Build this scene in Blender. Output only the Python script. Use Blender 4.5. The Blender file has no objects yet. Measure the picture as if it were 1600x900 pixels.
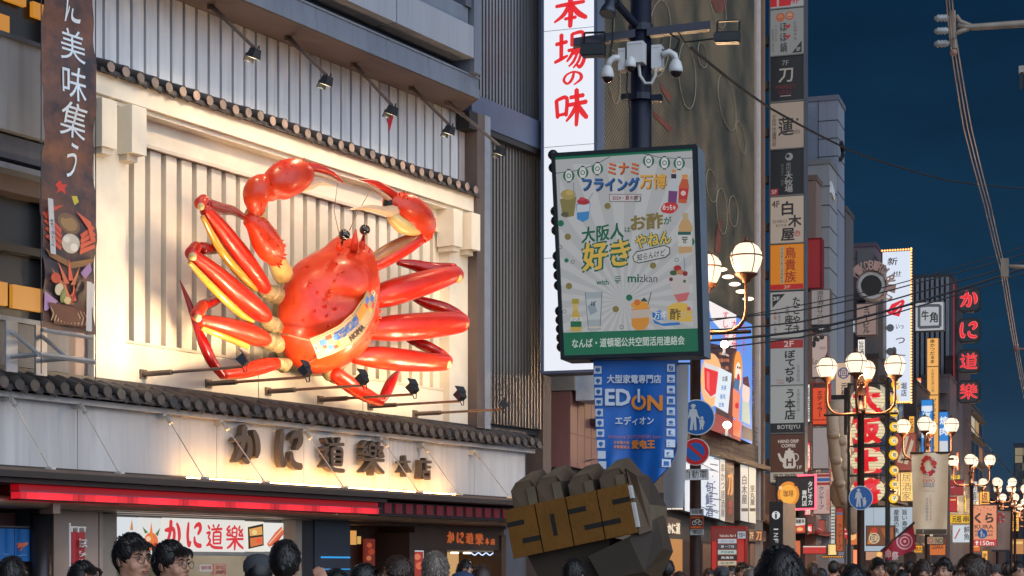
import bpy, math, random
from mathutils import Vector, Matrix, noise
R = random.Random(7)
SC = bpy.context.scene
COL = SC.collection
rad = math.radians
# ---------------------------------------------------------------- camera, sky, exposure
FPX, CXP, HYP, EYE = 2800.0, 800.0, 885.0, 1.65
cam = bpy.data.cameras.new('camera'); CAM = bpy.data.objects.new('camera', cam); COL.objects.link(CAM)
CAM.location = (0, 0, EYE); CAM.rotation_euler = (rad(90), 0, 0)
cam.sensor_width = 36; cam.lens = 36*FPX/1600; cam.shift_y = (HYP-450)/1600
cam.clip_start = .1; cam.clip_end = 5000
SC.camera = CAM
W = bpy.data.worlds.new('World'); SC.world = W; W.use_nodes = True
nt = W.node_tree; N = nt.nodes; L = nt.links
bg = N['Background']
tc = N.new('ShaderNodeTexCoord')
sx = N.new('ShaderNodeSeparateXYZ'); L.new(tc.outputs['Generated'], sx.inputs[0])
rp = N.new('ShaderNodeValToRGB'); L.new(sx.outputs['Z'], rp.inputs[0])
e = rp.color_ramp.elements
e[0].position = 0.0; e[0].color = (.026, .055, .096, 1)
e[1].position = 0.36; e[1].color = (.0015, .013, .036, 1)
x = e.new(.14); x.color = (.0085, .036, .078, 1)
dt = N.new('ShaderNodeVectorMath'); dt.operation = 'DOT_PRODUCT'
L.new(tc.outputs['Generated'], dt.inputs[0]); dt.inputs[1].default_value = Vector((.62, -.77, .13)).normalized()
mr = N.new('ShaderNodeMapRange'); mr.interpolation_type = 'SMOOTHSTEP'
L.new(dt.outputs['Value'], mr.inputs['Value'])
mr.inputs['From Min'].default_value = .1; mr.inputs['From Max'].default_value = 1
mr.inputs['To Min'].default_value = 0; mr.inputs['To Max'].default_value = 1
mx = N.new('ShaderNodeMix'); mx.data_type = 'RGBA'
L.new(mr.outputs['Result'], mx.inputs['Factor']); L.new(rp.outputs['Color'], mx.inputs['A'])
mx.inputs['B'].default_value = (1.75, 1.98, 2.32, 1)          # the bright western sky after sunset, behind the camera
cn = N.new('ShaderNodeTexNoise'); cn.inputs['Scale'].default_value = 3.2; cn.inputs['Detail'].default_value = 5; cn.inputs['Roughness'].default_value = .6
cm = N.new('ShaderNodeMapping'); cm.inputs['Scale'].default_value = (1, 1, 3.5); L.new(tc.outputs['Generated'], cm.inputs[0]); L.new(cm.outputs[0], cn.inputs['Vector'])
cr_ = N.new('ShaderNodeMapRange'); L.new(cn.outputs[0], cr_.inputs[0]); cr_.inputs['From Min'].default_value = .35; cr_.inputs['From Max'].default_value = .7; cr_.inputs['To Min'].default_value = .82; cr_.inputs['To Max'].default_value = 1.3
cs = N.new('ShaderNodeVectorMath'); cs.operation = 'SCALE'; L.new(mx.outputs['Result'], cs.inputs[0]); L.new(cr_.outputs[0], cs.inputs['Scale'])   # thin cloud
L.new(cs.outputs[0], bg.inputs['Color']); bg.inputs['Strength'].default_value = 1.0
SC.view_settings.view_transform = 'Standard'; SC.view_settings.look = 'None'
SC.view_settings.exposure = 0; SC.view_settings.gamma = 1
try:
    SC.cycles.use_denoising = True; SC.cycles.max_bounces = 5; SC.cycles.diffuse_bounces = 3
    SC.cycles.sample_clamp_indirect = 4
    SC.cycles.use_light_tree = True
except Exception: pass

# ---------------------------------------------------------------- helpers
def lin(c):
    return tuple(((v/255)/12.92 if v <= 10 else (((v/255)+.055)/1.055)**2.4) for v in c[:3])
_M = {}
def pm(c, rough=.6, metal=0., var=.18, sc=3., bump=0., coat=0., kind=''):
    """painted / plain surface: sRGB base colour with procedural dirt"""
    k = ('p', c, rough, metal, var, sc, bump, coat, kind)
    if k in _M: return _M[k]
    m = bpy.data.materials.new('surface_%d' % len(_M)); m.use_nodes = True; _M[k] = m
    n = m.node_tree.nodes; l = m.node_tree.links; b = n['Principled BSDF']
    b.inputs['Roughness'].default_value = rough; b.inputs['Metallic'].default_value = metal
    if coat: b.inputs['Coat Weight'].default_value = coat; b.inputs['Coat Roughness'].default_value = .12
    t = n.new('ShaderNodeTexCoord'); mp_ = n.new('ShaderNodeMapping'); l.new(t.outputs['Object'], mp_.inputs[0])
    if kind == 'streak': mp_.inputs['Scale'].default_value = (1, 1, .12)
    no = n.new('ShaderNodeTexNoise'); no.inputs['Scale'].default_value = sc; no.inputs['Detail'].default_value = 6
    no.inputs['Roughness'].default_value = .65
    l.new(mp_.outputs[0], no.inputs['Vector'])
    r = n.new('ShaderNodeMapRange'); l.new(no.outputs[0], r.inputs[0])
    r.inputs['From Min'].default_value = .3; r.inputs['From Max'].default_value = .7
    r.inputs['To Min'].default_value = 1-var; r.inputs['To Max'].default_value = 1+var*.35
    v = n.new('ShaderNodeVectorMath'); v.operation = 'SCALE'; v.inputs[0].default_value = lin(c); l.new(r.outputs[0], v.inputs['Scale'])
    if kind == 'streak':                                        # rain streaks running down the cladding
        m2 = n.new('ShaderNodeMapping'); l.new(t.outputs['Object'], m2.inputs[0]); m2.inputs['Scale'].default_value = (5, 5, .22)
        n3 = n.new('ShaderNodeTexNoise'); n3.inputs['Scale'].default_value = 2.2; n3.inputs['Detail'].default_value = 4; l.new(m2.outputs[0], n3.inputs['Vector'])
        r3 = n.new('ShaderNodeMapRange'); l.new(n3.outputs[0], r3.inputs[0]); r3.inputs['From Min'].default_value = .5; r3.inputs['From Max'].default_value = .72; r3.inputs['To Min'].default_value = 1; r3.inputs['To Max'].default_value = .84
        v3 = n.new('ShaderNodeVectorMath'); v3.operation = 'SCALE'; l.new(v.outputs[0], v3.inputs[0]); l.new(r3.outputs[0], v3.inputs['Scale']); v = v3
    l.new(v.outputs[0], b.inputs['Base Color'])
    if bump:
        bu = n.new('ShaderNodeBump'); bu.inputs['Strength'].default_value = bump; bu.inputs['Distance'].default_value = .02
        n2 = n.new('ShaderNodeTexNoise'); n2.inputs['Scale'].default_value = sc*6; l.new(t.outputs['Object'], n2.inputs['Vector'])
        l.new(n2.outputs[0], bu.inputs['Height']); l.new(bu.outputs[0], b.inputs['Normal'])
    return m
def em(c, k=1., samp=True):
    """something that gives off light"""
    key = ('e', c, k, samp)
    if key in _M: return _M[key]
    m = bpy.data.materials.new('light_%d' % len(_M)); m.use_nodes = True; _M[key] = m
    b = m.node_tree.nodes['Principled BSDF']
    b.inputs['Base Color'].default_value = (.02, .02, .02, 1); b.inputs['Roughness'].default_value = .4
    b.inputs['Emission Color'].default_value = (*lin(c), 1); b.inputs['Emission Strength'].default_value = k
    if not samp:
        try: m.cycles.emission_sampling = 'NONE'
        except Exception: pass
    return m
def prin(name, c, rough=.5, metal=0, **kw):
    m = bpy.data.materials.new(name); m.use_nodes = True; b = m.node_tree.nodes['Principled BSDF']
    b.inputs['Base Color'].default_value = (*lin(c), 1); b.inputs['Roughness'].default_value = rough; b.inputs['Metallic'].default_value = metal
    for k, v in kw.items(): b.inputs[k].default_value = v
    return m

_G = {}
def glyphs(s, bold=0., res=2):
    k = (s, bold, res)
    if k not in _G:
        c = bpy.data.curves.new('lettering', 'FONT'); c.body = s; c.size = 1; c.offset = bold; c.resolution_u = res
        o = bpy.data.objects.new('lettering', c)
        me = bpy.data.meshes.new_from_object(o)
        vs = [(v.co.x, v.co.y) for v in me.vertices]; fs = [tuple(p.vertices) for p in me.polygons]
        bpy.data.objects.remove(o); bpy.data.meshes.remove(me); bpy.data.curves.remove(c)
        if vs:
            x0 = min(p[0] for p in vs); x1 = max(p[0] for p in vs); y0 = min(p[1] for p in vs); y1 = max(p[1] for p in vs)
        else: x0 = y0 = 0; x1 = y1 = 1
        _G[k] = (vs, fs, x0, x1, y0, y1)
    return _G[k]

class FR:
    """a vertical plane: a runs along it to the right, b up, c out of it towards the viewer"""
    def __init__(s, o, d, roll=0., lean=0.):
        a = Vector((d[0], d[1], 0)).normalized(); up = Vector((0, 0, 1))
        if roll: a = (a*math.cos(roll)+up*math.sin(roll)); 
        n = Vector((d[1], -d[0], 0)).normalized()
        if lean: n = (n*math.cos(lean)+up*math.sin(lean)).normalized()
        up = n.cross(a).normalized()
        s.o = Vector(o); s.a = a; s.b = up; s.n = n
    def w(s, a, b, c=0): return s.o+s.a*a+s.b*b+s.n*c
    def hit(s, u, v, c=0):
        r = Vector(((u-CXP)/FPX, 1, (HYP-v)/FPX)); C = Vector((0, 0, EYE))
        t = (c-(C-s.o).dot(s.n))/r.dot(s.n)
        return C+r*t
    def px(s, u, v, c=0):
        p = s.hit(u, v, c)-s.o
        return p.dot(s.a), p.dot(s.b)
SD = Vector((.336, 1, 0)).normalized()                      # along the street
SP = Vector((SD.y, -SD.x, 0))                               # across it, to the right
KD = (.5145, .8575)
KF = FR((-7.2, 20, 0), KD)                                  # restaurant facade
BF = FR((-10.6+.336*40, 40, 0), SD)                         # facade line of the street beyond
def at(u, v, Y): return Vector(((u-CXP)/FPX*Y, Y, EYE+(HYP-v)/FPX*Y))
def FF(u, Y, roll=0., z=0):                                  # plane across the street at that distance
    return FR((((u-CXP)/FPX)*Y, Y, z), SP, roll)

class MB:
    def __init__(s, mat=None): s.v = []; s.f = []; s.i = []; s.ms = []; s.c = 0; s.sm = []; s.smooth = False; (s.m(mat) if mat else None)
    def m(s, mat):
        if mat not in s.ms: s.ms.append(mat)
        s.c = s.ms.index(mat); return s
    def add(s, vs, fs):
        b = len(s.v); s.v += [Vector(p) for p in vs]
        for f in fs: s.f.append(tuple(b+i for i in f)); s.i.append(s.c); s.sm.append(s.smooth)
        return s
    def hexa(s, p):
        return s.add(p, [(0, 3, 2, 1), (4, 5, 6, 7), (0, 1, 5, 4), (1, 2, 6, 5), (2, 3, 7, 6), (3, 0, 4, 7)])
    def box(s, fr, a0, a1, b0, b1, c0, c1):
        return s.hexa([fr.w(a, b, c) for c in (c0, c1) for a, b in ((a0, b0), (a1, b0), (a1, b1), (a0, b1))])
    def wbox(s, x0, x1, y0, y1, z0, z1):
        return s.hexa([(x, y, z) for z in (z0, z1) for x, y in ((x0, y0), (x1, y0), (x1, y1), (x0, y1))])
    def prism(s, front, back):
        n = len(front)
        return s.add(list(front)+list(back), [tuple(range(n)), tuple(range(2*n-1, n-1, -1))]+[(i, i+n, (i+1) % n+n, (i+1) % n) for i in range(n)])
    def poly(s, pts): return s.add(pts, [tuple(range(len(pts)))])
    def tube(s, pts, rads, n=8, cap=True, sq=1.):
        pts = [Vector(p) for p in pts]
        if not hasattr(rads, '__len__'): rads = [rads]*len(pts)
        rings = []; ref = None
        for i, p in enumerate(pts):
            t = (pts[min(i+1, len(pts)-1)]-pts[max(i-1, 0)])
            if t.length < 1e-9: t = Vector((0, 0, 1))
            t.normalize()
            if ref is None:
                ref = t.orthogonal().normalized()
                if abs(t.z) < .9: ref = t.cross(Vector((0, 0, 1))).normalized()
            ref = (ref-t*ref.dot(t)).normalized(); q = t.cross(ref)
            rings.append([p+(ref*math.cos(2*math.pi*k/n)*sq+q*math.sin(2*math.pi*k/n))*rads[i] for k in range(n)])
        vs = [v for r in rings for v in r]; fs = []
        for i in range(len(pts)-1):
            for k in range(n):
                k2 = (k+1) % n
                fs.append((i*n+k, i*n+k2, (i+1)*n+k2, (i+1)*n+k))
        if cap: fs += [tuple(range(n-1, -1, -1)), tuple((len(pts)-1)*n+k for k in range(n))]
        return s.add(vs, fs)
    def lathe(s, c, prof, n=12, up=Vector((0, 0, 1)), xs=1.):
        c = Vector(c); up = Vector(up).normalized(); a = up.orthogonal().normalized(); b = up.cross(a)
        vs = []; fs = []
        for r, z in prof:
            for k in range(n):
                t = 2*math.pi*k/n
                vs.append(c+(a*math.cos(t)*xs+b*math.sin(t))*max(r, 1e-4)+up*z)
        for i in range(len(prof)-1):
            for k in range(n):
                k2 = (k+1) % n
                fs.append((i*n+k, i*n+k2, (i+1)*n+k2, (i+1)*n+k))
        return s.add(vs, fs)
    def ell(s, c, r, M=None, nu=14, nv=9):
        c = Vector(c); vs = []; fs = []
        if not hasattr(r, '__len__'): r = (r, r, r)
        for j in range(nv+1):
            ph = math.pi*j/nv
            for k in range(nu):
                t = 2*math.pi*k/nu
                p = Vector((max(math.sin(ph), 1e-3)*math.cos(t)*r[0], max(math.sin(ph), 1e-3)*math.sin(t)*r[1], -math.cos(ph)*r[2]))
                vs.append(c+(M @ p if M else p))
        for j in range(nv):
            for k in range(nu):
                k2 = (k+1) % nu
                fs.append((j*nu+k, j*nu+k2, (j+1)*nu+k2, (j+1)*nu+k))
        return s.add(vs, fs)
    def text(s, t, box, mp, depth=0., bold=0., vert=False, keep=False, back=0., shear=0., res=2):
        """t fitted into box (x0,y0,x1,y1), y downwards; mp(x,y,d) gives the point"""
        if bold > .016:                                      # heavy strokes: the same glyph set again slightly to each side
            for i, (ox, oy) in enumerate(((0, 0), (1, .6), (-1, -.6), (.6, -1), (-.6, 1))):
                w_ = bold*.9*((box[2]-box[0]) if vert else (box[3]-box[1]))
                b_ = (box[0]+ox*w_, box[1]+oy*w_, box[2]+ox*w_, box[3]+oy*w_)
                s.text(t, b_, (lambda x, y, d=0, i=i: mp(x, y, d+.0006*i)), depth, 0., vert, keep, back, shear, res)
            return s
        x0, y0, x1, y1 = box
        if vert:
            n = len(t); h = (y1-y0)/n
            for i, ch in enumerate(t):
                if ch.strip(): s._cell(ch, (x0, y0+i*h, x1, y0+(i+1)*h), mp, depth, bold, res)
            return s
        vs, fs, gx0, gx1, gy0, gy1 = glyphs(t, bold, res)
        if not vs: return s
        kx = (x1-x0)/max(gx1-gx0, 1e-6); ky = (y1-y0)/max(gy1-gy0, 1e-6)
        q = []
        for x, y in vs:
            yy = (y-gy0)*ky; q.append((x0+(x-gx0)*kx+shear*yy, y1-yy))
        s._put(q, fs, mp, depth); return s
    def _cell(s, ch, cell, mp, depth, bold, res=2):
        vs, fs, gx0, gx1, gy0, gy1 = glyphs(ch, bold, res)
        x0, y0, x1, y1 = cell
        if not vs: return
        if ch in 'ー・―':
            vs = [(y, x) for x, y in vs] if ch == 'ー' else vs
            xs = [p[0] for p in vs]; ys = [p[1] for p in vs]; gx0, gx1, gy0, gy1 = min(xs), max(xs), min(ys), max(ys)
        cx, cy = (gx0+gx1)/2, (gy0+gy1)/2
        s._put([((x0+x1)/2+(x-cx)*(x1-x0)*1.02, (y0+y1)/2-(y-cy)*(y1-y0)*1.02) for x, y in vs], fs, mp, depth)
    def _put(s, q, fs, mp, depth):
        if depth:
            n = len(q); b = [mp(x, y, 0) for x, y in q]; t = [mp(x, y, depth) for x, y in q]
            ed = {}
            for f in fs:
                for i in range(len(f)):
                    a, c = f[i], f[(i+1) % len(f)]
                    if (c, a) in ed: del ed[(c, a)]
                    else: ed[(a, c)] = 1
            s.add(b+t, [tuple(i+n for i in f) for f in fs]+[(a, c, c+n, a+n) for a, c in ed])
        else: s.add([mp(x, y, 0) for x, y in q], fs)
    def build(s, name, parent=None, loc=None, **kw):
        """one mesh object; geometry is given in world space (or in the thing's own space with loc=(0,0,0))"""
        off = Vector((0, 0, 0))
        if parent is not None: off = Vector(parent['_o']) if loc is None else Vector(loc)
        elif loc is not None: off = Vector(loc)
        me = bpy.data.meshes.new(name)
        me.from_pydata([v-off for v in s.v], [], s.f)
        for m in s.ms: me.materials.append(m)
        me.polygons.foreach_set('material_index', s.i)
        if any(s.sm): me.polygons.foreach_set('use_smooth', s.sm)
        me.update()
        o = bpy.data.objects.new(name, me); COL.objects.link(o)
        if parent is not None: o.parent = parent; o['_o'] = tuple(off)
        else: o.location = off; o['_o'] = tuple(off)
        for k, v in kw.items(): o[k] = v
        return o
def thing(name, label, cat, loc=(0, 0, 0), group=None, rz=0.):
    o = bpy.data.objects.new(name, None); COL.objects.link(o); o.empty_display_size = .2
    o.location = loc; o.rotation_euler = (0, 0, rz); o['_o'] = tuple(loc)
    o['label'] = label; o['category'] = cat
    if group: o['group'] = group
    return o
def dup(root, loc, rz, label=None):
    r = root.copy(); COL.objects.link(r); r.location = loc; r.rotation_euler = (0, 0, rz)
    if label: r['label'] = label
    for ch in list(root.children):
        c = ch.copy(); COL.objects.link(c); c.parent = r
        for g in list(ch.children):
            d = g.copy(); COL.objects.link(d); d.parent = c
    return r
def lamp(kind, loc, energy, col, parent=None, size=.1, aim=None, cone=60, blend=.6):
    l = bpy.data.lights.new('bulb', kind); l.energy = energy; l.color = col
    l.shadow_soft_size = size
    if kind == 'SPOT': l.spot_size = rad(cone); l.spot_blend = blend
    o = bpy.data.objects.new('bulb', l); COL.objects.link(o); o.location = loc
    if aim is not None: o.rotation_euler = (Vector(aim)-Vector(loc)).to_track_quat('-Z', 'Y').to_euler()
    if parent is not None: o.parent = parent; o.location = Vector(loc)-Vector(parent['_o'])
    return o
# the house's own heavy brush lettering, stroke by stroke: (x, y, half width) in a unit cell
BRUSH = {
 'か': [[(.40, .02, .10), (.38, .25, .10), (.30, .55, .085), (.16, .80, .075), (.04, .93, .04)], [(.02, .36, .05), (.22, .34, .085), (.50, .30, .09), (.60, .42, .09), (.58, .66, .095), (.50, .90, .085), (.36, .84, .05)], [(.76, .10, .06), (.88, .30, .095), (.92, .58, .095), (.86, .78, .05)]],
 'に': [[(.14, .02, .06), (.10, .28, .09), (.08, .58, .09), (.16, .90, .10), (.28, .76, .05)], [(.52, .22, .05), (.66, .10, .08), (.86, .08, .10), (.90, .26, .10), (.74, .46, .06)], [(.52, .58, .06), (.54, .78, .09), (.70, .90, .10), (.94, .92, .09)]],
 '道': [[(.44, .02, .05), (.50, .12, .045)], [(.80, .0, .05), (.70, .13, .045)], [(.34, .21, .045), (.62, .19, .05), (.97, .17, .05)], [(.64, .2, .05), (.60, .32, .045)], [(.46, .32, .05), (.44, .55, .05), (.46, .78, .05)], [(.46, .33, .045), (.86, .31, .05), (.88, .55, .055), (.86, .78, .05)], [(.48, .48, .036), (.85, .47, .036)], [(.48, .62, .036), (.85, .61, .036)], [(.46, .77, .04), (.86, .76, .04)],
        [(.12, .06, .05), (.22, .18, .055)], [(.03, .36, .05), (.22, .33, .06), (.14, .52, .05), (.24, .66, .06), (.08, .84, .05)], [(.02, .86, .04), (.20, .80, .06), (.45, .92, .065), (.97, .94, .06)]],
 '樂': [[(.53, .0, .045), (.46, .10, .04)], [(.38, .12, .045), (.37, .30, .045), (.39, .46, .045)], [(.38, .12, .04), (.62, .11, .045), (.64, .30, .045), (.61, .46, .045)], [(.4, .28, .032), (.61, .28, .032)], [(.39, .45, .036), (.61, .45, .036)],
        [(.22, .02, .05), (.06, .17, .045), (.22, .22, .045)], [(.26, .16, .045), (.05, .38, .045), (.26, .40, .05)], [(.22, .28, .04), (.29, .44, .045)], [(.80, .02, .05), (.74, .17, .045), (.92, .22, .045)], [(.95, .14, .045), (.74, .38, .045), (.94, .40, .05)], [(.90, .28, .04), (.97, .44, .045)],
        [(.02, .57, .045), (.5, .55, .05), (.98, .54, .05)], [(.51, .50, .06), (.50, .80, .065), (.48, 1.0, .04)], [(.45, .60, .05), (.26, .80, .06), (.05, .93, .04)], [(.56, .60, .045), (.74, .78, .065), (.97, .92, .05)]]}
BRUSH.update({
 '本': [[(.08, .32, .05), (.5, .28, .06), (.92, .25, .05)], [(.50, .0, .07), (.52, .5, .075), (.50, .98, .06)], [(.48, .30, .06), (.30, .60, .06), (.03, .80, .03)], [(.54, .30, .05), (.74, .58, .08), (.98, .74, .06)], [(.34, .73, .045), (.67, .70, .05)]],
 'の': [[(.58, .12, .06), (.48, .58, .075), (.26, .86, .07), (.07, .62, .065), (.20, .26, .06), (.56, .08, .06), (.90, .26, .075), (.92, .62, .08), (.58, .96, .04)]],
 '味': [[(.05, .26, .055), (.09, .74, .055)], [(.06, .26, .045), (.37, .21, .055), (.35, .70, .055)], [(.09, .68, .04), (.35, .65, .045)], [(.48, .21, .05), (.90, .17, .055)], [(.40, .42, .05), (.99, .36, .06)], [(.68, .0, .065), (.70, .5, .07), (.67, 1.0, .05)], [(.66, .44, .05), (.54, .66, .055), (.36, .86, .03)], [(.72, .42, .05), (.86, .64, .075), (1.0, .80, .06)]],
 '場': [[(.04, .30, .05), (.38, .25, .05)], [(.21, .04, .06), (.20, .72, .055)], [(.0, .80, .04), (.20, .72, .05), (.40, .64, .03)], [(.54, .05, .05), (.53, .37, .045)], [(.54, .05, .04), (.87, .03, .05), (.85, .36, .05)], [(.55, .20, .032), (.85, .19, .035)], [(.54, .36, .04), (.86, .34, .04)], [(.42, .50, .045), (.99, .46, .05)], [(.58, .52, .045), (.50, .66, .045), (.38, .80, .03)], [(.55, .60, .04), (.92, .56, .05), (.90, .82, .055), (.78, .98, .05), (.68, .90, .03)], [(.70, .60, .04), (.58, .82, .04), (.44, .94, .025)], [(.82, .60, .04), (.74, .82, .04), (.58, .99, .025)]]})
def brush(mb, ch, bx, mp, depth=0., wk=1.):
    x0, y0, x1, y1 = bx; w, h = x1-x0, y1-y0
    for si, st in enumerate(BRUSH[ch]):
        q = []
        for i in range(len(st)-1):
            p0, p1, p2, p3 = st[max(i-1, 0)], st[i], st[i+1], st[min(i+2, len(st)-1)]
            for k in range(5):
                t = k/5; q.append(tuple(.5*((2*b)+(-a+c)*t+(2*a-5*b+4*c-d)*t*t+(-a+3*b-3*c+d)*t**3) for a, b, c, d in zip(p0, p1, p2, p3)))
        q.append(st[-1]); L_, R_ = [], []
        for i, (x, y, r) in enumerate(q):
            a, b = q[max(i-1, 0)], q[min(i+1, len(q)-1)]; dx, dy = b[0]-a[0], b[1]-a[1]; n = math.hypot(dx, dy) or 1; dx /= n; dy /= n; r *= wk
            if i == 0: L_ += [(x-dx*r*.7, y-dy*r*.7)]
            L_.append((x-dy*r, y+dx*r)); R_.append((x+dy*r, y-dx*r))
            if i == len(q)-1: R_.append((x+dx*r*.7, y+dy*r*.7))
        P_ = [(x0+x*w, y0+y*h) for x, y in L_]; Q_ = [(x0+x*w, y0+y*h) for x, y in R_]; e = .0008*si
        first = P_[0]; P_ = P_[1:]; last = Q_[-1]; Q_ = Q_[:-1]; m_ = len(P_)
        T = [mp(*p, depth+e) for p in P_]+[mp(*p, depth+e) for p in Q_]+[mp(*first, depth+e), mp(*last, depth+e)]
        F_ = [(i, i+1, m_+i+1, m_+i) for i in range(m_-1)]+[(2*m_, 0, m_), (2*m_+1, 2*m_-1, m_-1)]
        if depth:
            o_ = list(range(m_))+[2*m_+1]+list(range(2*m_-1, m_-1, -1))+[2*m_]; nT = len(T)
            T += [mp(*p, 0) for p in P_]+[mp(*p, 0) for p in Q_]+[mp(*first, 0), mp(*last, 0)]
            F_ += [(o_[i], o_[(i+1) % len(o_)], o_[(i+1) % len(o_)]+nT, o_[i]+nT) for i in range(len(o_))]
        mb.add(T, F_)
# flat artwork on a plane, laid out in the sign's own measured coordinates
def art(items, mp, lit=None, step=.004, base=.004, paint=True):
    """items -> (picture mesh, lettering mesh); later items lie step metres above earlier ones"""
    P = MB(); T = MB(); d = base
    def mat(c):
        return em(c, lit, False) if lit else pm(c, .55, 0, .08, 4)
    for it in items:
        k = it[0]; f = lambda x, y, e=0, d=d: mp(x, y, d+e)
        if k == 'b': T.m(mat(it[6])); brush(T, it[1], it[2:6], f)
        elif k == 't' or k == 'v':
            T.m(mat(it[6])); T.text(it[1], it[2:6], f, bold=(it[7] if len(it) > 7 else .012), vert=(k == 'v'), shear=(it[8] if len(it) > 8 else 0))
        elif k == 'r':
            P.m(mat(it[5])); P.poly([f(it[1], it[4]), f(it[3], it[4]), f(it[3], it[2]), f(it[1], it[2])])
        elif k == 'p':
            P.m(mat(it[2])); P.poly([f(*q) for q in it[1]])
        elif k == 'd':
            ry = it[5] if len(it) > 5 else it[3]; n = 20
            P.m(mat(it[4])); P.poly([f(it[1]+it[3]*math.cos(2*math.pi*i/n), it[2]+ry*math.sin(2*math.pi*i/n)) for i in range(n)])
        elif k == 'o':                                       # ring: u,v,r,width,colour[,ry]
            ry = it[6] if len(it) > 6 else it[3]; n = 24; P.m(mat(it[5])); w = it[4]
            o_ = [f(it[1]+it[3]*math.cos(2*math.pi*i/n), it[2]+ry*math.sin(2*math.pi*i/n)) for i in range(n)]
            i_ = [f(it[1]+(it[3]-w)*math.cos(2*math.pi*i/n), it[2]+(ry-w)*math.sin(2*math.pi*i/n)) for i in range(n)]
            P.add(o_+i_, [(i, (i+1) % n, n+(i+1) % n, n+i) for i in range(n)])
        elif k == 'l':                                       # polyline: pts,width,colour
            P.m(mat(it[3])); pts = it[1]; w = it[2]/2
            for (xa, ya), (xb, yb) in zip(pts, pts[1:]):
                dx, dy = xb-xa, yb-ya; ln = math.hypot(dx, dy) or 1; nx, ny = -dy/ln*w, dx/ln*w
                P.poly([f(xa+nx, ya+ny), f(xb+nx, yb+ny), f(xb-nx, yb-ny), f(xa-nx, ya-ny)])
        d += step
    return P, T
def planemap(fr, vmid=None, umid=None):
    """map measured (u,v) to the plane, horizontals kept horizontal"""
    def mp(u, v, c=0):
        a = fr.px(u, vmid if vmid is not None else v, 0)[0]
        b = fr.px(umid if umid is not None else u, v, 0)[1]
        return fr.w(a, b, c)
    return mp
def sign(name, label, cat, u0, v0, u1, v1, Y, bg, items=(), thick=.25, frame=(40, 40, 43), lit=1., bw=.03, fr=None, group=None, face_lit=None, side=None):
    um, vm = (u0+u1)/2, (v0+v1)/2
    fr = fr or FF(u0, Y)
    mp = planemap(fr, vm, um)
    a0, a1 = fr.px(u0, vm)[0], fr.px(u1, vm)[0]; b0, b1 = fr.px(um, v1)[1], fr.px(um, v0)[1]
    root = thing(name, label, cat, fr.w((a0+a1)/2, b0, -thick/2), group)
    m = MB(pm(side or frame, .5)); m.box(fr, a0, a1, b0, b1, -thick, -.02)
    if bw:
        m.m(pm(frame, .45, .2))
        for q in ((a0, a1, b0, b0+bw), (a0, a1, b1-bw, b1), (a0, a0+bw, b0+bw, b1-bw), (a1-bw, a1, b0+bw, b1-bw)): m.box(fr, *q, -.02, .03)
    m.build('cabinet', root)
    m = MB(em(bg, face_lit or lit) if lit else pm(bg, .5, 0, .08)); m.box(fr, a0+bw, a1-bw, b0+bw, b1-bw, -.02, 0); m.build('panel', root)
    if items:
        P, T = art(items, mp, lit*.95 if lit else None)
        if P.f: P.build('picture', root)
        if T.f: T.build('lettering', root)
    return root
# ---------------------------------------------------------------- ground
g = MB(pm((70, 68, 66), .8, 0, .25, .4, .3)); g.add([(-400, -200, 0), (700, -200, 0), (700, 1500, 0), (-400, 1500, 0)], [(0, 1, 2, 3)])
o = g.build('ground'); o['kind'] = 'structure'
g = MB(pm((112, 104, 98), .6, 0, .3, 1.5, .2))
sf = FR((2.6, 25.6, .004), SD)
g.add([sf.w(-40, 0, 7), sf.w(260, 0, 7), sf.w(260, 0, -5), sf.w(-40, 0, -5)], [(0, 1, 2, 3)])
o = g.build('street_paving'); o['kind'] = 'structure'

# ---------------------------------------------------------------- restaurant building
SIDING = pm((216, 218, 222), .5, .1, .24, 1.6, kind='streak'); GROOVE = pm((52, 54, 60), .7)
CREAM = pm((234, 222, 200), .55, 0, .14, 1.4); CREAM2 = pm((216, 202, 180), .55, 0, .14, 1.5)
STEEL = pm((116, 124, 138), .5, .2, .22, 1., kind='streak'); STEELD = pm((84, 88, 98), .55, .2, .25, 1.2, kind='streak')
BROWNST = pm((98, 84, 78), .6, .1, .25, 1.)
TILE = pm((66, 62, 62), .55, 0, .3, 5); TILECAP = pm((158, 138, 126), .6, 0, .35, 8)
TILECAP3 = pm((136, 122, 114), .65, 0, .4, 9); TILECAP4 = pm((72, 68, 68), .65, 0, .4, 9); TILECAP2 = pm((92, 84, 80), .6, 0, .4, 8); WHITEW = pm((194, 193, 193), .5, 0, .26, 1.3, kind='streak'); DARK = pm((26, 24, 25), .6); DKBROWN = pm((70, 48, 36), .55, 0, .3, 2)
PIPE = pm((160, 138, 120), .35, .7, .3, 2)
rest = thing('restaurant_building', 'pale ribbed crab restaurant with two tiled eaves and a white lettered fascia', 'restaurant', KF.w(8, 0, -2))
def K(mat): return MB(mat)
kb = lambda m, s0, s1, c0, c1, z0, z1: m.box(KF, s0, s1, z0, z1, c0, c1)
# body: solid masses behind the skins, left open where there are rooms
m = K(pm((90, 90, 96), .7, 0, .2, .6))
kb(m, -6, 15.1, -12, -3.2, 0, 16); kb(m, 2.95, 15.1, -3.2, -.3, 2.4, 16)
kb(m, -6, 2.95, -3.2, -.3, 6.2, 6.85); kb(m, -6, 2.95, -3.2, -.3, 2.4, 4.6); kb(m, -6, 2.95, -3.2, -.3, 10, 16)
kb(m, 13.55, 15.1, -3.2, -.3, 0, 2.4); kb(m, 2.62, 3.85, -3.2, -.02, 0, 2.4)
m.build('wall', rest)
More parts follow.
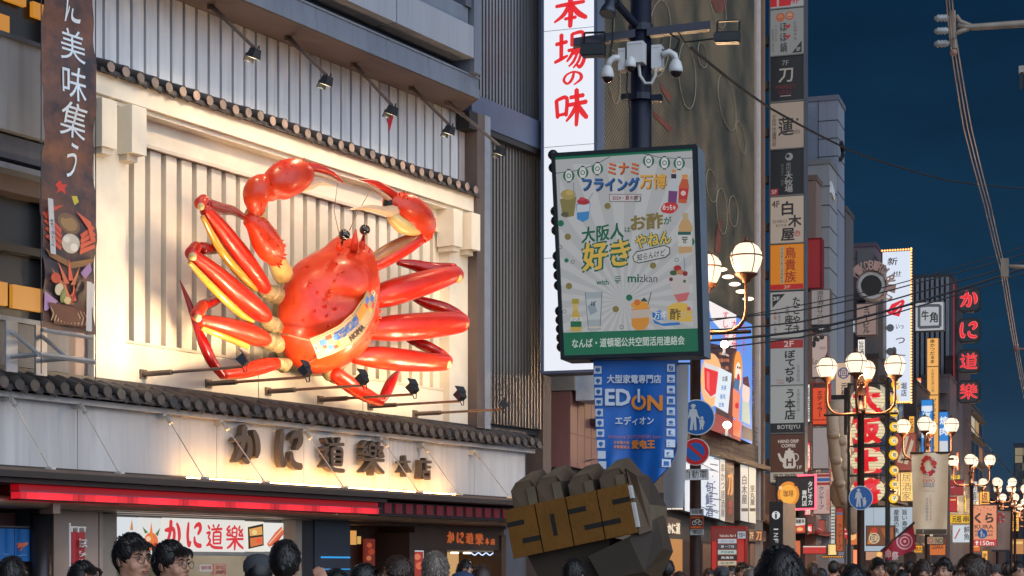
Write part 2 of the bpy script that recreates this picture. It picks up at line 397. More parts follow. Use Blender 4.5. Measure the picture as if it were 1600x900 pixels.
# pale siding over the upper eave
m = K(GROOVE); kb(m, 3.38, 12.3, -.3, 0, 8.0, 9.34); m.m(SIDING)
s = 3.42
while s < 12.1: kb(m, s, s+.205, 0, .07, 8.06, 9.33); s += .2565
m.m(pm((168, 160, 160), .6)); kb(m, 12.11, 12.3, 0, .09, 8.06, 9.32)
m.build('siding', rest)
m = K(prin('red marker', (190, 20, 40), .5))
a, b = KF.px(606, 185, .075); m.poly([KF.w(a-.1, b+.13, .076), KF.w(a+.16, b+.08, .076), KF.w(a+.05, b-.2, .076)]); m.build('warning_triangle', rest)
# main beam and storey above
m = K(STEEL); kb(m, -6, 11.27, .1, 1.0, 9.36, 9.60)
m.m(BROWNST); m.hexa([KF.w(s, z, c) for q in (0, .02) for s, z, c in ((-6, 9.335+q, -.1), (12.3, 9.335+q, -.1), (11.26, 9.24+q, .99), (-6, 9.24+q, .99))]); kb(m, -6, 11.26, .93, .985, 9.262, 9.358)  # brown underside paints in warm spill light; the steel itself is grey
m.m(DARK); kb(m, -6, 11.0, 0, .8, 9.60, 9.74)
m.m(STEEL); kb(m, -6, 11.27, .985, 1.02, 9.25, 9.40); kb(m, -6, 11.27, .985, 1.02, 9.57, 9.599)
m.build('beam', rest)
m = K(STEELD)
kb(m, -6, 10.8, .1, .6, 9.742, 9.79); m.m(pm((150, 156, 166), .5, .1, .14, .9, kind='streak'))
ss = [-6, -3.4, -.8, 1.2, 3.1, 5.0, 6.9, 8.7, 10.88]
for p, q in zip(ss, ss[1:]): kb(m, p+.012, q-.012, .55, 1.16, 9.80, 10.3)
m.build('spandrel_panel', rest)
m = K(STEEL)
for p, q in zip(ss, ss[1:]): kb(m, p+.012, q-.012, .5, 1.05, 10.36, 10.62)
kb(m, -6, 10.9, .4, 1.0, 10.30, 10.36); m.build('sill_ledge', rest)
m = K(pm((40, 66, 110), .12, .3, .1, .3)); kb(m, -6, 10.9, .3, .6, 10.62, 12.4); m.m(STEELD); kb(m, 10.72, 10.9, .3, 1.1, 10.62, 12.4); m.build('window_band', rest)
m = K(STEEL); kb(m, -6, 11.2, .2, 1.1, 12.4, 12.9); m.build('parapet', rest)
m = K(STEEL); kb(m, 10.95, 11.17, .1, 1.12, 9.601, 12.4)
m.m(BROWNST); kb(m, 12.28, 12.5, 0, .34, 4.0, 9.335); m.m(pm((136, 142, 152), .5, .2)); kb(m, 12.5, 12.68, -.2, .36, 4.0, 9.34)
m.build('corner_post', rest)
# ribbed wing on the corner
LOUV = pm((120, 116, 112), .35, .6, .25, 1.5, kind='streak')
m = K(pm((40, 40, 44), .7)); kb(m, 12.68, 15.0, -.3, -.06, 4.05, 16); kb(m, 11.6, 12.68, -.3, -.06, 9.71, 16)
for z0, z1, mt in ((4.15, 9.15, LOUV), (9.75, 16, pm((122, 126, 134), .35, .6, .25, 1.5, kind='streak'))):
    m.m(mt); s = 12.3 if z0 > 9.5 else 12.76
    while s < 15.0: kb(m, s, s+.055, -.06, .05, z0, z1); s += .107
m.build('louver', rest)
m = K(pm((78, 90, 114), .45, .2, .2, 1)); kb(m, 12.3, 14.75, .0, .22, 9.2, 9.7); m.m(DARK); kb(m, 12.0, 12.27, .1, .36, 9.02, 9.32); kb(m, 12.69, 15.0, .0, .2, 9.1, 9.2); m.build('corner_beam', rest)
m = K(BROWNST); kb(m, 15.0, 15.3, -3, .06, 0, 16); m.m(pm((148, 132, 124), .6)); kb(m, 15.3, 15.55, -3, -.1, 0, 16); m.build('corner_pilaster', rest)
# upper tiled eave
def eave(s0, s1, c1, z, pitch, r, rise, name):
    m = K(TILE)
    m.add([KF.w(s0, z+rise+.02, 0), KF.w(s1, z+rise+.02, 0), KF.w(s1, z-.03, c1-.04), KF.w(s0, z-.03, c1-.04), KF.w(s0, z+rise-.08, 0), KF.w(s1, z+rise-.08, 0), KF.w(s1, z-.09, c1-.04), KF.w(s0, z-.09, c1-.04)],
          [(0, 1, 2, 3), (4, 5, 6, 7), (3, 2, 6, 7), (0, 3, 7, 4), (1, 2, 6, 5)])
    s = s0+pitch/2
    while s < s1:
        j = R.uniform(-.018, .018); m.smooth = True; m.m(TILE); m.tube([KF.w(s, z+rise+.02, .02), KF.w(s, z+j, c1)], r, 12, False)
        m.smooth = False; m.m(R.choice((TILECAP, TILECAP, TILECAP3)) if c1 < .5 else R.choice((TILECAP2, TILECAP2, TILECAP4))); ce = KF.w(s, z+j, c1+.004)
        m.poly([ce+(KF.a*math.cos(t)+KF.b*math.sin(t))*r*.98 for t in [2*math.pi*k/14 for k in range(14)]])
        m.m(TILE); m.tube([KF.w(s+pitch*.28, z-.065+j, c1-.06), KF.w(s+pitch*.5, z-.1+j, c1-.03), KF.w(s+pitch*.72, z-.065+j, c1-.06)], .018, 6)
        s += pitch
    m.build(name, rest)
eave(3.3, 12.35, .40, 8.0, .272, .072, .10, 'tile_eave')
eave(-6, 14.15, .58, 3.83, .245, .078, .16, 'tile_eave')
# crab bay
m = K(CREAM); kb(m, 3.3, 12.32, 0, .27, 7.66, 7.93); kb(m, 3.3, 12.32, 0, .2, 7.6, 7.655); m.build('fascia_board', rest)
m = K(CREAM); kb(m, 3.95, 11.9, -.3, .0, 7.27, 7.6); m.m(CREAM2); kb(m, 3.95, 11.9, -.02, .04, 7.225, 7.268)
kb(m, 3.95, 11.9, -.02, .04, 4.585, 4.62); m.m(CREAM); kb(m, 3.4, 12.28, -.3, .03, 4.06, 4.58)
m.m(GROOVE)
for q in (6.83, 9.4): kb(m, q, q+.012, .0, .032, 4.07, 4.57)
m.build('panel_frame', rest)
m = K(pm((196, 186, 168), .5)); kb(m, 3.95, 11.9, -.3, -.14, 4.6, 7.25); m.m(CREAM); s = 4.02
while s < 11.7: kb(m, s, s+.21, -.14, -.04, 4.63, 7.22); m.m(GROOVE); kb(m, s+.211, s+.228, -.14, -.12, 4.63, 7.22); m.m(CREAM); s += .312
m.build('bay_panel', rest)
m = K(CREAM); kb(m, 3.38, 3.96, -.2, .16, 4.06, 7.6); m.build('pilaster', rest)
m = K(CREAM); kb(m, 11.7, 12.27, -.2, .16, 4.06, 7.6); m.build('pilaster', rest)
for s in (3.34, 3.80, 11.55, 11.98):
    m = K(CREAM); kb(m, s, s+.27, .0, .42 if s in (3.80, 11.98) else .34, 6.98, 7.595); m.m(CREAM2); kb(m, s+.04, s+.23, .0, .3, 6.9, 6.979); m.build('bracket', rest)
# flashing and lower fascia
m = K(pm((54, 50, 52), .5)); kb(m, -6, 14.15, -.1, .22, 3.985, 4.055)
for q in (-1, 1.4, 3.8, 6.2, 8.6, 11): kb(m, q, q+.01, .2, .225, 3.99, 4.05)
m.build('flashing', rest)
m = K(WHITEW); sl = [-6, -2.2, .3, 2.95, 5.6, 7.55, 9.75, 12.25, 13.95]
for p, q in zip(sl, sl[1:]): kb(m, p+.006, q-.006, -.2, .3, 2.86, 3.66)
m.m(pm((176, 172, 170), .5)); kb(m, -6, 14.1, -.1, .42, 3.661, 3.73); m.build('fascia_sign_board', rest)
kmap = lambda c: (lambda u, v, d=0: KF.w(*KF.px(u, v, c), c+d))
for ch, bx in (('か', (358, 667, 398, 727)), ('に', (428, 673, 465, 733)), ('道', (495, 684, 530, 738)), ('樂', (556, 690, 592, 742)), ('本', (616, 713, 635, 745)), ('店', (647, 716, 666, 749))):
    cu, cv = (bx[0]+bx[2])/2, (bx[1]+bx[3])/2
    a0, _ = KF.px(bx[0], cv, .36); a1, _ = KF.px(bx[2], cv, .36); _, z1 = KF.px(cu, bx[1], .36); _, z0 = KF.px(cu, bx[3], .36)
    m = K(prin('letter', (92, 80, 70), .35, .3)); f = lambda x, y, d=0: KF.w(x, -y, .36+d)
    (brush(m, ch, (a0, -z1, a1, -z0), f, .10) if ch in BRUSH else m.text(ch, (a0, -z1, a1, -z0), f, .10, .03, res=3)); m.build('fascia_letter', rest)
m = K(em((255, 190, 108), 46)); kb(m, 4.75, 11.45, .50, .56, 2.822, 2.838); m.m(pm((60, 50, 44), .5)); kb(m, 4.7, 11.6, .49, .57, 2.80, 2.8215); m.build('strip_light', rest)
# canopy with stay rods
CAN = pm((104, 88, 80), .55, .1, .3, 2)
m = K(CAN); m.hexa([KF.w(s, z, c) for dz in (0, .035) for s, z, c in ((-6, 2.80+dz, .31), (13.3, 2.80+dz, .31), (13.3, 2.735+dz, 1.28), (-6, 2.735+dz, 1.28))])
m.m(pm((46, 40, 40), .5)); kb(m, -6, 13.32, 1.24, 1.30, 2.66, 2.734); kb(m, -6, 13.3, .302, .36, 2.80, 2.858); m.build('canopy', rest)
for ua, va, ub, vb in ((18, 620, 82, 730), (128, 632, 190, 738), (262, 650, 323, 748), (350, 660, 418, 755), (480, 675, 541, 765), (600, 688, 658, 773), (665, 697, 720, 778), (745, 707, 800, 783)):
    a0, z0 = KF.px(ua, va, .44); a1, z1 = KF.px(ub, vb, 1.22)
    m = K(pm((206, 200, 192), .35, .5)); m.tube([KF.w(a0, z0, .42), KF.w(a1, 2.78, 1.18)], .0075, 6)
    m.tube([KF.w(a0, z0, .42), KF.w(a0+(a1-a0)*.12, z0+(2.78-z0)*.12, .42+.76*.12)], .03, 6); kb(m, a0-.04, a0+.04, .3, .40, z0-.04, z0+.05)
    kb(m, a1-.035, a1+.035, 1.14, 1.24, 2.765, 2.80); m.build('stay_rod', rest)
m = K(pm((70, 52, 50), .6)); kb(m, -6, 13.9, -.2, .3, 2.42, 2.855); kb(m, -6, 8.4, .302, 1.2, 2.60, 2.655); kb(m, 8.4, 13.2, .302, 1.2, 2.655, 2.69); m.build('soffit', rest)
# red light box under the canopy
m = K(em((150, 6, 18), .8)); kb(m, 1.29, 8.42, .88, 1.02, 2.52, 2.595)
m.m(pm((150, 110, 130), .4, .5)); kb(m, 1.27, 8.44, .87, 1.06, 2.509, 2.519)
s = 1.29; i = 0
while s < 8.4:
    e1 = min(s+.93, 8.42); m.m(em((250, 34, 50), (1.05, .85, 1.2, .95)[i % 4])); [(m.m(em((250, 34, 50), (1.05, .85, 1.2, .95)[i % 4]*q_)), kb(m, s+.008+(e1-s-.016)*w0, s+.008+(e1-s-.016)*w1, .88, 1.04, 2.43, 2.508)) for w0, w1, q_ in ((0, .1, .6), (.1, .3, .95), (.3, .7, 1.3), (.7, .9, .95), (.9, 1, .6))]; s += .93; i += 1
m.m(DARK); kb(m, 1.27, 8.44, .87, 1.03, 2.418, 2.429); m.build('red_light_box', rest)
for i in range(9): m = K(pm((210, 206, 200), .4)); kb(m, 1.6+i*.75, 1.78+i*.75, .9, 1.1, 2.605, 2.63); m.build('downlight', rest)
m = K(PIPE); m.smooth = True; m.tube([KF.w(-6, 2.41, .72), KF.w(13.8, 2.41, .72)], .065, 12); m.smooth = False; kb(m, 2.02, 2.14, .6, .82, 2.28, 2.4); kb(m, -6, 13.8, -.2, .5, 2.345, 2.415); m.build('pipe_rail', rest)
m = K(pm((30, 22, 24), .5)); kb(m, 8.5, 12.9, .55, .98, 2.41, 2.62); m.m(em((120, 8, 26), .42, False)); 
for i in range(15): kb(m, 8.62+i*.285, 8.80+i*.285, .981, 1.0, 2.45, 2.60)
m.build('red_lattice', rest)
# left of the shop: bays with lit rooms behind
m = K(pm((146, 148, 152), .5, .1, .16, .8, kind='streak')); kb(m, -6, 2.95, -.6, .3, 6.86, 7.95); m.m(STEELD); kb(m, -6, 2.95, -.5, .36, 7.951, 8.0); m.build('balcony_panel', rest)
m = K(STEELD); kb(m, -6, 2.95, -.6, .2, 6.55, 6.83); m.m(BROWNST); kb(m, -6, 2.95, -.6, .05, 6.2, 6.54); m.m(STEEL); kb(m, -6, 2.95, -.3, .3, 6.40, 6.47); m.build('transom', rest)
m = K(STEELD); kb(m, -6, 2.95, -.5, .15, 4.07, 4.6); m.m(STEEL); kb(m, -6, 2.95, -.5, .2, 4.6, 4.66); m.build('balcony_panel', rest)
m = K(pm((16, 16, 18), .3)); kb(m, -6, 2.95, -3.2, -.24, 2.4, 10)
m.m(DARK)
for q in (-.6, .62, 1.36): kb(m, q, q+.07, -.22, -.06, 4.66, 6.2)
kb(m, -6, 2.95, -.22, -.05, 5.50, 5.60); m.build('window_frame', rest)
for (u0, v0, u1, v1) in ((-30, 438, 12, 497), (20, 448, 66, 506), (8, 383, 38, 413), (50, 397, 70, 421), (10, 5, 41, 39), (52, 28, 70, 53), (-20, 54, 15, 67)):
    a0, z1 = KF.px(u0, (v0+v1)/2, -.14)[0], KF.px((u0+u1)/2, v0, -.14)[1]; a1, z0 = KF.px(u1, (v0+v1)/2, -.14)[0], KF.px((u0+u1)/2, v1, -1.1)[1]
    m = K(em((216, 142, 40), .75)); kb(m, a0, a1, -.2, -.14, z0, z1); m.build('lit_window', rest)
m = K(pm((128, 108, 104), .5, .1, .2, 1)); kb(m, 2.95, 3.37, -.4, .06, 4.06, 16); m.m(pm((96, 80, 78), .6)); kb(m, 2.96, 3.12, -.4, .10, 4.07, 16); m.build('pilaster', rest)
# ground floor
m = K(pm((172, 152, 138), .6, 0, .12, 1.)); kb(m, 2.6, 3.5, 0, .2, 0, 2.343); m.m(GROOVE); kb(m, 3.42, 3.435, .2, .203, 0, 2.34); m.build('column', rest)
m = K(pm((60, 58, 62), .35, .6)); m.smooth = True; m.tube([KF.w(2.35, 0, .3), KF.w(2.35, 2.3, .3)], .14, 12); m.build('downpipe', rest)
m = K(pm((120, 112, 106), .4, .3)); kb(m, -6, 2.2, -.3, .1, 1.98, 2.05)
for q in (-1.2, .1, 1.75, 2.05): kb(m, q, q+.07, -.3, -.05, 0, 1.98)
m.m(pm((70, 30, 32), .6)); kb(m, -6, 2.2, -.5, -.3, 0, 1.98); kb(m, -6, 2.2, -.3, 0, 2.06, 2.3); m.build('side_entrance', rest)
# takeaway shop
m = K(pm((176, 168, 156), .5)); kb(m, 3.86, 8.0, -3.15, -3.1, 0, 2.4); kb(m, 7.95, 8.05, -3.1, 0, 0, 2.4); kb(m, 3.86, 8.0, -3.1, -.1, 2.38, 2.42); kb(m, 3.86, 8.0, -.1, .1, 2.335, 2.4)
m.m(pm((150, 140, 126), .5)); kb(m, 3.51, 3.86, -.3, .1, 0, 2.33); kb(m, 7.55, 7.7, -.3, .15, 0, 2.33); m.build('shop_wall', rest)
m = K(em((255, 244, 226), 2.6)); kb(m, 4.2, 7.7, -2.4, -1.2, 2.33, 2.37); m.build('ceiling_light', rest)
m = K(pm((205, 200, 192), .35)); kb(m, 3.86, 7.6, -.9, .05, 0, 1.05); m.m(pm((150, 60, 50), .5)); kb(m, 3.87, 7.59, .051, .07, .3, .95); m.build('counter', rest)
m = K(pm((150, 148, 144), .4, .3))
kb(m, 3.86, 7.5, -.2, -.12, 1.80, 1.86); kb(m, 3.86, 7.5, -.25, -.1, 2.30, 2.33)
for q in (5.2, 6.4, 7.2): kb(m, q, q+.05, -2.8, -2.7, .9, 2.3)
for z in (1.3, 1.65): kb(m, 4.5, 7.6, -3.05, -2.7, z, z+.03)
m.build('shelf', rest)
f = FR(KF.w(0, 0, -.08), KD)
def kpanel(u0, u1, v0, v1, bg, items, name='menu_panel', lit=1.0, c=-.08, d=.05):
    fr = FR(KF.w(0, 0, c), KD); um, vm = (u0+u1)/2, (v0+v1)/2
    a0, a1 = fr.px(u0, vm)[0], fr.px(u1, vm)[0]; b0, b1 = fr.px(um, v1)[1], fr.px(um, v0)[1]
    m = MB(em(bg, lit) if lit else pm(bg, .5)); m.box(fr, a0, a1, b0, b1, -d, 0); o = m.build(name, rest)
    P, T = art(items, lambda u, v, q=0: fr.w(fr.px(u, vm)[0], fr.px(um, v)[1], q), lit*.9 if lit else None, .002, .002)
    for M_, nm in ((P, 'picture'), (T, 'lettering')):
        if M_.f: q = M_.build(nm, rest); q.parent = o
RED = (222, 52, 58)
m = K(DARK); kb(m, 3.95, 7.6, -.16, -.131, 1.86, 2.335); m.build('menu_backing', rest)
kpanel(180, 214.5, 808, 866, (214, 220, 224), [('p', [(203, 828), (206, 810), (208, 828)], (214, 130, 60)), ('p', [(183, 862), (190, 842), (212, 830), (214, 862)], (200, 90, 70)), ('p', [(182, 863), (182, 845), (190, 850)], (120, 170, 220))])
kpanel(217.5, 251.5, 809, 866, (220, 220, 218), [('d', 236, 846, 11, (232, 120, 60), 14), ('p', [(232, 846), (236, 815), (240, 846)], (240, 130, 50)), ('p', [(226, 834), (222, 823), (231, 832)], (90, 120, 60)), ('p', [(242, 834), (250, 824), (246, 838)], (90, 120, 60)), ('d', 231, 842, 4, (250, 200, 170)), ('d', 242, 852, 4, (190, 60, 40))])
kpanel(254.5, 382.5, 811, 862, (226, 222, 216), [('b', 'か', 257, 815, 282, 857, RED), ('b', 'に', 291, 817, 315, 856, RED), ('b', '道', 321, 819, 347, 858, RED), ('b', '樂', 352, 820, 379, 859, RED)])
kpanel(385.5, 412.5, 815, 862, (232, 226, 214), [('p', [(387, 824), (411, 818), (412, 852), (388, 858)], (46, 34, 26)), ('p', [(389, 827), (409, 822), (410, 835), (390, 838)], (232, 170, 90)), ('p', [(390, 841), (410, 838), (410, 850), (391, 855)], (220, 120, 60)), ('d', 397, 832, 4, (246, 214, 150)), ('d', 404, 845, 4, (240, 90, 50))])
kpanel(414.5, 447, 817, 862, (230, 228, 222), [('p', [(417, 850), (430, 832), (440, 822), (443, 832), (434, 848), (420, 855)], (226, 110, 70)), ('l', [(420, 850), (441, 826)], 2, (248, 190, 160)), ('l', [(424, 853), (442, 834)], 1.5, (180, 50, 30))])
kpanel(312, 332, 882, 893, (214, 206, 196), [('t', '道頓堀', 314, 884, 330, 890, (170, 60, 50))], 'price_card', 0, .06)
kpanel(334, 354, 881, 899, (206, 150, 130), [('t', 'かに', 337, 884, 352, 889, (90, 30, 30)), ('t', '500円', 337, 891, 352, 897, (90, 30, 30))], 'price_card', 0, .06)
# dark pillar with blue light lines, entrance and show window
m = K(pm((52, 58, 70), .35, .2)); kb(m, 8.05, 8.95, -.3, .12, 0, 2.34); m.m(pm((34, 34, 40), .4)); kb(m, 7.75, 8.05, -.3, .1, 0, 2.34)
m.m(em((40, 150, 220), 1.1)); kb(m, 8.2, 8.93, .121, .135, 1.775, 1.80); kb(m, 8.2, 8.93, .121, .135, 1.60, 1.615); m.build('pillar', rest)
m = K(DKBROWN); kb(m, 8.95, 10.7, -.7, -.6, 0, 2.3); kb(m, 10.6, 10.75, -2.1, .1, 0, 2.2); kb(m, 8.95, 13.6, -2.2, .12, 2.3, 2.34); kb(m, 10.75, 13.55, -.05, .1, 1.93, 2.3)
kb(m, 13.4, 13.56, -1.5, .14, 0, 2.2); kb(m, 10.7, 11.75, -.1, .08, 0, 1.93); m.build('entrance_wall', rest)
kpanel(541, 557, 829, 851, (226, 160, 84), [], 'lit_window', .9, -.4)
kpanel(562, 564, 838, 850, (226, 180, 104), [], 'lit_window', .8, -.4)
kpanel(571, 586, 842, 884, (120, 40, 26), [('d', 577, 852, 4, (206, 90, 50)), ('d', 580, 862, 5, (190, 70, 40)), ('d', 576, 872, 4, (214, 120, 70))], 'poster', .7, -.4)
kpanel(641, 662, 860, 900, (200, 205, 212), [('r', 645, 862, 661, 900, (176, 50, 34)), ('d', 652, 870, 5, (240, 130, 90)), ('d', 655, 884, 6, (236, 110, 70))], 'poster', .8, .09)
kpanel(668, 781, 855, 935, (214, 168, 112), [], 'show_window', .85, -.75)
m = K(pm((214, 190, 160), .5)); kb(m, 11.75, 13.4, -.74, -.02, .9, .95); kb(m, 11.75, 13.4, -.74, -.02, 1.9, 1.93)
m.m(em((255, 226, 180), 4))
for q in (12.2, 12.65, 13.05): kb(m, q-.05, q+.05, -.4, -.3, 1.87, 1.899)
m.m(pm((206, 150, 110), .4))
m.build('display_shelf', rest)
for i in range(9): m = K(pm((206, 150, 110), .4)); m.smooth = True; m.ell(KF.w(11.95+i*.17, 1.0+.05*(i % 3), -.4), (.07, .07, .06+.03*(i % 2)), None, 10, 6); m.build('food_sample', rest)
m = K(em((190, 214, 255), 1.6)); pts = [KF.w(12.55+i*.05, 1.865+.022*math.sin(i*1.25), -.0) for i in range(17)]; m.tube(pts, .01, 5); m.build('wave_light', rest)
m = K(prin('gilt letters', (206, 112, 60), .4, 0, **{'Emission Color': (*lin((206, 100, 44)), 1), 'Emission Strength': .35}))
for ch, bx in (('か', (698, 831, 708, 849)), ('に', (713, 832, 723, 849)), ('道', (727, 833, 738, 850)), ('樂', (742, 834, 753, 851)), ('本', (757, 841, 763, 851)), ('店', (766, 842, 772, 851))):
    (brush(m, ch, bx, kmap(.105), .02) if ch in BRUSH else m.text(ch, bx, kmap(.105), .02, .02))
m.build('entrance_lettering', rest)
lamp('AREA', KF.w(5.8, 2.2, -.6), 30, (1, .9, .78), rest, .1); 
# ---------------------------------------------------------------- the giant crab
hit = KF.hit
def shell(name, c1, c2, rough=.34, bump=.25, sc=7):
    m = bpy.data.materials.new(name); m.use_nodes = True; n = m.node_tree.nodes; l = m.node_tree.links; b = n['Principled BSDF']
    b.inputs['Roughness'].default_value = rough; b.inputs['Coat Weight'].default_value = .12 if sc > 3 else 0; b.inputs['Coat Roughness'].default_value = .1
    t = n.new('ShaderNodeTexCoord'); a = n.new('ShaderNodeTexNoise'); a.inputs['Scale'].default_value = 1.6; a.inputs['Detail'].default_value = 7; a.inputs['Roughness'].default_value = .7
    l.new(t.outputs['Object'], a.inputs['Vector']); r = n.new('ShaderNodeValToRGB'); l.new(a.outputs[0], r.inputs[0])
    r.color_ramp.elements[0].position = .38; r.color_ramp.elements[0].color = (*lin(c1), 1); r.color_ramp.elements[1].position = .66; r.color_ramp.elements[1].color = (*lin(c2), 1)
    l.new(r.outputs[0], b.inputs['Base Color'])
    v = n.new('ShaderNodeTexVoronoi'); v.inputs['Scale'].default_value = sc; l.new(t.outputs['Object'], v.inputs['Vector'])
    bu = n.new('ShaderNodeBump'); bu.inputs['Strength'].default_value = bump; bu.inputs['Distance'].default_value = .03; l.new(v.outputs['Distance'], bu.inputs['Height']); bu.invert = True
    l.new(bu.outputs[0], b.inputs['Normal'])
    return m
RSH = shell('carapace red', (198, 36, 8), (220, 70, 22), .4, .22, 6); RLEG = shell('leg red', (188, 22, 8), (210, 46, 16), .36, .12, 12)
RDK = shell('deep red', (140, 10, 12), (170, 20, 16), .25, .1, 12)
CRM = pm((222, 190, 120), .35, 0, .2, 5, .1, .3); YEL = pm((204, 146, 52), .25, 0, .12, 4, 0, .5); JOINT = pm((190, 164, 116), .4, 0, .35, 9, .3); CLAWIN = pm((230, 190, 150), .4, 0, .2, 6)
crab = thing('crab_sculpture', 'giant red crab with raised claws and a printed sash mounted on the facade', 'crab sculpture', KF.w(7.6, 4.3, 0))
def arc(pts, n=6):
    """smooth a measured path (u,v,c,r)"""
    out = []
    for i in range(len(pts)-1):
        p0, p1, p2, p3 = pts[max(i-1, 0)], pts[i], pts[i+1], pts[min(i+2, len(pts)-1)]
        for k in range(n):
            t = k/n
            out.append(tuple(.5*((2*b)+(-a+c)*t+(2*a-5*b+4*c-d)*t*t+(-a+3*b-3*c+d)*t**3) for a, b, c, d in zip(p0, p1, p2, p3)))
    out.append(tuple(pts[-1])); return out
def limb(m, pts, n=14, smooth=5, round0=False, round1=False):
    p = arc(pts, smooth) if smooth else pts
    P_ = [hit(q[0], q[1], q[2]) for q in p]; r = [max(q[3], .3)*hit(q[0], q[1], q[2]).y/FPX for q in p]
    if round0:
        d = (P_[0]-P_[1]).normalized(); ex = [(P_[0]+d*r[0]*math.sin(t), r[0]*math.cos(t)) for t in (1.35, 1.0, .6, .3)]; P_ = [e_[0] for e_ in ex]+P_; r = [e_[1] for e_ in ex]+r
    if round1:
        d = (P_[-1]-P_[-2]).normalized(); ex = [(P_[-1]+d*r[-1]*math.sin(t), r[-1]*math.cos(t)) for t in (.3, .6, 1.0, 1.35)]; P_ += [e_[0] for e_ in ex]; r += [e_[1] for e_ in ex]
    m.smooth = True; m.tube(P_, r, n); m.smooth = False
    return P_, r
def spikes(m, pts, cnt, L_, r_, side=(0, 0, 1), spread=1.2):
    for i in range(cnt):
        q = pts[0][min(int(R.random()*len(pts[0])), len(pts[0])-1)]; j = pts[0].index(q); rr = pts[1][j]
        d = (Vector(side)+Vector((R.uniform(-1, 1), R.uniform(-1, 1), R.uniform(-1, 1)))*spread*.6+KF.n*.5).normalized()
        j2 = min(j+1, len(pts[0])-1); q2 = q.lerp(pts[0][j2], R.random())
        b_ = q2+d*rr*.93; m.lathe(b_, [(r_, -.01), (r_*.7, L_*.4), (.001, L_)], 6, d)
# body
def body(m, out, c0, H_, rings, amp=.03):
    pts = [KF.px(u, v, c0) for u, v in out]
    dense = []
    for i in range(len(pts)):
        p0, p1, p2, p3 = (pts[(i+k) % len(pts)] for k in (-1, 0, 1, 2))
        for k in range(5):
            t = k/5; dense.append(tuple(.5*((2*b)+(-a+c)*t+(2*a-5*b+4*c-d)*t*t+(-a+3*b-3*c+d)*t**3) for a, b, c, d in zip(p0, p1, p2, p3)))
    cx = sum(p[0] for p in dense)/len(dense); cz = sum(p[1] for p in dense)/len(dense)
    vs = []; fs = []; n = len(dense)
    for f, h in rings:
        for a, b in dense:
            A, B = cx+(a-cx)*f, cz+(b-cz)*f
            lump = amp*noise.noise(Vector((A*2.2, B*2.2, 1.3)))*2+amp*.8*noise.noise(Vector((A*6, B*6, 4)))
            # two swellings and the furrow between them
            fx, fz = A-cx, B-cz
            fur = .10*math.exp(-((fx-.25*fz)**2)/.10)*(1 if fz < .5 else .3)-.09*math.exp(-((fz+.05)**2)/.02)*math.exp(-(fx**2)/.5)
            vs.append(KF.w(A, B, c0+h*H_+(lump+fur*min(1, (1-f)*3))*(1 if f < 1 else .2)))
    for i in range(len(rings)-1):
        for k in range(n): k2 = (k+1) % n; fs.append((i*n+k, i*n+k2, (i+1)*n+k2, (i+1)*n+k))
    fs.append(tuple((len(rings)-1)*n+k for k in range(n)))
    m.smooth = True; m.add(vs, fs); m.smooth = False
    return dense, cx, cz
OUT = [(527, 372), (508, 388), (486, 400), (466, 414), (452, 436), (443, 464), (438, 494), (440, 524), (449, 552), (464, 572), (486, 582), (510, 580), (530, 570), (548, 552), (560, 528), (567, 500), (568, 468), (564, 440), (560, 416), (556, 396), (550, 380), (538, 378)]
m = MB(RSH); dense, bcx, bcz = body(m, OUT, .50, .62, [(1.0, -.08), (1.02, .05), (1.0, .22), (.94, .45), (.85, .66), (.72, .82), (.56, .92), (.38, .98), (.18, 1.0), (.04, 1.0)])
for i in range(80):                                          # warts and the row of points along the flank
    k = R.randrange(len(dense)); f = R.choice((.97, .9, .62, .66, .64, .5, .8)); a, b = dense[k]
    h = {.97: .33, .9: .55, .62: .90, .66: .87, .64: .885, .5: .95, .8: .73}[f]
    A, B = bcx+(a-bcx)*f, bcz+(b-bcz)*f; m.lathe(KF.w(A, B, .5+h*.62-.02), [(.026, 0), (.016, .03), (.001, .045)], 8, KF.n+KF.a*(a-bcx)*.4+KF.b*(b-bcz)*.3)
# rostrum teeth
for (u, v, u2, v2, r_) in ((553, 392, 556, 358, 7), (563, 396, 570, 362, 6), (573, 412, 578, 388, 5), (531, 388, 528, 378, 6)):
    a_ = hit(u, v, .95); b_ = hit(u2, v2, 1.02); rr = r_*a_.y/FPX; m.smooth = True; m.tube([a_, a_.lerp(b_, .5), b_], [rr, rr*.75, .01], 8); m.smooth = False
m.build('shell', crab)
m = MB(pm((216, 170, 132), .35, 0, .25, 4, .2, .3)); body(m, OUT, .34, .2, [(.8, -.9), (1.0, -.3), (1.05, .1), (1.05, .5), (.98, .9)], .01); m.build('shell_rim', crab)
m = MB(JOINT); body(m, [(bx, by) for bx, by in [(520, 400), (440, 440), (424, 500), (436, 560), (480, 590), (540, 570), (560, 500), (560, 430)]], .2, .2, [(.7, -.9), (.98, 0), (.9, .9)], .02); m.build('underside', crab)
BLK = pm((14, 12, 12), .08, 0, .05, 3, 0, .8)
for u, v, su, sv, r_ in ((538, 367, 533, 384, 9), (570, 359, 567, 376, 8.5)):
    m = MB(BLK); c_ = hit(u, v, 1.12); rr = r_*c_.y/FPX; m.smooth = True; m.ell(c_, rr, None, 18, 12); m.tube([hit(su, sv, 1.0), c_], [.02, .02], 8); m.smooth = False; m.build('eye', crab)
m = MB(pm((150, 120, 90), .5)); m.smooth = True; m.tube([hit(546, 360, 1.15), hit(560, 330, 1.3), hit(580, 296, 1.4)], [.008, .006, .004], 5); m.tube([hit(530, 366, 1.15), hit(522, 330, 1.3), hit(528, 282, 1.4)], [.008, .006, .004], 5); m.smooth = False; m.build('antenna', crab)
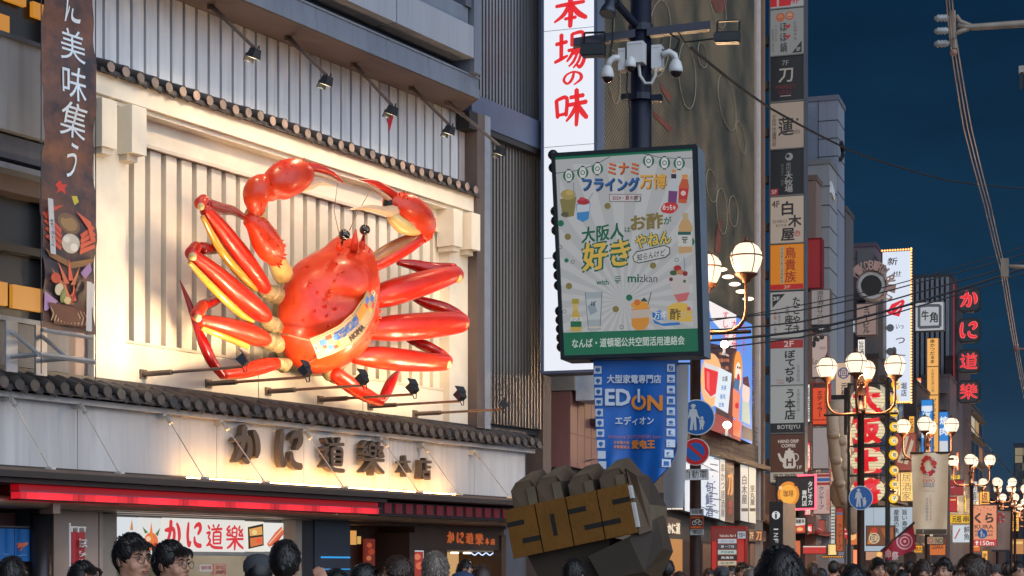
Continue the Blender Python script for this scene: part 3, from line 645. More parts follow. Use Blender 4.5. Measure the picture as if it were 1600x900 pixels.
# walking legs: upper segment with pale stripe, knee and folded lower segment
def leg(main, knee, low, stripe=None, base=None):
    lg = MB(RLEG); pts = limb(lg, main, round0=True, round1=True); o = lg.build('leg', crab)
    def sub(nm, mb): q = mb.build(nm, crab); q.parent = o
    if low: s_ = MB(RDK if low[0][3] < 12 else RLEG); limb(s_, low, 12, 5, True); sub('lower_segment', s_)
    if knee: s_ = MB(RLEG); limb(s_, knee, 14, 5, True, True); k_ = knee[-1]; s_.m(CRM); q = hit(k_[0]+2, k_[1]+5, k_[2]+.1); s_.smooth = True; s_.ell(q, k_[3]*.9*q.y/FPX*.7, None, 12, 8); s_.smooth = False; sub('knee', s_)
    if stripe: s_ = MB(YEL); limb(s_, stripe, 12, 5, True, True); sub('stripe', s_)
    if base: s_ = MB(JOINT); limb(s_, base, 12, 4, True, True); n_ = len(base); [limb(s_, [(b[0], b[1], b[2], b[3]*1.15), (b[0]+2, b[1]+2, b[2], b[3]*1.15)], 12, 0) for b in base[:2]]; sub('joint', s_)
    return o
leg([(322, 330, .95, 10.1), (345, 358, .9, 14.0), (378, 402, .8, 16.4), (404, 437, .7, 14.0), (414, 450, .65, 10.1)], [(318, 312, .9, 8.6), (312, 318, .95, 9.4)], [(322, 318, .85, 9.4), (345, 326, .6, 9.4), (366, 330, .45, 7.0), (390, 346, .3, 3.1)],
    [(317, 340, 1.0, 4), (347, 394, .92, 7), (381, 435, .82, 7), (399, 452, .72, 4)], [(412, 452, .6, 11), (424, 458, .5, 13), (434, 462, .4, 14)])
leg([(302, 400, 1.0, 10.6), (330, 422, .95, 13.7), (372, 460, .85, 17.5), (404, 486, .75, 15.2), (416, 494, .7, 9.9)], [(306, 386, .95, 9.1), (299, 396, 1.0, 10.6)], [(315, 388, .85, 9.9), (336, 388, .65, 9.1), (356, 386, .5, 6.1)],
    [(297, 411, 1.05, 4), (332, 449, 1.0, 6), (374, 489, .9, 6), (394, 502, .82, 4)], [(416, 500, .6, 11), (424, 508, .5, 14), (432, 512, .4, 15)])
leg([(316, 502, 1.0, 9.9), (345, 508, .95, 13.7), (384, 520, .85, 16.7), (408, 528, .75, 13.7), (416, 530, .7, 9.1)], [(316, 478, .95, 9.1), (307, 492, 1.02, 9.9)], [(316, 478, .85, 9.1), (334, 470, .65, 8.4), (350, 462, .5, 5.3)],
    [(318, 514, 1.02, 4), (350, 526, .98, 5), (386, 541, .88, 5)], [(418, 532, .6, 12), (426, 534, .5, 14), (434, 538, .4, 14)])
leg([(352, 585, .8, 8.5), (380, 580, .75, 11.4), (410, 572, .65, 12.3), (430, 568, .55, 9.5)], None, [(347, 587, .8, 5.7), (330, 563, .75, 8.5), (318, 536, .7, 8.5), (305, 505, .62, 4.8), (297, 478, .55, 4.8), (286, 450, .5, 2.4), (281, 438, .48, 0.6)], None, [(436, 568, .5, 9.5), (444, 570, .45, 11.4)])
leg([(712, 428, .85, 12.3), (690, 434, .9, 16.2), (650, 446, .9, 19.9), (610, 458, .85, 20.9), (585, 466, .75, 17.1)], [(704, 421, .8, 10.4), (714, 430, .85, 11.4)], [(706, 421, .8, 10.4), (676, 422, .7, 12.3), (646, 414, .55, 8.6), (622, 410, .45, 4.7)])
leg([(718, 504, .9, 16.3), (694, 506, .95, 19.3), (650, 510, .95, 21.4), (610, 513, .9, 20.4), (580, 516, .8, 15.3)], [(712, 490, .85, 9.1), (722, 502, .9, 12.2)], [(714, 492, .85, 9.1), (694, 482, .75, 10.2), (668, 474, .6, 9.1), (648, 466, .5, 5.1)])
leg([(694, 566, .9, 13.0), (670, 566, .95, 14.9), (624, 562, .95, 17.9), (584, 558, .9, 16.8), (556, 558, .8, 10.9)], [(688, 552, .85, 8.0), (697, 564, .9, 10.9)], [(690, 554, .85, 8.0), (668, 542, .75, 9.0), (648, 534, .6, 6.9), (636, 530, .5, 4.0)])
leg([(526, 586, .7, 12.0), (548, 602, .75, 12.9), (574, 618, .8, 10.9), (594, 627, .8, 8.0)], None, [(596, 627, .8, 6.0), (604, 612, .75, 8.9), (612, 596, .7, 8.0), (622, 580, .6, 2.5)], None, [(516, 582, .6, 12.0), (524, 586, .65, 12.0)])
# pincer arms
cl = MB(RSH); p_ = limb(cl, [(395, 346, 1.1, 15), (404, 356, 1.12, 19), (415, 376, 1.1, 23), (424, 392, 1.0, 21), (428, 402, .95, 14)], 16, 5, True, True); spikes(cl, p_, 70, .05, .02, (.5, 0, -.2), 1.6); o1 = cl.build('claw_arm', crab)
def sub(nm, mb, par): q = mb.build(nm, crab); q.parent = par
m = MB(CRM); limb(m, [(393, 331, 1.1, 14), (399, 337, 1.1, 15), (404, 343, 1.1, 15)], 14, 3); limb(m, [(428, 398, .9, 13), (434, 412, .7, 15), (442, 428, .5, 17)], 12, 4); sub('joint', m, o1)
m = MB(RSH); p_ = limb(m, [(400, 327, 1.15, 14), (400, 312, 1.18, 20), (402, 297, 1.2, 21), (412, 287, 1.2, 16), (418, 286, 1.2, 10)], 16, 5, True, True); spikes(m, p_, 24, .03, .02, (-.2, 0, -.6)); sub('elbow', m, o1)
m = MB(RSH); p_ = limb(m, [(422, 300, 1.25, 15), (432, 290, 1.3, 26), (446, 280, 1.32, 29), (462, 274, 1.32, 27), (474, 272, 1.3, 19), (480, 272, 1.28, 12)], 18, 5, True, True); spikes(m, p_, 70, .04, .02, (-.2, 0, .9), 1.5); sub('palm', m, o1)
m = MB(RLEG); limb(m, [(474, 262, 1.3, 9), (488, 262, 1.35, 8), (506, 266, 1.4, 6), (520, 272, 1.42, 4), (536, 285, 1.45, .8)], 10, 5, True); m.m(CLAWIN); limb(m, [(478, 270, 1.32, 5), (496, 272, 1.37, 4), (518, 279, 1.42, 2), (532, 286, 1.44, .6)], 8, 4); sub('pincer', m, o1)
m = MB(CLAWIN); limb(m, [(470, 292, 1.3, 9), (484, 290, 1.35, 7), (500, 285, 1.4, 4.5), (524, 291, 1.45, .8)], 10, 5, True); sub('pincer', m, o1)
cl = MB(RLEG); limb(cl, [(580, 414, .85, 13), (605, 400, .95, 15), (632, 384, 1.05, 15), (656, 370, 1.12, 12)], 14, 5, True, True); cl.m(pm((150, 104, 70), .4, 0, .3, 8, .1, .3)); limb(cl, [(578, 406, .98, 6), (604, 391, 1.08, 9), (632, 376, 1.16, 8), (652, 366, 1.18, 5)], 12, 4, True, True); o2 = cl.build('claw_arm', crab)
m = MB(RSH); p_ = limb(m, [(664, 366, 1.2, 12), (668, 352, 1.25, 14), (668, 344, 1.28, 12)], 14, 4, True, True); spikes(m, p_, 16, .035, .02, (.7, 0, -.3)); sub('elbow', m, o2)
m = MB(RSH); p_ = limb(m, [(666, 350, 1.3, 16), (654, 342, 1.35, 25), (638, 332, 1.4, 28), (622, 323, 1.4, 24), (614, 318, 1.38, 17)], 18, 5, True, True); spikes(m, p_, 50, .035, .018, (0, 0, 1), 1.5); m.m(CRM); limb(m, [(650, 356, 1.36, 12), (630, 352, 1.42, 14), (614, 340, 1.42, 10)], 12, 4, True, True); sub('palm', m, o2)
m = MB(RLEG); limb(m, [(614, 306, 1.4, 9), (602, 297, 1.45, 8), (588, 288, 1.5, 6), (574, 283, 1.52, 3), (562, 281, 1.53, .7)], 10, 5, True); m.m(CLAWIN); limb(m, [(609, 312, 1.42, 4), (598, 304, 1.46, 4), (584, 294, 1.5, 2.5), (570, 286, 1.52, .7)], 8, 4); sub('pincer', m, o2)
m = MB(CLAWIN); limb(m, [(616, 330, 1.42, 11), (600, 329, 1.46, 7), (580, 325, 1.5, 5), (562, 325, 1.52, 3), (543, 328, 1.54, .7)], 10, 5, True); sub('pincer', m, o2)
m = MB(pm((20, 14, 12), .6)); m.ell(hit(606, 318, 1.4), (.07, .07, .09)); sub('claw_hollow', m, o2)
# printed sash across the shell
def sashmap(t, w, e=0.):                                      # t along, w across (0 upper edge .. 1 lower)
    up = [(484, 529), (505, 521), (530, 508), (552, 488), (568, 465), (580, 440)]; lo = [(497, 561), (520, 553), (548, 540), (570, 519), (584, 492), (590, 462)]
    x = t*(len(up)-1); i = min(int(x), len(up)-2); f = x-i
    a = [up[i][k]+(up[i+1][k]-up[i][k])*f for k in (0, 1)]; b = [lo[i][k]+(lo[i+1][k]-lo[i][k])*f for k in (0, 1)]
    u, v = a[0]+(b[0]-a[0])*w, a[1]+(b[1]-a[1])*w
    return hit(u, v, 1.20+.06*math.sin(math.pi*t)+e)
def sg(m, t0, t1, w0, w1, e_, n=10):
    vs = [sashmap(t0+(t1-t0)*i/n, w, e_) for i in range(n+1) for w in (w0, w1)]
    m.smooth = True; m.add(vs, [(2*i, 2*i+1, 2*i+3, 2*i+2) for i in range(n)]); m.smooth = False
CLOTH = pm((168, 142, 108), .7, 0, .06)
m = MB(CLOTH); sg(m, 0, 1, 0, 1, 0, 20); sg(m, 0, 1, 0, 1, -.02, 20)
m.tube([hit(434, 520, .55), hit(452, 524, .9), hit(470, 529, 1.08), sashmap(0, .1)], .012, 5); m.tube([hit(468, 574, .7), hit(484, 566, 1.0), sashmap(0, .9)], .012, 5)
sash = m.build('sash', crab)
m = MB(pm((60, 46, 40), .6))
for i in range(30): sg(m, .06+i*.03, .075+i*.03, .06, .09, .004, 1); sg(m, .06+i*.03, .075+i*.03, .91, .94, .004, 1)
for c_, q in (((64, 110, 190), ((.10, .2, .25, .5), (.18, .24, .6, .82), (.28, .34, .3, .52), (.80, .86, .18, .4), (.87, .93, .45, .7), (.13, .17, .72, .86))), ((206, 66, 50), ((.12, .17, .5, .66), (.2, .27, .18, .36), (.23, .29, .7, .86), (.76, .80, .3, .5), (.83, .9, .7, .86), (.9, .94, .2, .36))), ((236, 170, 60), ((.29, .32, .60, .84), (.345, .37, .3, .46), (.78, .82, .62, .8)))):
    m.m(pm(c_, .6)); [sg(m, a, b, w0, w1, .004, 2) for a, b, w0, w1 in q]
for t_ in (.03, .955):
    m.m(pm((240, 214, 176), .6)); sg(m, t_-.02, t_+.025, .32, .68, .005, 2); m.m(pm((180, 60, 50), .6)); sg(m, t_-.008, t_+.012, .42, .58, .008, 2)
q = m.build('print', crab); q.parent = sash
m = MB(pm((40, 84, 150), .6)); f = lambda x, y, d=0: sashmap(.30+.46*x, .16+.42*y, .008)
m.text('フライング', (.04, .0, .66, 1), f, 0, .05); m.m(pm((222, 140, 50), .6)); m.text('万博', (.68, 0, 1, .9), f, 0, .03)
m.m(pm((60, 46, 40), .6)); m.text('NOMA', (.28, 1.2, .7, 1.75), f, 0, .03); q = m.build('lettering', crab); q.parent = sash

# ---------------------------------------------------------------- floodlights of the facade
SPOTM = pm((52, 58, 66), .4, .4); ARM = pm((120, 104, 94), .45, .4, .25, 3)
def flood(kind, label, a, base_c, head, out, aim, energy, up):
    """arm from the wall point to the lamp head"""
    s_, z_ = a
    root = thing('floodlight', label, 'floodlight', KF.w(s_, z_, base_c), 'floodlights reaching out from the restaurant facade')
    p0 = KF.w(s_, z_, base_c); p1 = head
    m = MB(ARM); m.tube([p0, p1], .02 if up else .026, 8); m.tube([p0, p0.lerp(p1, .3)], .036, 8); m.box(KF, s_-.06, s_+.06, z_-.06, z_+.06, base_c-.02, base_c+.02); m.build('arm', root)
    d = (Vector(aim)-p1).normalized(); x_ = d.cross(Vector((0, 0, 1))).normalized(); y_ = x_.cross(d)
    hc = p1+Vector((0, 0, .10 if up else -.10))
    q = lambda a_, b_, c_: hc+x_*a_*.66+y_*b_*.66+d*c_*.66
    m = MB(SPOTM); m.hexa([q(-.09, -.07, -.13), q(.09, -.07, -.13), q(.09, .07, -.13), q(-.09, .07, -.13), q(-.13, -.09, .06), q(.13, -.09, .06), q(.13, .09, .06), q(-.13, .09, .06)])
    m.hexa([q(-.135, .085, .0), q(.135, .085, .0), q(.135, .1, .0), q(-.135, .1, .0), q(-.15, .09, .17), q(.15, .09, .17), q(.15, .105, .17), q(-.15, .105, .17)]); m.build('head', root)
    m = MB(em((255, 232, 190), 6, False)); m.poly([q(-.11, -.075, .062), q(.11, -.075, .062), q(.11, .075, .062), q(-.11, .075, .062)]); m.build('lens', root)
    m = MB(pm((24, 24, 26), .5)); m.tube([p1+Vector((0, 0, .02)), p1+KF.a*.05+Vector((0, 0, -.06)), p1+KF.a*.10+Vector((0, 0, -.05)), p1+KF.a*.11+Vector((0, 0, .05)), hc], .008, 5); m.build('cable', root)
    if energy: lamp('SPOT', hc+d*.1, energy, (1, .73, .44), root, .08, aim, 150, .6)
lab = ['lower facade floodlight beside the folded lowest left leg of the crab', 'lower facade floodlight under the left rim of the crab shell', 'lower facade floodlight in front of the crab leg below the sash', 'lower facade floodlight under the middle right crab leg', 'lower facade floodlight in front of the pale right pilaster', 'lower facade floodlight in front of the ribbed corner wing']
for i, (ua, va, ub, vb) in enumerate(((220, 585, 380, 573), (322, 600, 468, 593), (415, 612, 556, 603), (497, 625, 637, 619), (575, 635, 707, 625), (645, 647, 776, 647))):
    a = KF.px(ua, va, 0); hd = KF.w(a[0], a[1], 1.72)
    flood('low', lab[i], a, .04, hd, 1.72, KF.w(a[0]+(-.9, -.2, 0, .1, .3, -1.0)[i], 6.5, 0), (215, 150, 140, 135, 165, 65)[i], True)
lab = ['upper facade floodlight hanging from the soffit left of the crab claw', 'upper facade floodlight hanging over the left crab claw', 'upper facade floodlight hanging above the red warning triangle', 'upper facade floodlight hanging just before the end of the pale siding', 'upper facade floodlight hanging in front of the ribbed corner wing']
for i, (ua, va, ub, vb) in enumerate(((330, 24, 397, 74), (450, 75, 510, 117), (553, 120, 612, 164), (643, 157, 702, 195), (700, 172, 781, 228))):
    q = KF.px(ub, vb, 1.3); hd = KF.w(q[0], q[1], 1.3)
    flood('up', lab[i], (KF.px(ua, va, .4)[0], 9.28), .4, hd, 1.3, KF.w(q[0], 5.4, 0), 66 if i < 4 else 30, False)

# ---------------------------------------------------------------- tall printed banner on the left
fr = FR(KF.w(0, 0, 1.0), KD)
bn = thing('hanging_banner', 'tall dark brown banner with white characters above crab dishes beside the crab bay', 'banner', fr.w(2.1, 4.4, 0))
bm_ = lambda u, v, d=0: fr.w(fr.px(u, 300)[0], fr.px(107, v)[1], d+.03*math.sin(v*.028+u*.03)+.015*math.sin(v*.09))
m = MB(shell('printed cloth', (48, 44, 52), (128, 82, 62), .5, .04, 2))
nu, nv = 6, 60; vs = [bm_(66+(148-66)*i/nu, -45+(517+45)*j/nv) for j in range(nv+1) for i in range(nu+1)]
m.smooth = True; m.add(vs, [(j*(nu+1)+i, j*(nu+1)+i+1, (j+1)*(nu+1)+i+1, (j+1)*(nu+1)+i) for j in range(nv) for i in range(nu)]); m.smooth = False; m.build('cloth', bn)
m = MB(pm((222, 228, 232), .6)); f = lambda x, y, d=0: bm_(x, y, .008)
for ch, bx in (('に', (101, -26, 126, 34)), ('美', (95, 42, 131, 94)), ('味', (94, 102, 130, 156)), ('集', (90, 160, 133, 214)), ('う', (103, 222, 120, 276))): m.text(ch, bx, f, 0, .0, shear=.08, res=3)

m.build('lettering', bn)
it = [('p', [(88, 293), (96, 284), (99, 290), (107, 288), (102, 296), (104, 304), (96, 300), (90, 306), (92, 298)], (206, 60, 46)), ('p', [(112, 305), (120, 303), (123, 312), (117, 318)], (200, 180, 60)),
      ('d', 106, 350, 16, (126, 92, 66), 17), ('d', 106, 350, 12, (160, 120, 76), 12), ('d', 107, 381, 14, (204, 190, 170), 15), ('d', 100, 376, 5, (224, 214, 198)), ('d', 112, 386, 6, (230, 220, 206))]
for k in range(4): it += [('p', [(68, 342+k*12), (72, 338+k*12), (93, 362+k*9), (91, 368+k*9)], (206, 84, 62)), ('p', [(144, 350+k*10), (142, 345+k*10), (120, 364+k*8), (122, 371+k*8)], (210, 92, 66))]
it += [('p', [(70, 348), (78, 330), (100, 322), (84, 336), (78, 352)], (204, 76, 52)), ('p', [(143, 368), (138, 340), (118, 328), (132, 352), (136, 372)], (214, 96, 66)), ('p', [(68, 396), (107, 410), (146, 396), (140, 408), (107, 420), (74, 408)], (136, 96, 56)),
       ('p', [(66, 462), (90, 474), (70, 492), (66, 492)], (166, 126, 170)), ('p', [(122, 424), (138, 404), (142, 416), (130, 432)], (150, 116, 160))]
for k, (u, v, u2, v2) in enumerate(((104, 404, 106, 440), (86, 412, 100, 446), (122, 414, 110, 446), (112, 440, 116, 470), (92, 440, 112, 476), (74, 426, 96, 452), (128, 432, 112, 462))): it.append(('p', [(u-1, v), (u2-4, v2), (u2+4, v2-2)], (214-8*(k % 3), 88+14*(k % 3), 66)))
it += [('d', 80, 440, 8, (196, 70, 50)), ('d', 88, 456, 7, (206, 190, 160), 9), ('d', 96, 464, 5, (110, 120, 60), 11), ('d', 104, 470, 6, (200, 176, 120)), ('d', 122, 450, 7, (60, 40, 40), 14), ('p', [(72, 478), (140, 480), (136, 508), (82, 510)], (110, 62, 44))]
for k in range(12): it.append(('l', [(76+k*5.2, 484), (80+k*5.2, 494), (76+k*5.2, 506)], 1.6, (196, 160, 120)))
it += [('r', 72, 318, 80, 404, (196, 190, 186)), ('r', 129, 436, 137, 514, (196, 190, 186)), ('r', 137.6, 438, 143, 475, (196, 190, 186))]
for i, q in enumerate(it):                                     # dark ink for the captions sits on the pale strips
    pass
P_, T_ = art(it, lambda u, v, d=0: bm_(u, v, d*.35+.001), None, .004, .004); P_.build('print', bn)
m = MB(pm((40, 30, 30), .6)); m.text('旬の味を集めて味わう贅沢', (73.5, 320, 78.5, 402), lambda x, y, d=0: bm_(x, y, .06), 0, 0, True); m.text('道頓堀の蟹の味に集う', (130.5, 438, 135.5, 512), lambda x, y, d=0: bm_(x, y, .06), 0, 0, True); m.build('caption', bn)
GALV = pm((176, 174, 174), .4, .5, .2, 3)
m = MB(GALV); a0 = fr.px(66, 520)[0]; a1 = fr.px(144, 520)[0]; z = fr.px(107, 522)[1]
m.tube([fr.w(a0, z, 0), fr.w(a1, z, 0)], .025, 6); m.build('rod', bn)
m = MB(GALV); z = 4.12
m.tube([fr.w(a0-.05, z, 0), fr.w(a1+.03, z, 0)], .035, 6)
for s_ in (a0-.05, a0+.42): m.tube([fr.w(s_, z, 0), fr.w(s_, z, -.45)], .03, 6); m.tube([fr.w(s_, z, 0), fr.w(s_, z+.3, -.45)], .025, 6); m.box(fr, s_-.09, s_+.09, z-.18, z+.42, -.47, -.44)
m.build('bracket', bn)
m = MB(pm((60, 56, 56), .4, .6)); [m.tube([fr.w(fr.px(u, 300)[0], 3.9, .0), fr.w(fr.px(u, 300)[0], 9.2, .0)], .007, 5) for u in (64.5, 149.5)]; m.build('wire', bn)
for u in (64.5, 149.5):
    pass
# ---------------------------------------------------------------- lightbox of the neighbouring wall: 本場の味
WH = (232, 236, 246)
hs = sign('projecting_sign', 'tall glowing white lightbox with red brush characters 本場の味 beside the ribbed wing', 'lightbox sign', 846, -70, 933, 583, 32.3, WH, (), .5, (70, 84, 112), 1.0, .05, side=(104, 112, 128))
fr = FF(846, 32.3); mp = planemap(fr, 260, 890)
m = MB(em((226, 26, 34), 1.0, False)); f = lambda x, y, d=0: mp(x, y, .006)
for ch, bx in (('本', (865, -8, 917, 43)), ('場', (867, 51, 917, 107)), ('の', (879, 111, 910, 134)), ('味', (867, 141, 917, 197))): brush(m, ch, bx, f, 0, 1.1)
m.build('lettering', hs)
m = MB(pm((150, 160, 176), .5))
for v in (46, 228, 402): m.poly([mp(849, v, .004), mp(931, v, .004), mp(931, v-1, .004), mp(849, v-1, .004)])
m.build('seam', hs)

# ---------------------------------------------------------------- the dark pole with billboard, cameras and floodlights
NAVY = pm((22, 28, 48), .45, .3, .25, 2)
PY = 20.25; px_ = (1001.5-800)/2800*PY
pole = thing('street_pole', 'dark navy steel pole with cross arms carrying the green and white billboard', 'pole', (px_, PY, 0))
m = MB(NAVY); m.smooth = True; m.tube([(px_, PY, 0), (px_, PY, 9.2)], .118, 20); m.smooth = False; m.build('shaft', pole)
pf = FF(1001.5, PY)
m = MB(NAVY); m.tube([at(1001, 158, PY-.02), at(1001, 148, PY-.02)], .135, 16); m.tube([at(1001, 51, PY), at(1001, 40, PY)], .14, 16)
b_ = pf.px(1000, 150)[1]; m.box(pf, -.22, -.12, b_-.03, b_+.03, -.05, .05); m.box(pf, .12, .24, b_-.08, b_-.01, -.05, .05); m.build('clamp', pole)
for (ua, va, ub, vb) in ((896, 68, 992, 54), (1010, 52, 1109, 41)):
    p0, p1 = at(ua, va, PY-.1), at(ub, vb, PY-.1); m = MB(NAVY); u_ = Vector((0, .06, 0)); z_ = Vector((0, 0, .045))
    m.hexa([p0-u_-z_, p1-u_-z_, p1+u_-z_, p0+u_-z_, p0-u_+z_, p1-u_+z_, p1+u_+z_, p0+u_+z_]); m.build('cross_arm', pole)
m = MB(NAVY); m.tube([at(962, 4, PY-.5), at(1000, 47, PY)], .045, 10); m.build('cross_arm', pole)
m = MB(pm((18, 18, 20), .6))
for pts in (((1034, 60), (1030, 75), (1044, 82), (1056, 76), (1062, 62)), ((1046, 52), (1062, 62), (1058, 80), (1036, 86)), ((1060, 50), (1070, 66), (1120, 60)), ((980, 112), (979, 140), (984, 170), (984, 240)), ((958, 26), (957, 60), (952, 95))): m.tube([at(u, v, PY-.16) for u, v in pts], .010, 5)
m.build('cable', pole)
FL = pm((26, 28, 32), .4, .2)
def smallflood(u0, v0, u1, v1, label):
    t = thing('floodlight', label, 'floodlight', at((u0+u1)/2, v1, PY-.1), 'flat floodlights hanging under the pole arms')
    f = FF(u0, PY-.15, -.06); a0, a1 = 0, f.px(u1, v0)[0]; b0, b1 = f.px(u0, v1)[1], f.px(u0, v0)[1]
    m = MB(FL); m.box(f, a0, a1, b0, b1, -.06, .05); m.m(pm((46, 50, 54), .2)); m.box(f, a0+.015, a1-.015, b0+.015, b1-.015, .05, .058); m.build('head', t)
    m = MB(FL); m.box(f, a0-.015, a0-.002, (b0+b1)/2, b1+.12, -.02, .02); m.box(f, a1+.002, a1+.015, (b0+b1)/2, b1+.12, -.02, .02); m.box(f, a0-.015, a1+.015, b1+.12, b1+.132, -.02, .02); m.build('yoke', t)
smallflood(885, 70, 911, 90, 'flat black floodlight hanging in front of the glowing white lightbox')
smallflood(1093, 52, 1119, 69, 'flat black floodlight hanging in front of the hatched screen')
t = thing('floodlight', 'round dark floodlight with a pale lens on the top arm of the navy pole', 'floodlight', at(948, 25, PY-.5))
m = MB(pm((52, 58, 70), .35, .4)); m.smooth = True; m.lathe(at(949, 22, PY-.55), [(.02, .26), (.05, .24), (.06, .12), (.085, .06), (.092, 0), (.085, -.005)], 16, Vector((.25, .3, 1))); m.smooth = False; m.build('head', t)
m = MB(pm((170, 160, 150), .15, .1)); m.lathe(at(949, 22.5, PY-.55), [(.0, .004), (.083, .004), (.083, 0)], 16, Vector((.25, .3, 1))); m.build('lens', t)
m = MB(FL); m.tube([at(949, 8, PY-.5), at(958, -4, PY-.5), at(964, 6, PY-.5)], .012, 6); m.build('yoke', t)
CAMW = pm((206, 206, 206), .35, 0, .08, 5)
def dome(label, arm, c, rr, boxes):
    t = thing('surveillance_camera', label, 'camera', at(c[0], c[1]+10, PY-.25), 'surveillance cameras on the navy pole')
    m = MB(CAMW)
    for u0, v0, u1, v1, dz in boxes:
        f = FF(u0, PY-.14-dz); m.box(f, 0, f.px(u1, v0)[0], f.px(u0, v1)[1], f.px(u0, v0)[1], -.12, .04); m.box(f, .01, f.px(u1, v0)[0]-.01, f.px(u0, v0+4)[1], f.px(u0, v0+2)[1], .04, .046)
    m.build('junction_box', t)
    if arm: m = MB(CAMW); m.smooth = True; m.tube([at(u, v, PY-.22) for u, v in arm], .036, 10); m.smooth = False; m.build('arm', t)
    q = at(c[0], c[1], PY-.25); s_ = rr*PY/FPX
    m = MB(CAMW); m.smooth = True; m.lathe(q, [(s_*.45, s_*1.6), (s_*.8, s_*1.2), (s_*1.02, s_*.4), (s_*1.05, -.1*s_), (s_*.96, -.25*s_)], 16); m.smooth = False; m.build('housing', t)
    m = MB(pm((36, 24, 20), .08, 0, .1, 4, 0, .6)); m.smooth = True; m.ell(q-Vector((0, 0, s_*.15)), (s_*.86, s_*.86, s_*.95), None, 16, 10); m.smooth = False; m.build('dome', t)
dome('white dome camera on the gooseneck nearest the glowing lightbox', [(968, 91), (960, 90), (953, 95), (949, 106)], (949, 119), 10, [(967, 77, 978, 111, 0)])
dome('white dome camera tucked under the central white box of the navy pole', None, (985, 103), 8.5, [(981, 67, 1006, 100, .06)])
dome('white dome camera on the gooseneck on the hatched screen side of the pole', [(1034, 86), (1046, 81), (1054, 86), (1057, 98)], (1056, 110), 10.5, [(1019, 72, 1034, 108, 0)])
m = MB(pm((190, 188, 184), .5)); m.tube([at(998, 100, PY-.2), at(1000, 118, PY-.2), at(1008, 130, PY-.2), at(1018, 130, PY-.2), at(1024, 118, PY-.2), at(1025, 106, PY-.2)], .018, 8); o = m.build('conduit', pole)

# billboard: a slightly crooked double-faced box
bbf = FF(877, 20.0, rad(2.2)); hit4 = [bbf.px(*q) for q in ((862, 240), (1088, 226), (1098, 555), (877, 562))]
def bq(s_, t_, c=0):
    (x0, y0), (x1, y1), (x2, y2), (x3, y3) = hit4
    return bbf.w((x0*(1-s_)+x1*s_)*(1-t_)+(x3*(1-s_)+x2*s_)*t_, (y0*(1-s_)+y1*s_)*(1-t_)+(y3*(1-s_)+y2*s_)*t_, c)
bb = thing('billboard', 'crooked framed billboard with drinks and green lettering on the navy pole', 'billboard', bq(.5, 1, -.25))
m = MB(pm((30, 38, 44), .45, .3))
fw, fh = .025, .018
for s0, s1, t0, t1 in ((0, 1, 0, fh), (0, 1, 1-fh, 1), (0, fw, fh, 1-fh), (1-fw, 1, fh, 1-fh)): m.hexa([bq(s_, t_, c) for c in (-.07, .03) for s_, t_ in ((s0, t1), (s1, t1), (s1, t0), (s0, t0))])
m.m(pm((120, 130, 142), .5, .2)); m.hexa([bq(s_, t_, c) for c in (-.42, -.071) for s_, t_ in ((0, 1), (1, 1), (1, 0), (0, 0))]); m.build('cabinet', bb)
m = MB(pm((16, 18, 22), .5))                                  # wrought scrolls behind the box
for v in (242, 262, 330, 345, 360, 400, 414, 430, 446, 486, 500, 514, 528, 542): q = bbf.px(864+(v-240)*.045, v, -.2); m.smooth = True; m.ell(bbf.w(q[0], q[1], -.2), (.06, .05, .06), None, 10, 6); m.smooth = False
m.build('scroll_ornament', bb)
bp = lambda u, v, d=0: bbf.w(*bbf.px(u, v, .0), d)
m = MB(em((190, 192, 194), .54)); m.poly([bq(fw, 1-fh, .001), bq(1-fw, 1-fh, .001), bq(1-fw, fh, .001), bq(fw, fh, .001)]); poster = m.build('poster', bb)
GR = (8, 112, 78); GD = (0, 100, 66); OL = (136, 122, 60); GYL = (206, 206, 206)
it = []
cu, cv = 975, 470
rays = []
for i in range(26):                                            # rays of the printed sunburst
    a0, a1 = 2*math.pi*i/26, 2*math.pi*(i+.5)/26
    pts = []
    for a in (a0, a1):
        dx, dy = math.cos(a), math.sin(a); k = min((1086-cu)/dx if dx > 1e-3 else 1e9, (872-cu)/dx if dx < -1e-3 else 1e9, (520-cv)/dy if dy > 1e-3 else 1e9, (250-cv)/dy if dy < -1e-3 else 1e9)
        pts.append((cu+dx*k*.97, cv+dy*k*.97))
    rays.append(('p', [(cu, cv)]+pts, (204, 205, 207)))
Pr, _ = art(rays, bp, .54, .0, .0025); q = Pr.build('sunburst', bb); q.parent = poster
it += [('p', [(866, 250), (1085, 235.5), (1085, 231), (866, 244.5)], GR), ('p', [(880, 520), (1092, 513), (1094, 551), (881, 557.5)], GR)]
it += [('l', [(868, 271), (900, 267), (930, 258), (953, 245)], 1, (60, 70, 70)), ('l', [(1004, 240), (1030, 246), (1060, 248), (1083, 247)], 1, (60, 70, 70))]
for u, v in ((889, 275), (911, 270), (934, 264), (1014, 252), (1039, 255), (1062, 256)): it += [('d', u, v, 9, (30, 110, 80)), ('d', u, v, 5.5, (222, 224, 222), 9), ('o', u, v, 3.6, 1.2, (40, 60, 56)), ('r', u-2.6, v-10.5, u+2.6, v-8.5, (30, 30, 30)), ('r', u-2.6, v+8.5, u+2.6, v+10.5, (30, 30, 30))]
it += [('t', 'ミナミ', 952, 256, 999, 274, (150, 66, 30), .05), ('t', 'ミナミ', 951, 255, 998, 273, (226, 112, 46), .02),
       ('t', 'フライング', 912, 279, 1000, 300, (20, 50, 90), .06), ('t', 'フライング', 911, 278, 999, 299, (36, 100, 176), .03), ('t', '万博', 1002, 274, 1042, 296, (150, 110, 50), .05), ('t', '万博', 1001, 273, 1041, 295, (232, 176, 70), .03),
       ('r', 953, 304, 1003, 316, (120, 90, 100)), ('r', 954, 305, 1002, 315, (206, 204, 206)), ('t', '2024・夏の陣', 958, 306.5, 998, 313.5, (140, 40, 60), .02)]
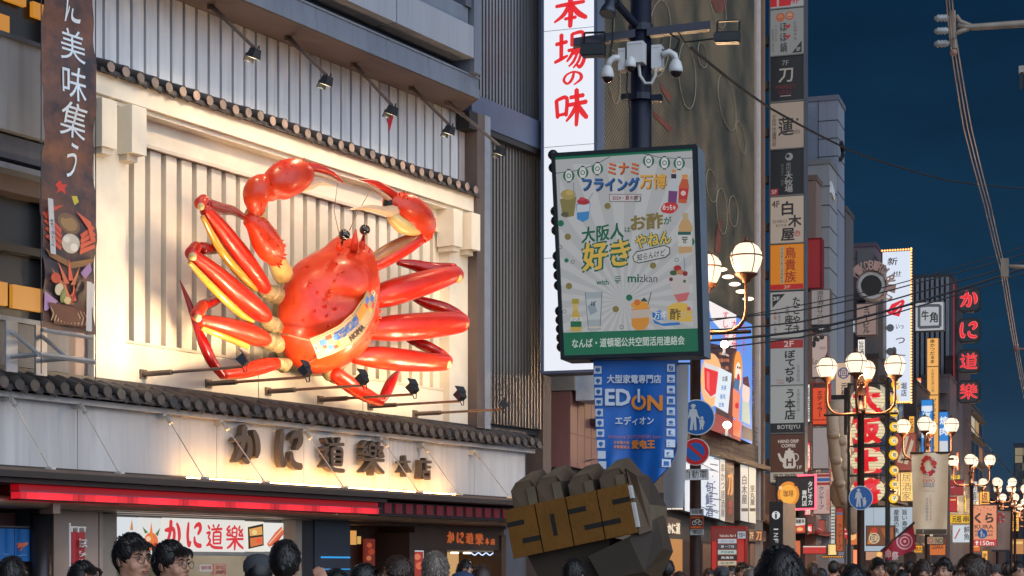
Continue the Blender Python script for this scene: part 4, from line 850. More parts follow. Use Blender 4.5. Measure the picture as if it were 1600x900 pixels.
# drinks, bottles
it += [('p', [(876, 312), (902, 308), (898, 338), (886, 341), (880, 336)], (140, 128, 70)), ('d', 889, 305, 12, (176, 156, 90), 8), ('d', 891, 302, 6, (206, 176, 96), 4), ('d', 884, 336, 6, (90, 90, 60), 4), ('l', [(897, 286), (899, 308)], 1.5, (150, 150, 160)),
       ('p', [(902, 320), (924, 318), (921, 343), (912, 348), (903, 343)], (60, 140, 206)), ('p', [(903, 321), (923, 319), (922, 331), (903, 333)], (206, 214, 226)), ('d', 913, 316, 10, (176, 36, 46), 5), ('d', 911, 312, 5, (206, 60, 70), 3), ('l', [(920, 315), (928, 302)], 1.2, (150, 150, 170))]
it += [('p', [(1049, 318), (1045, 300), (1050, 282), (1051, 267), (1058, 267), (1059, 282), (1061, 300), (1058, 319)], (200, 204, 214)), ('p', [(1045, 318), (1046, 299), (1060, 300), (1058, 319)], (120, 60, 120)), ('r', 1050, 273, 1058, 280, (40, 30, 40)), ('r', 1051, 266, 1058, 271, (216, 150, 80)),
       ('p', [(1061, 318), (1062, 292), (1067, 280), (1076, 281), (1078, 294), (1074, 319)], (206, 90, 40)), ('p', [(1062, 312), (1063, 295), (1077, 296), (1075, 313)], (196, 40, 40)), ('r', 1067, 274, 1076, 280, (226, 150, 60)), ('d', 1069, 303, 4, (236, 200, 190))]
it += [('d', 1047, 326, 12, (206, 44, 40), 9), ('d', 1040, 328, 6, (206, 44, 40)), ('d', 1055, 324, 6, (206, 44, 40)), ('t', 'めっちゃ', 1037, 321, 1057, 330, (240, 236, 232), .02)]
it += [('d', 951, 323, 5, OL), ('d', 878, 350, 5, GR), ('d', 889, 371, 5, OL), ('o', 877, 387, 3.2, .8, (70, 74, 74)), ('o', 998, 312, 5, 1, GD), ('d', 887, 408, 3.4, GR), ('o', 897, 410, 3, .8, (70, 74, 74)), ('d', 1022, 416, 5, OL), ('o', 1059, 407, 3.2, .8, (70, 74, 74)), ('d', 891, 448, 5, OL), ('d', 985, 466, 5, GR), ('d', 964, 484, 5, OL), ('o', 884, 488, 3.2, .8, (70, 74, 74)), ('o', 973, 512, 3.2, .8, (70, 74, 74)), ('d', 1080, 379, 7, GR)]
# slogan, climbing to the right
def slope(text, bx, col, bold, k, u_ref, size=None):
    return ('slope', text, bx, col, bold, k, u_ref)
sl_ = [('大阪人', (911, 353, 976, 377), GD, .03, -.13, 943), ('は', (978, 356, 987, 364), GD, .02, 0, 980), ('お酢', (988, 336, 1037, 360), (136, 118, 56), .05, -.1, 1012), ('が', (1039, 340, 1051, 352), GD, .02, 0, 1045),
       ('好き', (914, 378, 985, 420), GD, .10, -.13, 950), ('好き', (914, 378, 985, 420), (232, 190, 80), .03, -.13, 950), ('やねん', (996, 366, 1050, 386), GD, .11, -.16, 1022), ('やねん', (996, 366, 1050, 386), (232, 190, 80), .03, -.16, 1022)]
it += [('p', [(990, 402), (996, 394), (1040, 384), (1049, 388), (1049, 398), (1042, 404), (1000, 413), (992, 410)], (50, 56, 56)), ('p', [(991.5, 402), (997, 395.5), (1040, 385.5), (1047.5, 389), (1047.5, 397), (1041, 402.5), (1000, 411.5), (993, 409)], (208, 208, 208))]
sl_ += [('知らんけど', (998, 395, 1042, 406), (50, 56, 56), .012, -.2, 1020)]
it += [('t', 'with', 934, 438, 953, 446, GD, .03), ('t', 'mi', 983, 430, 1000, 442, GD, .04), ('t', 'zkan', 1001, 430, 1029, 442, (60, 66, 64), .0)]
for v in (433, 436, 439): it.append(('r', 963, v, 972, v+1.3, GD))
it += [('o', 967.5, 442.5, 2, 1, GD), ('l', [(963, 439), (966, 442)], 1.2, GD)]
it += [('p', [(894, 519), (894, 500), (898, 485), (905, 485), (911, 500), (911, 519)], (206, 176, 80)), ('r', 896, 468, 907, 476, (176, 156, 40)), ('r', 898, 476, 905, 486, (214, 190, 100)), ('r', 894, 497, 911, 503, (224, 226, 220)), ('r', 894, 503, 911, 512, (20, 110, 70)), ('t', 'ぽん酢', 896, 497.5, 909, 502.5, (30, 60, 40), .0),
       ('p', [(916, 458), (944, 457), (941, 516), (922, 518)], (170, 180, 186)), ('p', [(918, 468), (942, 467), (941, 500), (921, 501)], (196, 204, 208)), ('p', [(920, 480), (930, 472), (936, 488), (925, 494)], (150, 166, 178)), ('l', [(917, 458), (922, 517)], 1, (110, 120, 126)), ('l', [(943, 458), (940, 516)], 1, (110, 120, 126)), ('t', 'ぽ', 926, 472, 934, 479, (40, 44, 44), .02), ('r', 922, 511, 941, 514, (210, 200, 190)),
       ('p', [(989, 484), (1018, 481), (1016, 508), (1010, 516), (996, 517), (989, 510)], (226, 150, 46)), ('p', [(989, 486), (1018, 484), (1017, 497), (989, 499)], (206, 190, 176)), ('d', 1002, 478, 14, (236, 160, 40), 6), ('d', 998, 474, 5, (216, 120, 30)), ('p', [(1003, 472), (1009, 466), (1015, 473)], (50, 70, 40)), ('l', [(1015, 477), (1020, 458)], 1.6, (120, 100, 110)),
       ('p', [(1046, 434), (1077, 430), (1080, 460), (1074, 472), (1062, 474), (1056, 466)], (206, 196, 196)), ('p', [(1055, 462), (1080, 458), (1075, 471), (1062, 474)], (214, 110, 110)), ('d', 1061, 421, 6, (176, 34, 40), 5), ('d', 1055, 428, 6, (60, 90, 50), 4), ('d', 1066, 427, 7, (200, 130, 90), 4), ('d', 1073, 429, 4, (150, 30, 40)), ('l', [(1073, 426), (1071, 404)], 1.2, (110, 130, 180)), ('d', 1051, 438, 3, (110, 40, 40)), ('d', 1072, 441, 2.5, (80, 110, 60)),
       ('p', [(1063, 380), (1063, 355), (1068, 345), (1079, 345), (1084, 356), (1084, 396), (1063, 398)], (206, 164, 110)), ('r', 1069, 335, 1078, 346, (196, 172, 130)), ('r', 1062, 364, 1084, 387, (214, 214, 208)), ('r', 1062, 364, 1082, 369, (30, 90, 80)), ('r', 1068, 372, 1077, 373.6, (30, 40, 40)), ('r', 1068, 375, 1077, 376.6, (30, 40, 40)), ('o', 1072.5, 379.5, 2.6, 1.2, (30, 40, 40))]
it += [('p', [(1022, 490), (1034, 486), (1044, 492), (1042, 500), (1030, 502), (1022, 497)], (40, 120, 200)), ('p', [(1022, 500), (1036, 507), (1064, 505), (1066, 509), (1040, 511), (1026, 507)], (40, 120, 200)), ('p', [(1046, 480), (1060, 474), (1076, 476), (1084, 490), (1084, 504), (1066, 504), (1046, 500)], (232, 190, 80)), ('t', '万博', 1025, 488, 1043, 500, (230, 234, 238), .02), ('t', '酢', 1050, 484, 1066, 501, (110, 96, 40), .03), ('t', 'ワー', 1067, 489, 1085, 499, (206, 200, 180), .02), ('d', 1079, 484, 3, (200, 80, 110))]
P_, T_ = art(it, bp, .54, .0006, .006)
q = P_.build('picture', bb); q.parent = poster
d0 = .046
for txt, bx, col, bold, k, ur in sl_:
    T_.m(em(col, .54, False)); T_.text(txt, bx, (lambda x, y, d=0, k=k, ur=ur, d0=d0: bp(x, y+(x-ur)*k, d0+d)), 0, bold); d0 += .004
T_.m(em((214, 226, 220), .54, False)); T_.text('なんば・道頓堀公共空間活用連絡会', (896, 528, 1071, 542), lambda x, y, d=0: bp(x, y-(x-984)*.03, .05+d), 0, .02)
q = T_.build('lettering', bb); q.parent = poster

# shop banner under the billboard
ef = FF(927, 20.0)
def ewave(u, v): t_ = (v-562)/200; return .05*math.sin((u-927)*.075+.4)*t_+.03*math.sin((u-927)*.17+v*.02)*t_*t_
def ep(u, v, d=0): return ef.w(*ef.px(u, v, 0), d+ewave(u, v))
def espan(t):
    v = 563+t*205
    l = 927+12*t**1.4; r = 1057 if t < .66 else 1057-48*((t-.66)/.34)**1.7
    return v, l, r
eb = thing('shop_banner', 'blue electronics banner with white EDION lettering hanging under the billboard', 'banner', at(985, 770, 20))
m = MB(pm((20, 98, 184), .38, 0, .14, 2.5)); nu = 24; nv = 30; vs = []
for j in range(nv+1):
    v, l, r = espan(j/nv)
    vs += [ep(l+(r-l)*i/nu, v) for i in range(nu+1)]
m.smooth = True; m.add(vs, [(j*(nu+1)+i, j*(nu+1)+i+1, (j+1)*(nu+1)+i+1, (j+1)*(nu+1)+i) for j in range(nv) for i in range(nu)]); m.smooth = False; m.build('cloth', eb)
EW = (206, 214, 224); EO = (232, 140, 40)
it = [('p', [(1057, 690), (1057, 700), (1046, 730), (1012, 766), (1006, 766), (1040, 728), (1050, 706)], (10, 44, 96))]
for k, v in enumerate((578, 595, 612, 628, 645, 661, 677, 694, 711, 727)):
    u = 934+((v-563)/205)**1.4*12; it += [('r', u-6, v-6, u+6, v+6, EW), (('d', u, v, 3.4, (40, 100, 170)) if k % 3 else ('r', u-3.6, v-2.6, u+3.6, v+2.6, (40, 100, 170))), ('r', u-.8, v-.8, u+.8, v+4.5, (40, 100, 170))]
for k, v in enumerate((575, 592, 609, 626, 643, 660, 676, 693, 709, 724)):
    u = 1049-(max(0, v-690)/40)**1.5*8; it += [('r', u-6, v-6, u+6, v+6, EW), (('d', u, v, 3.4, (40, 100, 170), 2.4) if k % 3 else ('r', u-3.4, v-3, u+3.4, v+3, (40, 100, 170))), ('r', u-4, v+3.4, u+4, v+4.4, (40, 100, 170))]
it += [('t', '大型家電専門店', 950, 586, 1034, 599, EW, .03), ('t', 'ED', 948, 609, 985, 633, EW, .05), ('t', 'N', 1014, 619, 1036, 641, EO, .06), ('o', 999, 629, 12, 4.6, EO), ('r', 995.5, 606, 1002.5, 628, (16, 88, 168)), ('r', 997, 608, 1001, 629, EW),
       ('t', 'エディオン', 963, 651, 1023, 664, EW, .03), ('t', 'Welcome DOTONBORI, Japan', 952, 680, 1035, 687, (190, 110, 110), .0), ('t', '日本最大級', 961, 689, 983, 694, EO, .01), ('t', '家電量販店', 961, 696, 983, 701, EO, .01), ('t', '愛电王', 987, 688, 1025, 701, EO, .05)]
P_, T_ = art(it, ep, None, .0004, .005); P_.build('picture', eb); T_.build('lettering', eb)
m = MB(pm((40, 44, 50), .4, .4)); m.tube([at(922, 563, 20.03), at(1060, 561, 20.03)], .02, 8); m.tube([at(985, 561, 20.03), at(985, 556, 20.1)], .03, 8); m.build('rod', eb)
gb = thing('plain_banner', 'pale grey banner back hanging behind the blue electronics banner', 'banner', at(1066, 790, 21.0))
gf = FF(1040, 21.0); m = MB(pm((178, 178, 180), .7, 0, .12, 2)); vs = []
for j in range(21):
    v = 570+j*11.2
    for i in range(7): u = 1036+i*7-(2 if i == 6 else 0)-(j/20)**2*(i/6)*8; vs.append(gf.w(*gf.px(u, v), .04*math.sin(u*.12)*j/20))
m.smooth = True; m.add(vs, [(j*7+i, j*7+i+1, (j+1)*7+i+1, (j+1)*7+i) for j in range(20) for i in range(6)]); m.smooth = False; m.build('cloth', gb)
m = MB(pm((40, 44, 50), .4, .4)); m.tube([at(1000, 568, 20.7), at(1080, 568, 21.02)], .015, 6); m.build('rod', gb)

# ---------------------------------------------------------------- street lamps
BRZ = pm((104, 64, 42), .45, .5, .25, 4); BRZD = pm((62, 44, 38), .45, .5, .25, 4); GLOBE = em((255, 236, 206), 1.35)
def globe_mb(c, s=1.):
    m = MB(GLOBE); m.smooth = True; m.lathe(c, [(.0, .235*s), (.10*s, .225*s), (.17*s, .18*s), (.215*s, .10*s), (.225*s, .02*s), (.20*s, -.08*s), (.155*s, -.17*s), (.12*s, -.205*s), (0, -.21*s)], 20); m.smooth = False; return m
def trim_mb(c, s=1.):
    m = MB(BRZ); c = Vector(c)
    m.smooth = True; m.lathe(c, [(.05*s, -.33*s), (.07*s, -.28*s), (.15*s, -.225*s), (.165*s, -.2*s), (.14*s, -.19*s)], 14); m.lathe(c, [(.12*s, .225*s), (.10*s, .245*s), (.03*s, .265*s), (.035*s, .285*s), (.02*s, .31*s), (.0, .36*s)], 12)
    m.smooth = False
    m.lathe(c, [(.218*s, .055*s), (.232*s, .055*s), (.232*s, .035*s), (.218*s, .035*s), (.218*s, .055*s)], 20)
    for k in range(4):
        a = k*math.pi/2+.4; d = Vector((math.cos(a), math.sin(a), 0)); m.tube([c+d*r*s+Vector((0, 0, z*s)) for r, z in ((.125, .225), (.182, .18), (.226, .10), (.235, .02), (.21, -.08), (.165, -.17), (.14, -.21))], .007*s, 5)
    return m
H0 = EYE+475/2800*25.6                                          # globe height
t = thing('street_lamp', 'bronze lamp post', 'street lamp', (0, 0, 0), 'globe lamps along the street')
m = MB(BRZD); m.smooth = True; m.lathe((0, 0, 0), [(.2, 0), (.2, .3), (.14, .4), (.10, .6), (.085, 1.2), (.075, H0-1.0), (.10, H0-.98), (.10, H0-.9), (.06, H0-.88), (.05, H0-.35), (.09, H0-.30), (.03, H0-.1), (.0, H0)], 16); m.smooth = False; m.build('post', t)
for k, (dx, dy) in enumerate(((1, 0), (-1, 0), (0, 1), (0, -1))):
    d = SP*dx+SD*dy; rr = .735
    m = MB(BRZ); P_ = [Vector((0, 0, H0-1.0))+d*.07]
    for a in [i*math.pi/8 for i in range(0, 5)]: P_.append(d*(.42+.315*math.sin(a))+Vector((0, 0, H0-.72-.30*math.cos(a))))
    P_.append(d*rr+Vector((0, 0, H0-.5))); P_.append(d*rr+Vector((0, 0, H0-.3))); m.smooth = True; m.tube(P_, .028, 8); m.smooth = False; m.build('arm', t)
    c = d*rr+Vector((0, 0, H0)); o = globe_mb(c).build('globe', t); q = trim_mb(c).build('globe_cage', t); q.parent = o
m = MB(BRZ); m.lathe((0, 0, H0-.62), [(.0, 0), (.12, 0), (.12, .18), (.06, .2), (.09, .26), (.0, .36)], 8); m.lathe((0, 0, H0-.2), [(.05, -.2), (.06, 0), (.02, .1), (.0, .12)], 8); m.build('finial', t)
m = MB(BRZD); m.tube([SP*-.8+Vector((0, 0, H0-1.02)), SP*.8+Vector((0, 0, H0-1.02))], .028, 8); m.build('crossbar', t)
lbl = ['bronze globe lamp partly hidden behind the billboard, its post carrying three traffic signs', 'bronze globe lamp whose post carries a single round pedestrian sign', 'bronze globe lamp rising behind the pale flag with the red ring', 'bronze globe lamp just beyond the pale flag with the red ring', 'bronze globe lamp beside the small distant flag', 'distant globe lamp beyond the small distant flag', 'very distant globe lamp at the far end of the street']
lpos = [(2.62, 25.6), (7.61, 39.1), (12.86, 55.5), (18.9, 73.7), (25.2, 93), (31.6, 112.6), (37.9, 131), (48.5, 163), (28.0, 100.5), (34.9, 122), (42.0, 149)]
for i, (x_, y_) in enumerate(lpos):
    if i == 0: t.location = (x_, y_, 0); t['_o'] = (0, 0, 0); t['label'] = lbl[0]; r_ = t
    else: r_ = dup(t, (x_, y_, 0), 0, lbl[i] if i < 6 else (('very distant globe lamp at the far end of the street', 'farthest and smallest globe lamp at the end of the street')[i-6] if i < 8 else ('far globe lamp nearest beyond the small distant flag', 'far globe lamp midway beyond the small distant flag', 'far globe lamp deep beyond the small distant flag')[i-8]))
    for d_, l_ in ((1.0, 'a'), ):
        q = bpy.data.lights.new('bulb', 'POINT'); q.energy = 620; q.color = (1, .64, .33); q.shadow_soft_size = .25
        ob = bpy.data.objects.new('bulb', q); COL.objects.link(ob); ob.parent = r_; ob.location = (0, 0, H0-.45)

# ---------------------------------------------------------------- traffic signs on the lamp posts
SBL = (24, 96, 170); SGY = (190, 196, 200)
def figures(u, v, k, col):
    """a walking adult with a hat holding a child by the hand, k = scale"""
    q = lambda pts: [(u+x*k, v+y*k) for x, y in pts]
    return [('d', u-4*k, v-18*k, 3.3*k, col), ('p', q([(-9, -18.5), (1, -18.5), (0, -20.5), (-2, -22.5), (-6, -22.5), (-8, -20.5)]), col),
            ('p', q([(-10, -13), (-4, -15), (2, -13), (4, -4), (8, 2), (7, 4), (1, -2), (1, 4), (2, 22), (-2, 22), (-3, 6), (-5, 22), (-10, 22), (-8, 4), (-9, -2), (-12, 3), (-13, 2)]), col),
            ('d', u+11*k, v+1*k, 2.6*k, col), ('p', q([(8, 4), (14, 4), (16, 10), (14, 11), (15, 15), (13, 15), (13, 21), (11, 21), (10.5, 15), (9, 21), (7, 21), (7.5, 12), (6, 6), (7, 3)]), col)]
def disc_sign(name, label, cat, u, v, r, Y, rim, face, items, group=None):
    f = FF(u, Y); mp = lambda x, y, d=0: f.w(*f.px(x, y), d); q = lambda r_, d: [mp(u+r_*math.cos(2*math.pi*i/36), v+r_*math.sin(2*math.pi*i/36), d) for i in range(36)]
    t = thing(name, label, cat, mp(u, v+r, -.02), group)
    m = MB(pm(rim, .4, 0, .06)); m.prism(q(r, .0), q(r, -.02)); m.build('plate', t)
    m = MB(pm(face, .4, 0, .08)); m.poly(q(r*.94, .003)); m.build('face', t)
    P_, T_ = art(items, mp, None, .002, .006); P_.build('symbol', t)
    m = MB(pm((120, 120, 122), .4, .6)); m.box(f, f.px(u-3, v)[0], f.px(u+3, v)[0], f.px(u, v+r*.4)[1], f.px(u, v-r*.4)[1], -.12, -.021); m.build('clamp', t)
disc_sign('traffic_sign', 'round blue pedestrian sign above the red no parking disc', 'traffic sign', 1089, 652, 28, 25.42, (200, 205, 208), SBL, figures(1087, 652, .92, (196, 204, 206)))
disc_sign('traffic_sign', 'round red rimmed blue no parking sign on a lamp post', 'traffic sign', 1087, 706, 21.5, 25.42, (206, 200, 196), (196, 34, 34), [('d', 1087, 706, 14.5, SBL), ('p', [(1074, 697), (1077, 693), (1101, 714), (1098, 718)], (196, 34, 34))])
disc_sign('traffic_sign', 'round blue pedestrian sign in front of the giant paper lanterns', 'traffic sign', 1345, 778, 19, 38.9, (200, 205, 208), SBL, figures(1344, 778, .64, (196, 204, 206)))
sign('sign_plate', 'small white plate reading 自動車 under the no parking sign', 'sign', 1067, 733, 1107, 750, 25.36, (236, 236, 234), [('t', '自動車', 1070, 735, 1104, 748, (30, 30, 30), .0)], .03, (210, 210, 210), 0, .012)
sign('sign_plate', 'orange bicycle plate strapped to the lamp post', 'sign', 1079, 806, 1099, 826, 25.38, (206, 96, 30), [('r', 1080, 810, 1098, 822, (40, 36, 36)), ('o', 1085, 817, 3.6, .9, (214, 200, 190)), ('o', 1094, 817, 3.6, .9, (214, 200, 190)), ('l', [(1085, 817), (1088, 812), (1093, 812), (1094, 817)], .9, (214, 200, 190))], .03, (150, 60, 30), 0, .006)
sign('sign_plate', 'white notice strapped above the orange bicycle plate', 'sign', 1079, 795, 1099, 805, 25.38, (190, 188, 186), [('t', '自転車', 1081, 797, 1097, 803, (60, 60, 60))], .03, (170, 170, 170), 0, .006)
sign('sign_plate', 'white notice strapped below the orange bicycle plate', 'sign', 1079, 827, 1099, 836, 25.38, (180, 176, 172), [('t', '禁止', 1083, 828.5, 1095, 834.5, (60, 60, 60))], .03, (170, 170, 170), 0, .006)

# ---------------------------------------------------------------- cardboard fist with gold 2025 knuckles
CARD = pm((84, 65, 45), .7, 0, .3, 2.5, .15); CARDL = pm((104, 90, 68), .65, 0, .25, 3, .1); CARDD = pm((54, 43, 32), .75, 0, .3, 2); GOLD = pm((124, 80, 20), .42, .3, .22, 4, .12); SLOT = pm((20, 16, 12), .8)
ff_ = FF(791, 16.8, rad(11.2)); TP = [ff_.px(*q) for q in ((791, 798), (984, 757), (1001, 838), (805, 873))]
A0 = TP[0][0]; A1 = TP[1][0]; B1 = TP[0][1]; B0 = TP[3][1]; TW = (A1-A0)/4
fist = thing('fist_sculpture', 'large faceted cardboard fist wearing gold knuckle plates reading 2025', 'sculpture', ff_.w((A0+A1)/2, B0-.9, -.4))
def facet(m, mats, fr_, front, back):
    """block with chamfered edges: front and back outlines in (a,b), with depth"""
    n = len(front); F_ = [fr_.w(*p) for p in front]; B_ = [fr_.w(*p) for p in back]
    m.m(mats[0]).poly(F_); m.m(mats[-1]).poly(B_[::-1])
    for i in range(n): m.m(mats[1+i % (len(mats)-1)]).poly([F_[i], B_[i], B_[(i+1) % n], F_[(i+1) % n]])
for k in range(4):
    a = A0+k*TW+.03+(.05 if k == 0 else 0); b = a+TW-.06; t_ = B1+(.27, .26, .21, .20)[k]; m = MB()
    fr1 = [(a+.0, B0+.1, .0), (b, B0+.1, .0), (b, t_-.10, .0), (b-.05, t_-.03, -.03), (a+.05, t_-.03, -.03), (a, t_-.1, .0)]
    bk1 = [(a, B0+.1, -.75), (b, B0+.1, -.75), (b, t_-.06, -.7), (b-.06, t_+.10, -.55), (a+.06, t_+.10, -.55), (a, t_-.06, -.7)]
    facet(m, [CARD, CARDL, CARDD, CARD], ff_, fr1, bk1)
    m.m(CARDL); m.poly([ff_.w(a+TW*.5, B1, .003), ff_.w(b-.005, B1, .003), ff_.w(b-.005, t_-.1, .003), ff_.w(a+TW*.5, t_-.1, .003)]); m.build('finger', fist)
m = MB(pm((190, 200, 214), .5)); m.poly([ff_.w(A0+2*TW+.12, B1+.325, -.25), ff_.w(A0+3*TW-.06, B1+.325, -.25), ff_.w(A0+3*TW-.06, B1+.335, -.42), ff_.w(A0+2*TW+.12, B1+.335, -.42)]); m.build('paper_label', fist)
m = MB(); facet(m, [CARD, CARD, CARDL, CARDD], ff_, [(A1+.0, B0-.02, .01), (A1+.10, B0+.0, -.05), (A1+.13, B1-.22, -.08), (A1+.07, B1+.06, -.04), (A1-.02, B1+.15, -.06)], [(A1-.1, B0-.1, -.7), (A1+.10, B0+.02, -.7), (A1+.14, B1-.22, -.7), (A1+.03, B1+.1, -.7), (A1-.2, B1+.24, -.7)]); m.build('hand_back', fist)
m = MB(); facet(m, [CARDD, CARDL, CARD, CARDD], ff_, [(A1-.42, B0-.36, .05), (A1-.02, B0-.36, .0), (A1+.17, B0-.18, -.1), (A1+.16, B0+.10, -.15), (A1-.1, B0-.02, .02), (A1-.5, B0-.12, .06)], [(A1-.5, B0-.5, -.6), (A1-.05, B0-.45, -.6), (A1+.14, B0-.2, -.6), (A1+.12, B0+.16, -.6), (A1-.1, B0, -.7), (A1-.5, B0-.1, -.7)]); m.build('thumb', fist)
m = MB(); facet(m, [CARDD, CARDD, CARDD, CARD], ff_, [(A0+.2, B0-.35, -.1), (A1-.4, B0-.4, -.1), (A1-.3, B0+.02, -.06), (A0+.1, B0+.02, -.06)], [(A0+.25, B0-.4, -.7), (A1-.3, B0-.4, -.7), (A1-.3, B0, -.7), (A0+.1, B0, -.7)]); m.build('palm', fist)
m = MB(CARDD); q0 = ff_.w((A0+A1)/2, B0-.3, -.4); m.tube([(q0.x, q0.y, 0), (q0.x, q0.y, q0.z)], .16, 8); m.wbox(q0.x-.6, q0.x+.6, q0.y-.4, q0.y+.4, 0, .25); m.build('stand', fist)
for k, d_ in enumerate('2025'):
    a = A0+k*TW+.006; b = a+TW-.012; h = B1-B0
    m = MB(GOLD); m.box(ff_, a, b, B0, B1, .0, .07); o = m.build('gold_plate', fist)
    m = MB(SLOT)
    sl2 = {'2': ((0, .58, .64, .74), (.42, 1, .26, .36)), '0': ((.42, .56, .28, .72),), '5': ((.42, 1, .64, .74), (0, .58, .26, .36))}[d_]
    for x0, x1, y0, y1 in sl2: m.box(ff_, a+(b-a)*x0, a+(b-a)*x1, B0+h*y0, B0+h*y1, .05, .073)
    q = m.build('digit_slot', fist); q.parent = o
m = MB(pm((190, 188, 184), .5)); m.box(ff_, A1-.004, A1+.02, B0+.05, B0+.28, -.02, .06); m.box(ff_, A1-.004, A1+.02, B0+.32, B1-.02, -.02, .06); m.build('edge_tape', fist)

# ---------------------------------------------------------------- red nobori flag and blue door curtain at the shop
nf = FR(KF.w(0, 0, .75), KD); t = thing('nobori_flag', 'narrow red flag with white characters 恵み豊 on a white pole by the shop column', 'flag', nf.w(nf.px(120, 880)[0], 0, 0))
np_ = lambda u, v, d=0: nf.w(nf.px(u, 860)[0], nf.px(121, v)[1], d+.03*math.sin(u*.5))
m = MB(pm((168, 30, 34), .6, 0, .15, 3)); vs = [np_(111+i*3.2, 829+j*12+(3 if i in (2, 5) and j == 0 else 0)) for j in range(12) for i in range(8)]; m.smooth = True; m.add(vs, [(j*8+i, j*8+i+1, (j+1)*8+i+1, (j+1)*8+i) for j in range(11) for i in range(7)]); m.smooth = False; m.build('cloth', t)
m = MB(pm((220, 214, 206), .6)); [m.text(ch, bx, lambda x, y, d=0: np_(x, y, .05), 0, .02) for ch, bx in (('恵', (117, 842, 129, 855)), ('み', (118, 861, 128, 870)), ('豊', (118, 874, 129, 888)), ('か', (118, 892, 129, 903)))]; m.build('lettering', t)
m = MB(pm((214, 210, 204), .4)); x0, x1 = nf.px(109, 860)[0], nf.px(134, 860)[0]; zt = nf.px(121, 824)[1]; m.tube([nf.w(x0, 0, 0), nf.w(x0, zt+.05, 0)], .014, 8); m.tube([nf.w(x0, zt, 0), nf.w(x1, zt, 0)], .012, 8)
for q in (.1, .5, .9): m.box(nf, x0+(x1-x0)*q-.012, x0+(x1-x0)*q+.012, zt-.06, zt+.01, -.012, .012)
m.build('pole', t)
cf = FR(KF.w(0, 0, .2), KD); t = thing('door_curtain', 'blue split door curtain printed with an orange crab at the side entrance', 'curtain', cf.w(cf.px(20, 870)[0], 1.3, 0))
cp = lambda u, v, d=0: cf.w(cf.px(u, 850)[0], cf.px(20, v)[1], d+.02*math.sin(u*.33))
for u0, u1 in ((-28, -4), (-3.5, 21), (21.5, 46)):
    m = MB(pm((20, 100, 170), .65, 0, .12, 3)); vs = [cp(u0+(u1-u0)*i/6, 826+j*8.5) for j in range(7) for i in range(7)]; m.smooth = True; m.add(vs, [(j*7+i, j*7+i+1, (j+1)*7+i+1, (j+1)*7+i) for j in range(6) for i in range(6)]); m.smooth = False; m.build('panel', t)
it = [('d', 32, 852, 6, (226, 110, 70), 4.5), ('p', [(23, 850), (28, 848), (30, 855), (26, 856)], (226, 110, 70)), ('p', [(34, 850), (42, 846), (41, 851), (36, 855)], (226, 110, 70)), ('l', [(28, 855), (30, 861)], 1.4, (226, 110, 70)), ('l', [(35, 855), (33, 861)], 1.4, (226, 110, 70)), ('l', [(3, 866), (14, 866)], 1, (120, 170, 210)), ('l', [(26, 868), (40, 867)], 1, (120, 170, 210))]
P_, T_ = art(it, cp, None, .001, .004); P_.build('emblem', t)
m = MB(pm((150, 150, 150), .3, .7)); zt = cf.px(20, 823)[1]; m.tube([cf.w(cf.px(-40, 850)[0], zt, 0), cf.w(cf.px(48, 850)[0], zt, 0)], .012, 8); m.build('rail', t)
# ---------------------------------------------------------------- the building with the hatched metal screen
def hatch():
    m = bpy.data.materials.new('hatched screen'); m.use_nodes = True; n = m.node_tree.nodes; l = m.node_tree.links; b = n['Principled BSDF']
    t = n.new('ShaderNodeTexCoord'); mpn = n.new('ShaderNodeMapping'); l.new(t.outputs['Object'], mpn.inputs[0])
    sp = n.new('ShaderNodeSeparateXYZ'); l.new(mpn.outputs[0], sp.inputs[0])
    a1 = n.new('ShaderNodeMath'); a1.operation = 'MULTIPLY_ADD'; l.new(sp.outputs['Y'], a1.inputs[0]); a1.inputs[1].default_value = .62; l.new(sp.outputs['Z'], a1.inputs[2])
    f = n.new('ShaderNodeMath'); f.operation = 'MULTIPLY'; l.new(a1.outputs[0], f.inputs[0]); f.inputs[1].default_value = 9.5
    fr_ = n.new('ShaderNodeMath'); fr_.operation = 'FRACT'; l.new(f.outputs[0], fr_.inputs[0])
    gt = n.new('ShaderNodeMapRange'); gt.interpolation_type = 'SMOOTHSTEP'; l.new(fr_.outputs[0], gt.inputs[0]); gt.inputs['From Min'].default_value = .42; gt.inputs['From Max'].default_value = .62
    no = n.new('ShaderNodeTexNoise'); no.inputs['Scale'].default_value = .55; no.inputs['Detail'].default_value = 5; l.new(t.outputs['Object'], no.inputs['Vector'])
    cr = n.new('ShaderNodeValToRGB'); l.new(no.outputs[0], cr.inputs[0]); cr.color_ramp.elements[0].position = .38; cr.color_ramp.elements[0].color = (*lin((84, 83, 70)), 1); cr.color_ramp.elements[1].position = .66; cr.color_ramp.elements[1].color = (*lin((152, 134, 106)), 1)
    k = n.new('ShaderNodeMapRange'); l.new(gt.outputs[0], k.inputs[0]); k.inputs['To Min'].default_value = .06; k.inputs['To Max'].default_value = 1.15
    v = n.new('ShaderNodeVectorMath'); v.operation = 'SCALE'; l.new(cr.outputs[0], v.inputs[0]); l.new(k.outputs[0], v.inputs['Scale']); l.new(v.outputs[0], b.inputs['Base Color'])
    b.inputs['Roughness'].default_value = .55; b.inputs['Metallic'].default_value = .2
    return m
bpx = BF.px
scr = thing('screen_building', 'large building wrapped in a hatched tan metal screen behind the navy pole', 'building', BF.w(5, 0, -4))
aL = bpx(905, 300)[0]; aR = bpx(1172, 300)[0]
bb_ = lambda m, a0, a1, b0, b1, c0, c1: m.box(BF, a0, a1, b0, b1, c0, c1)
m = MB(pm((86, 80, 74), .7, 0, .25, .5)); bb_(m, aL, aR, 0, 24, -14, -.15); m.build('wall', scr)
zb = bpx(1150, 690)[1]
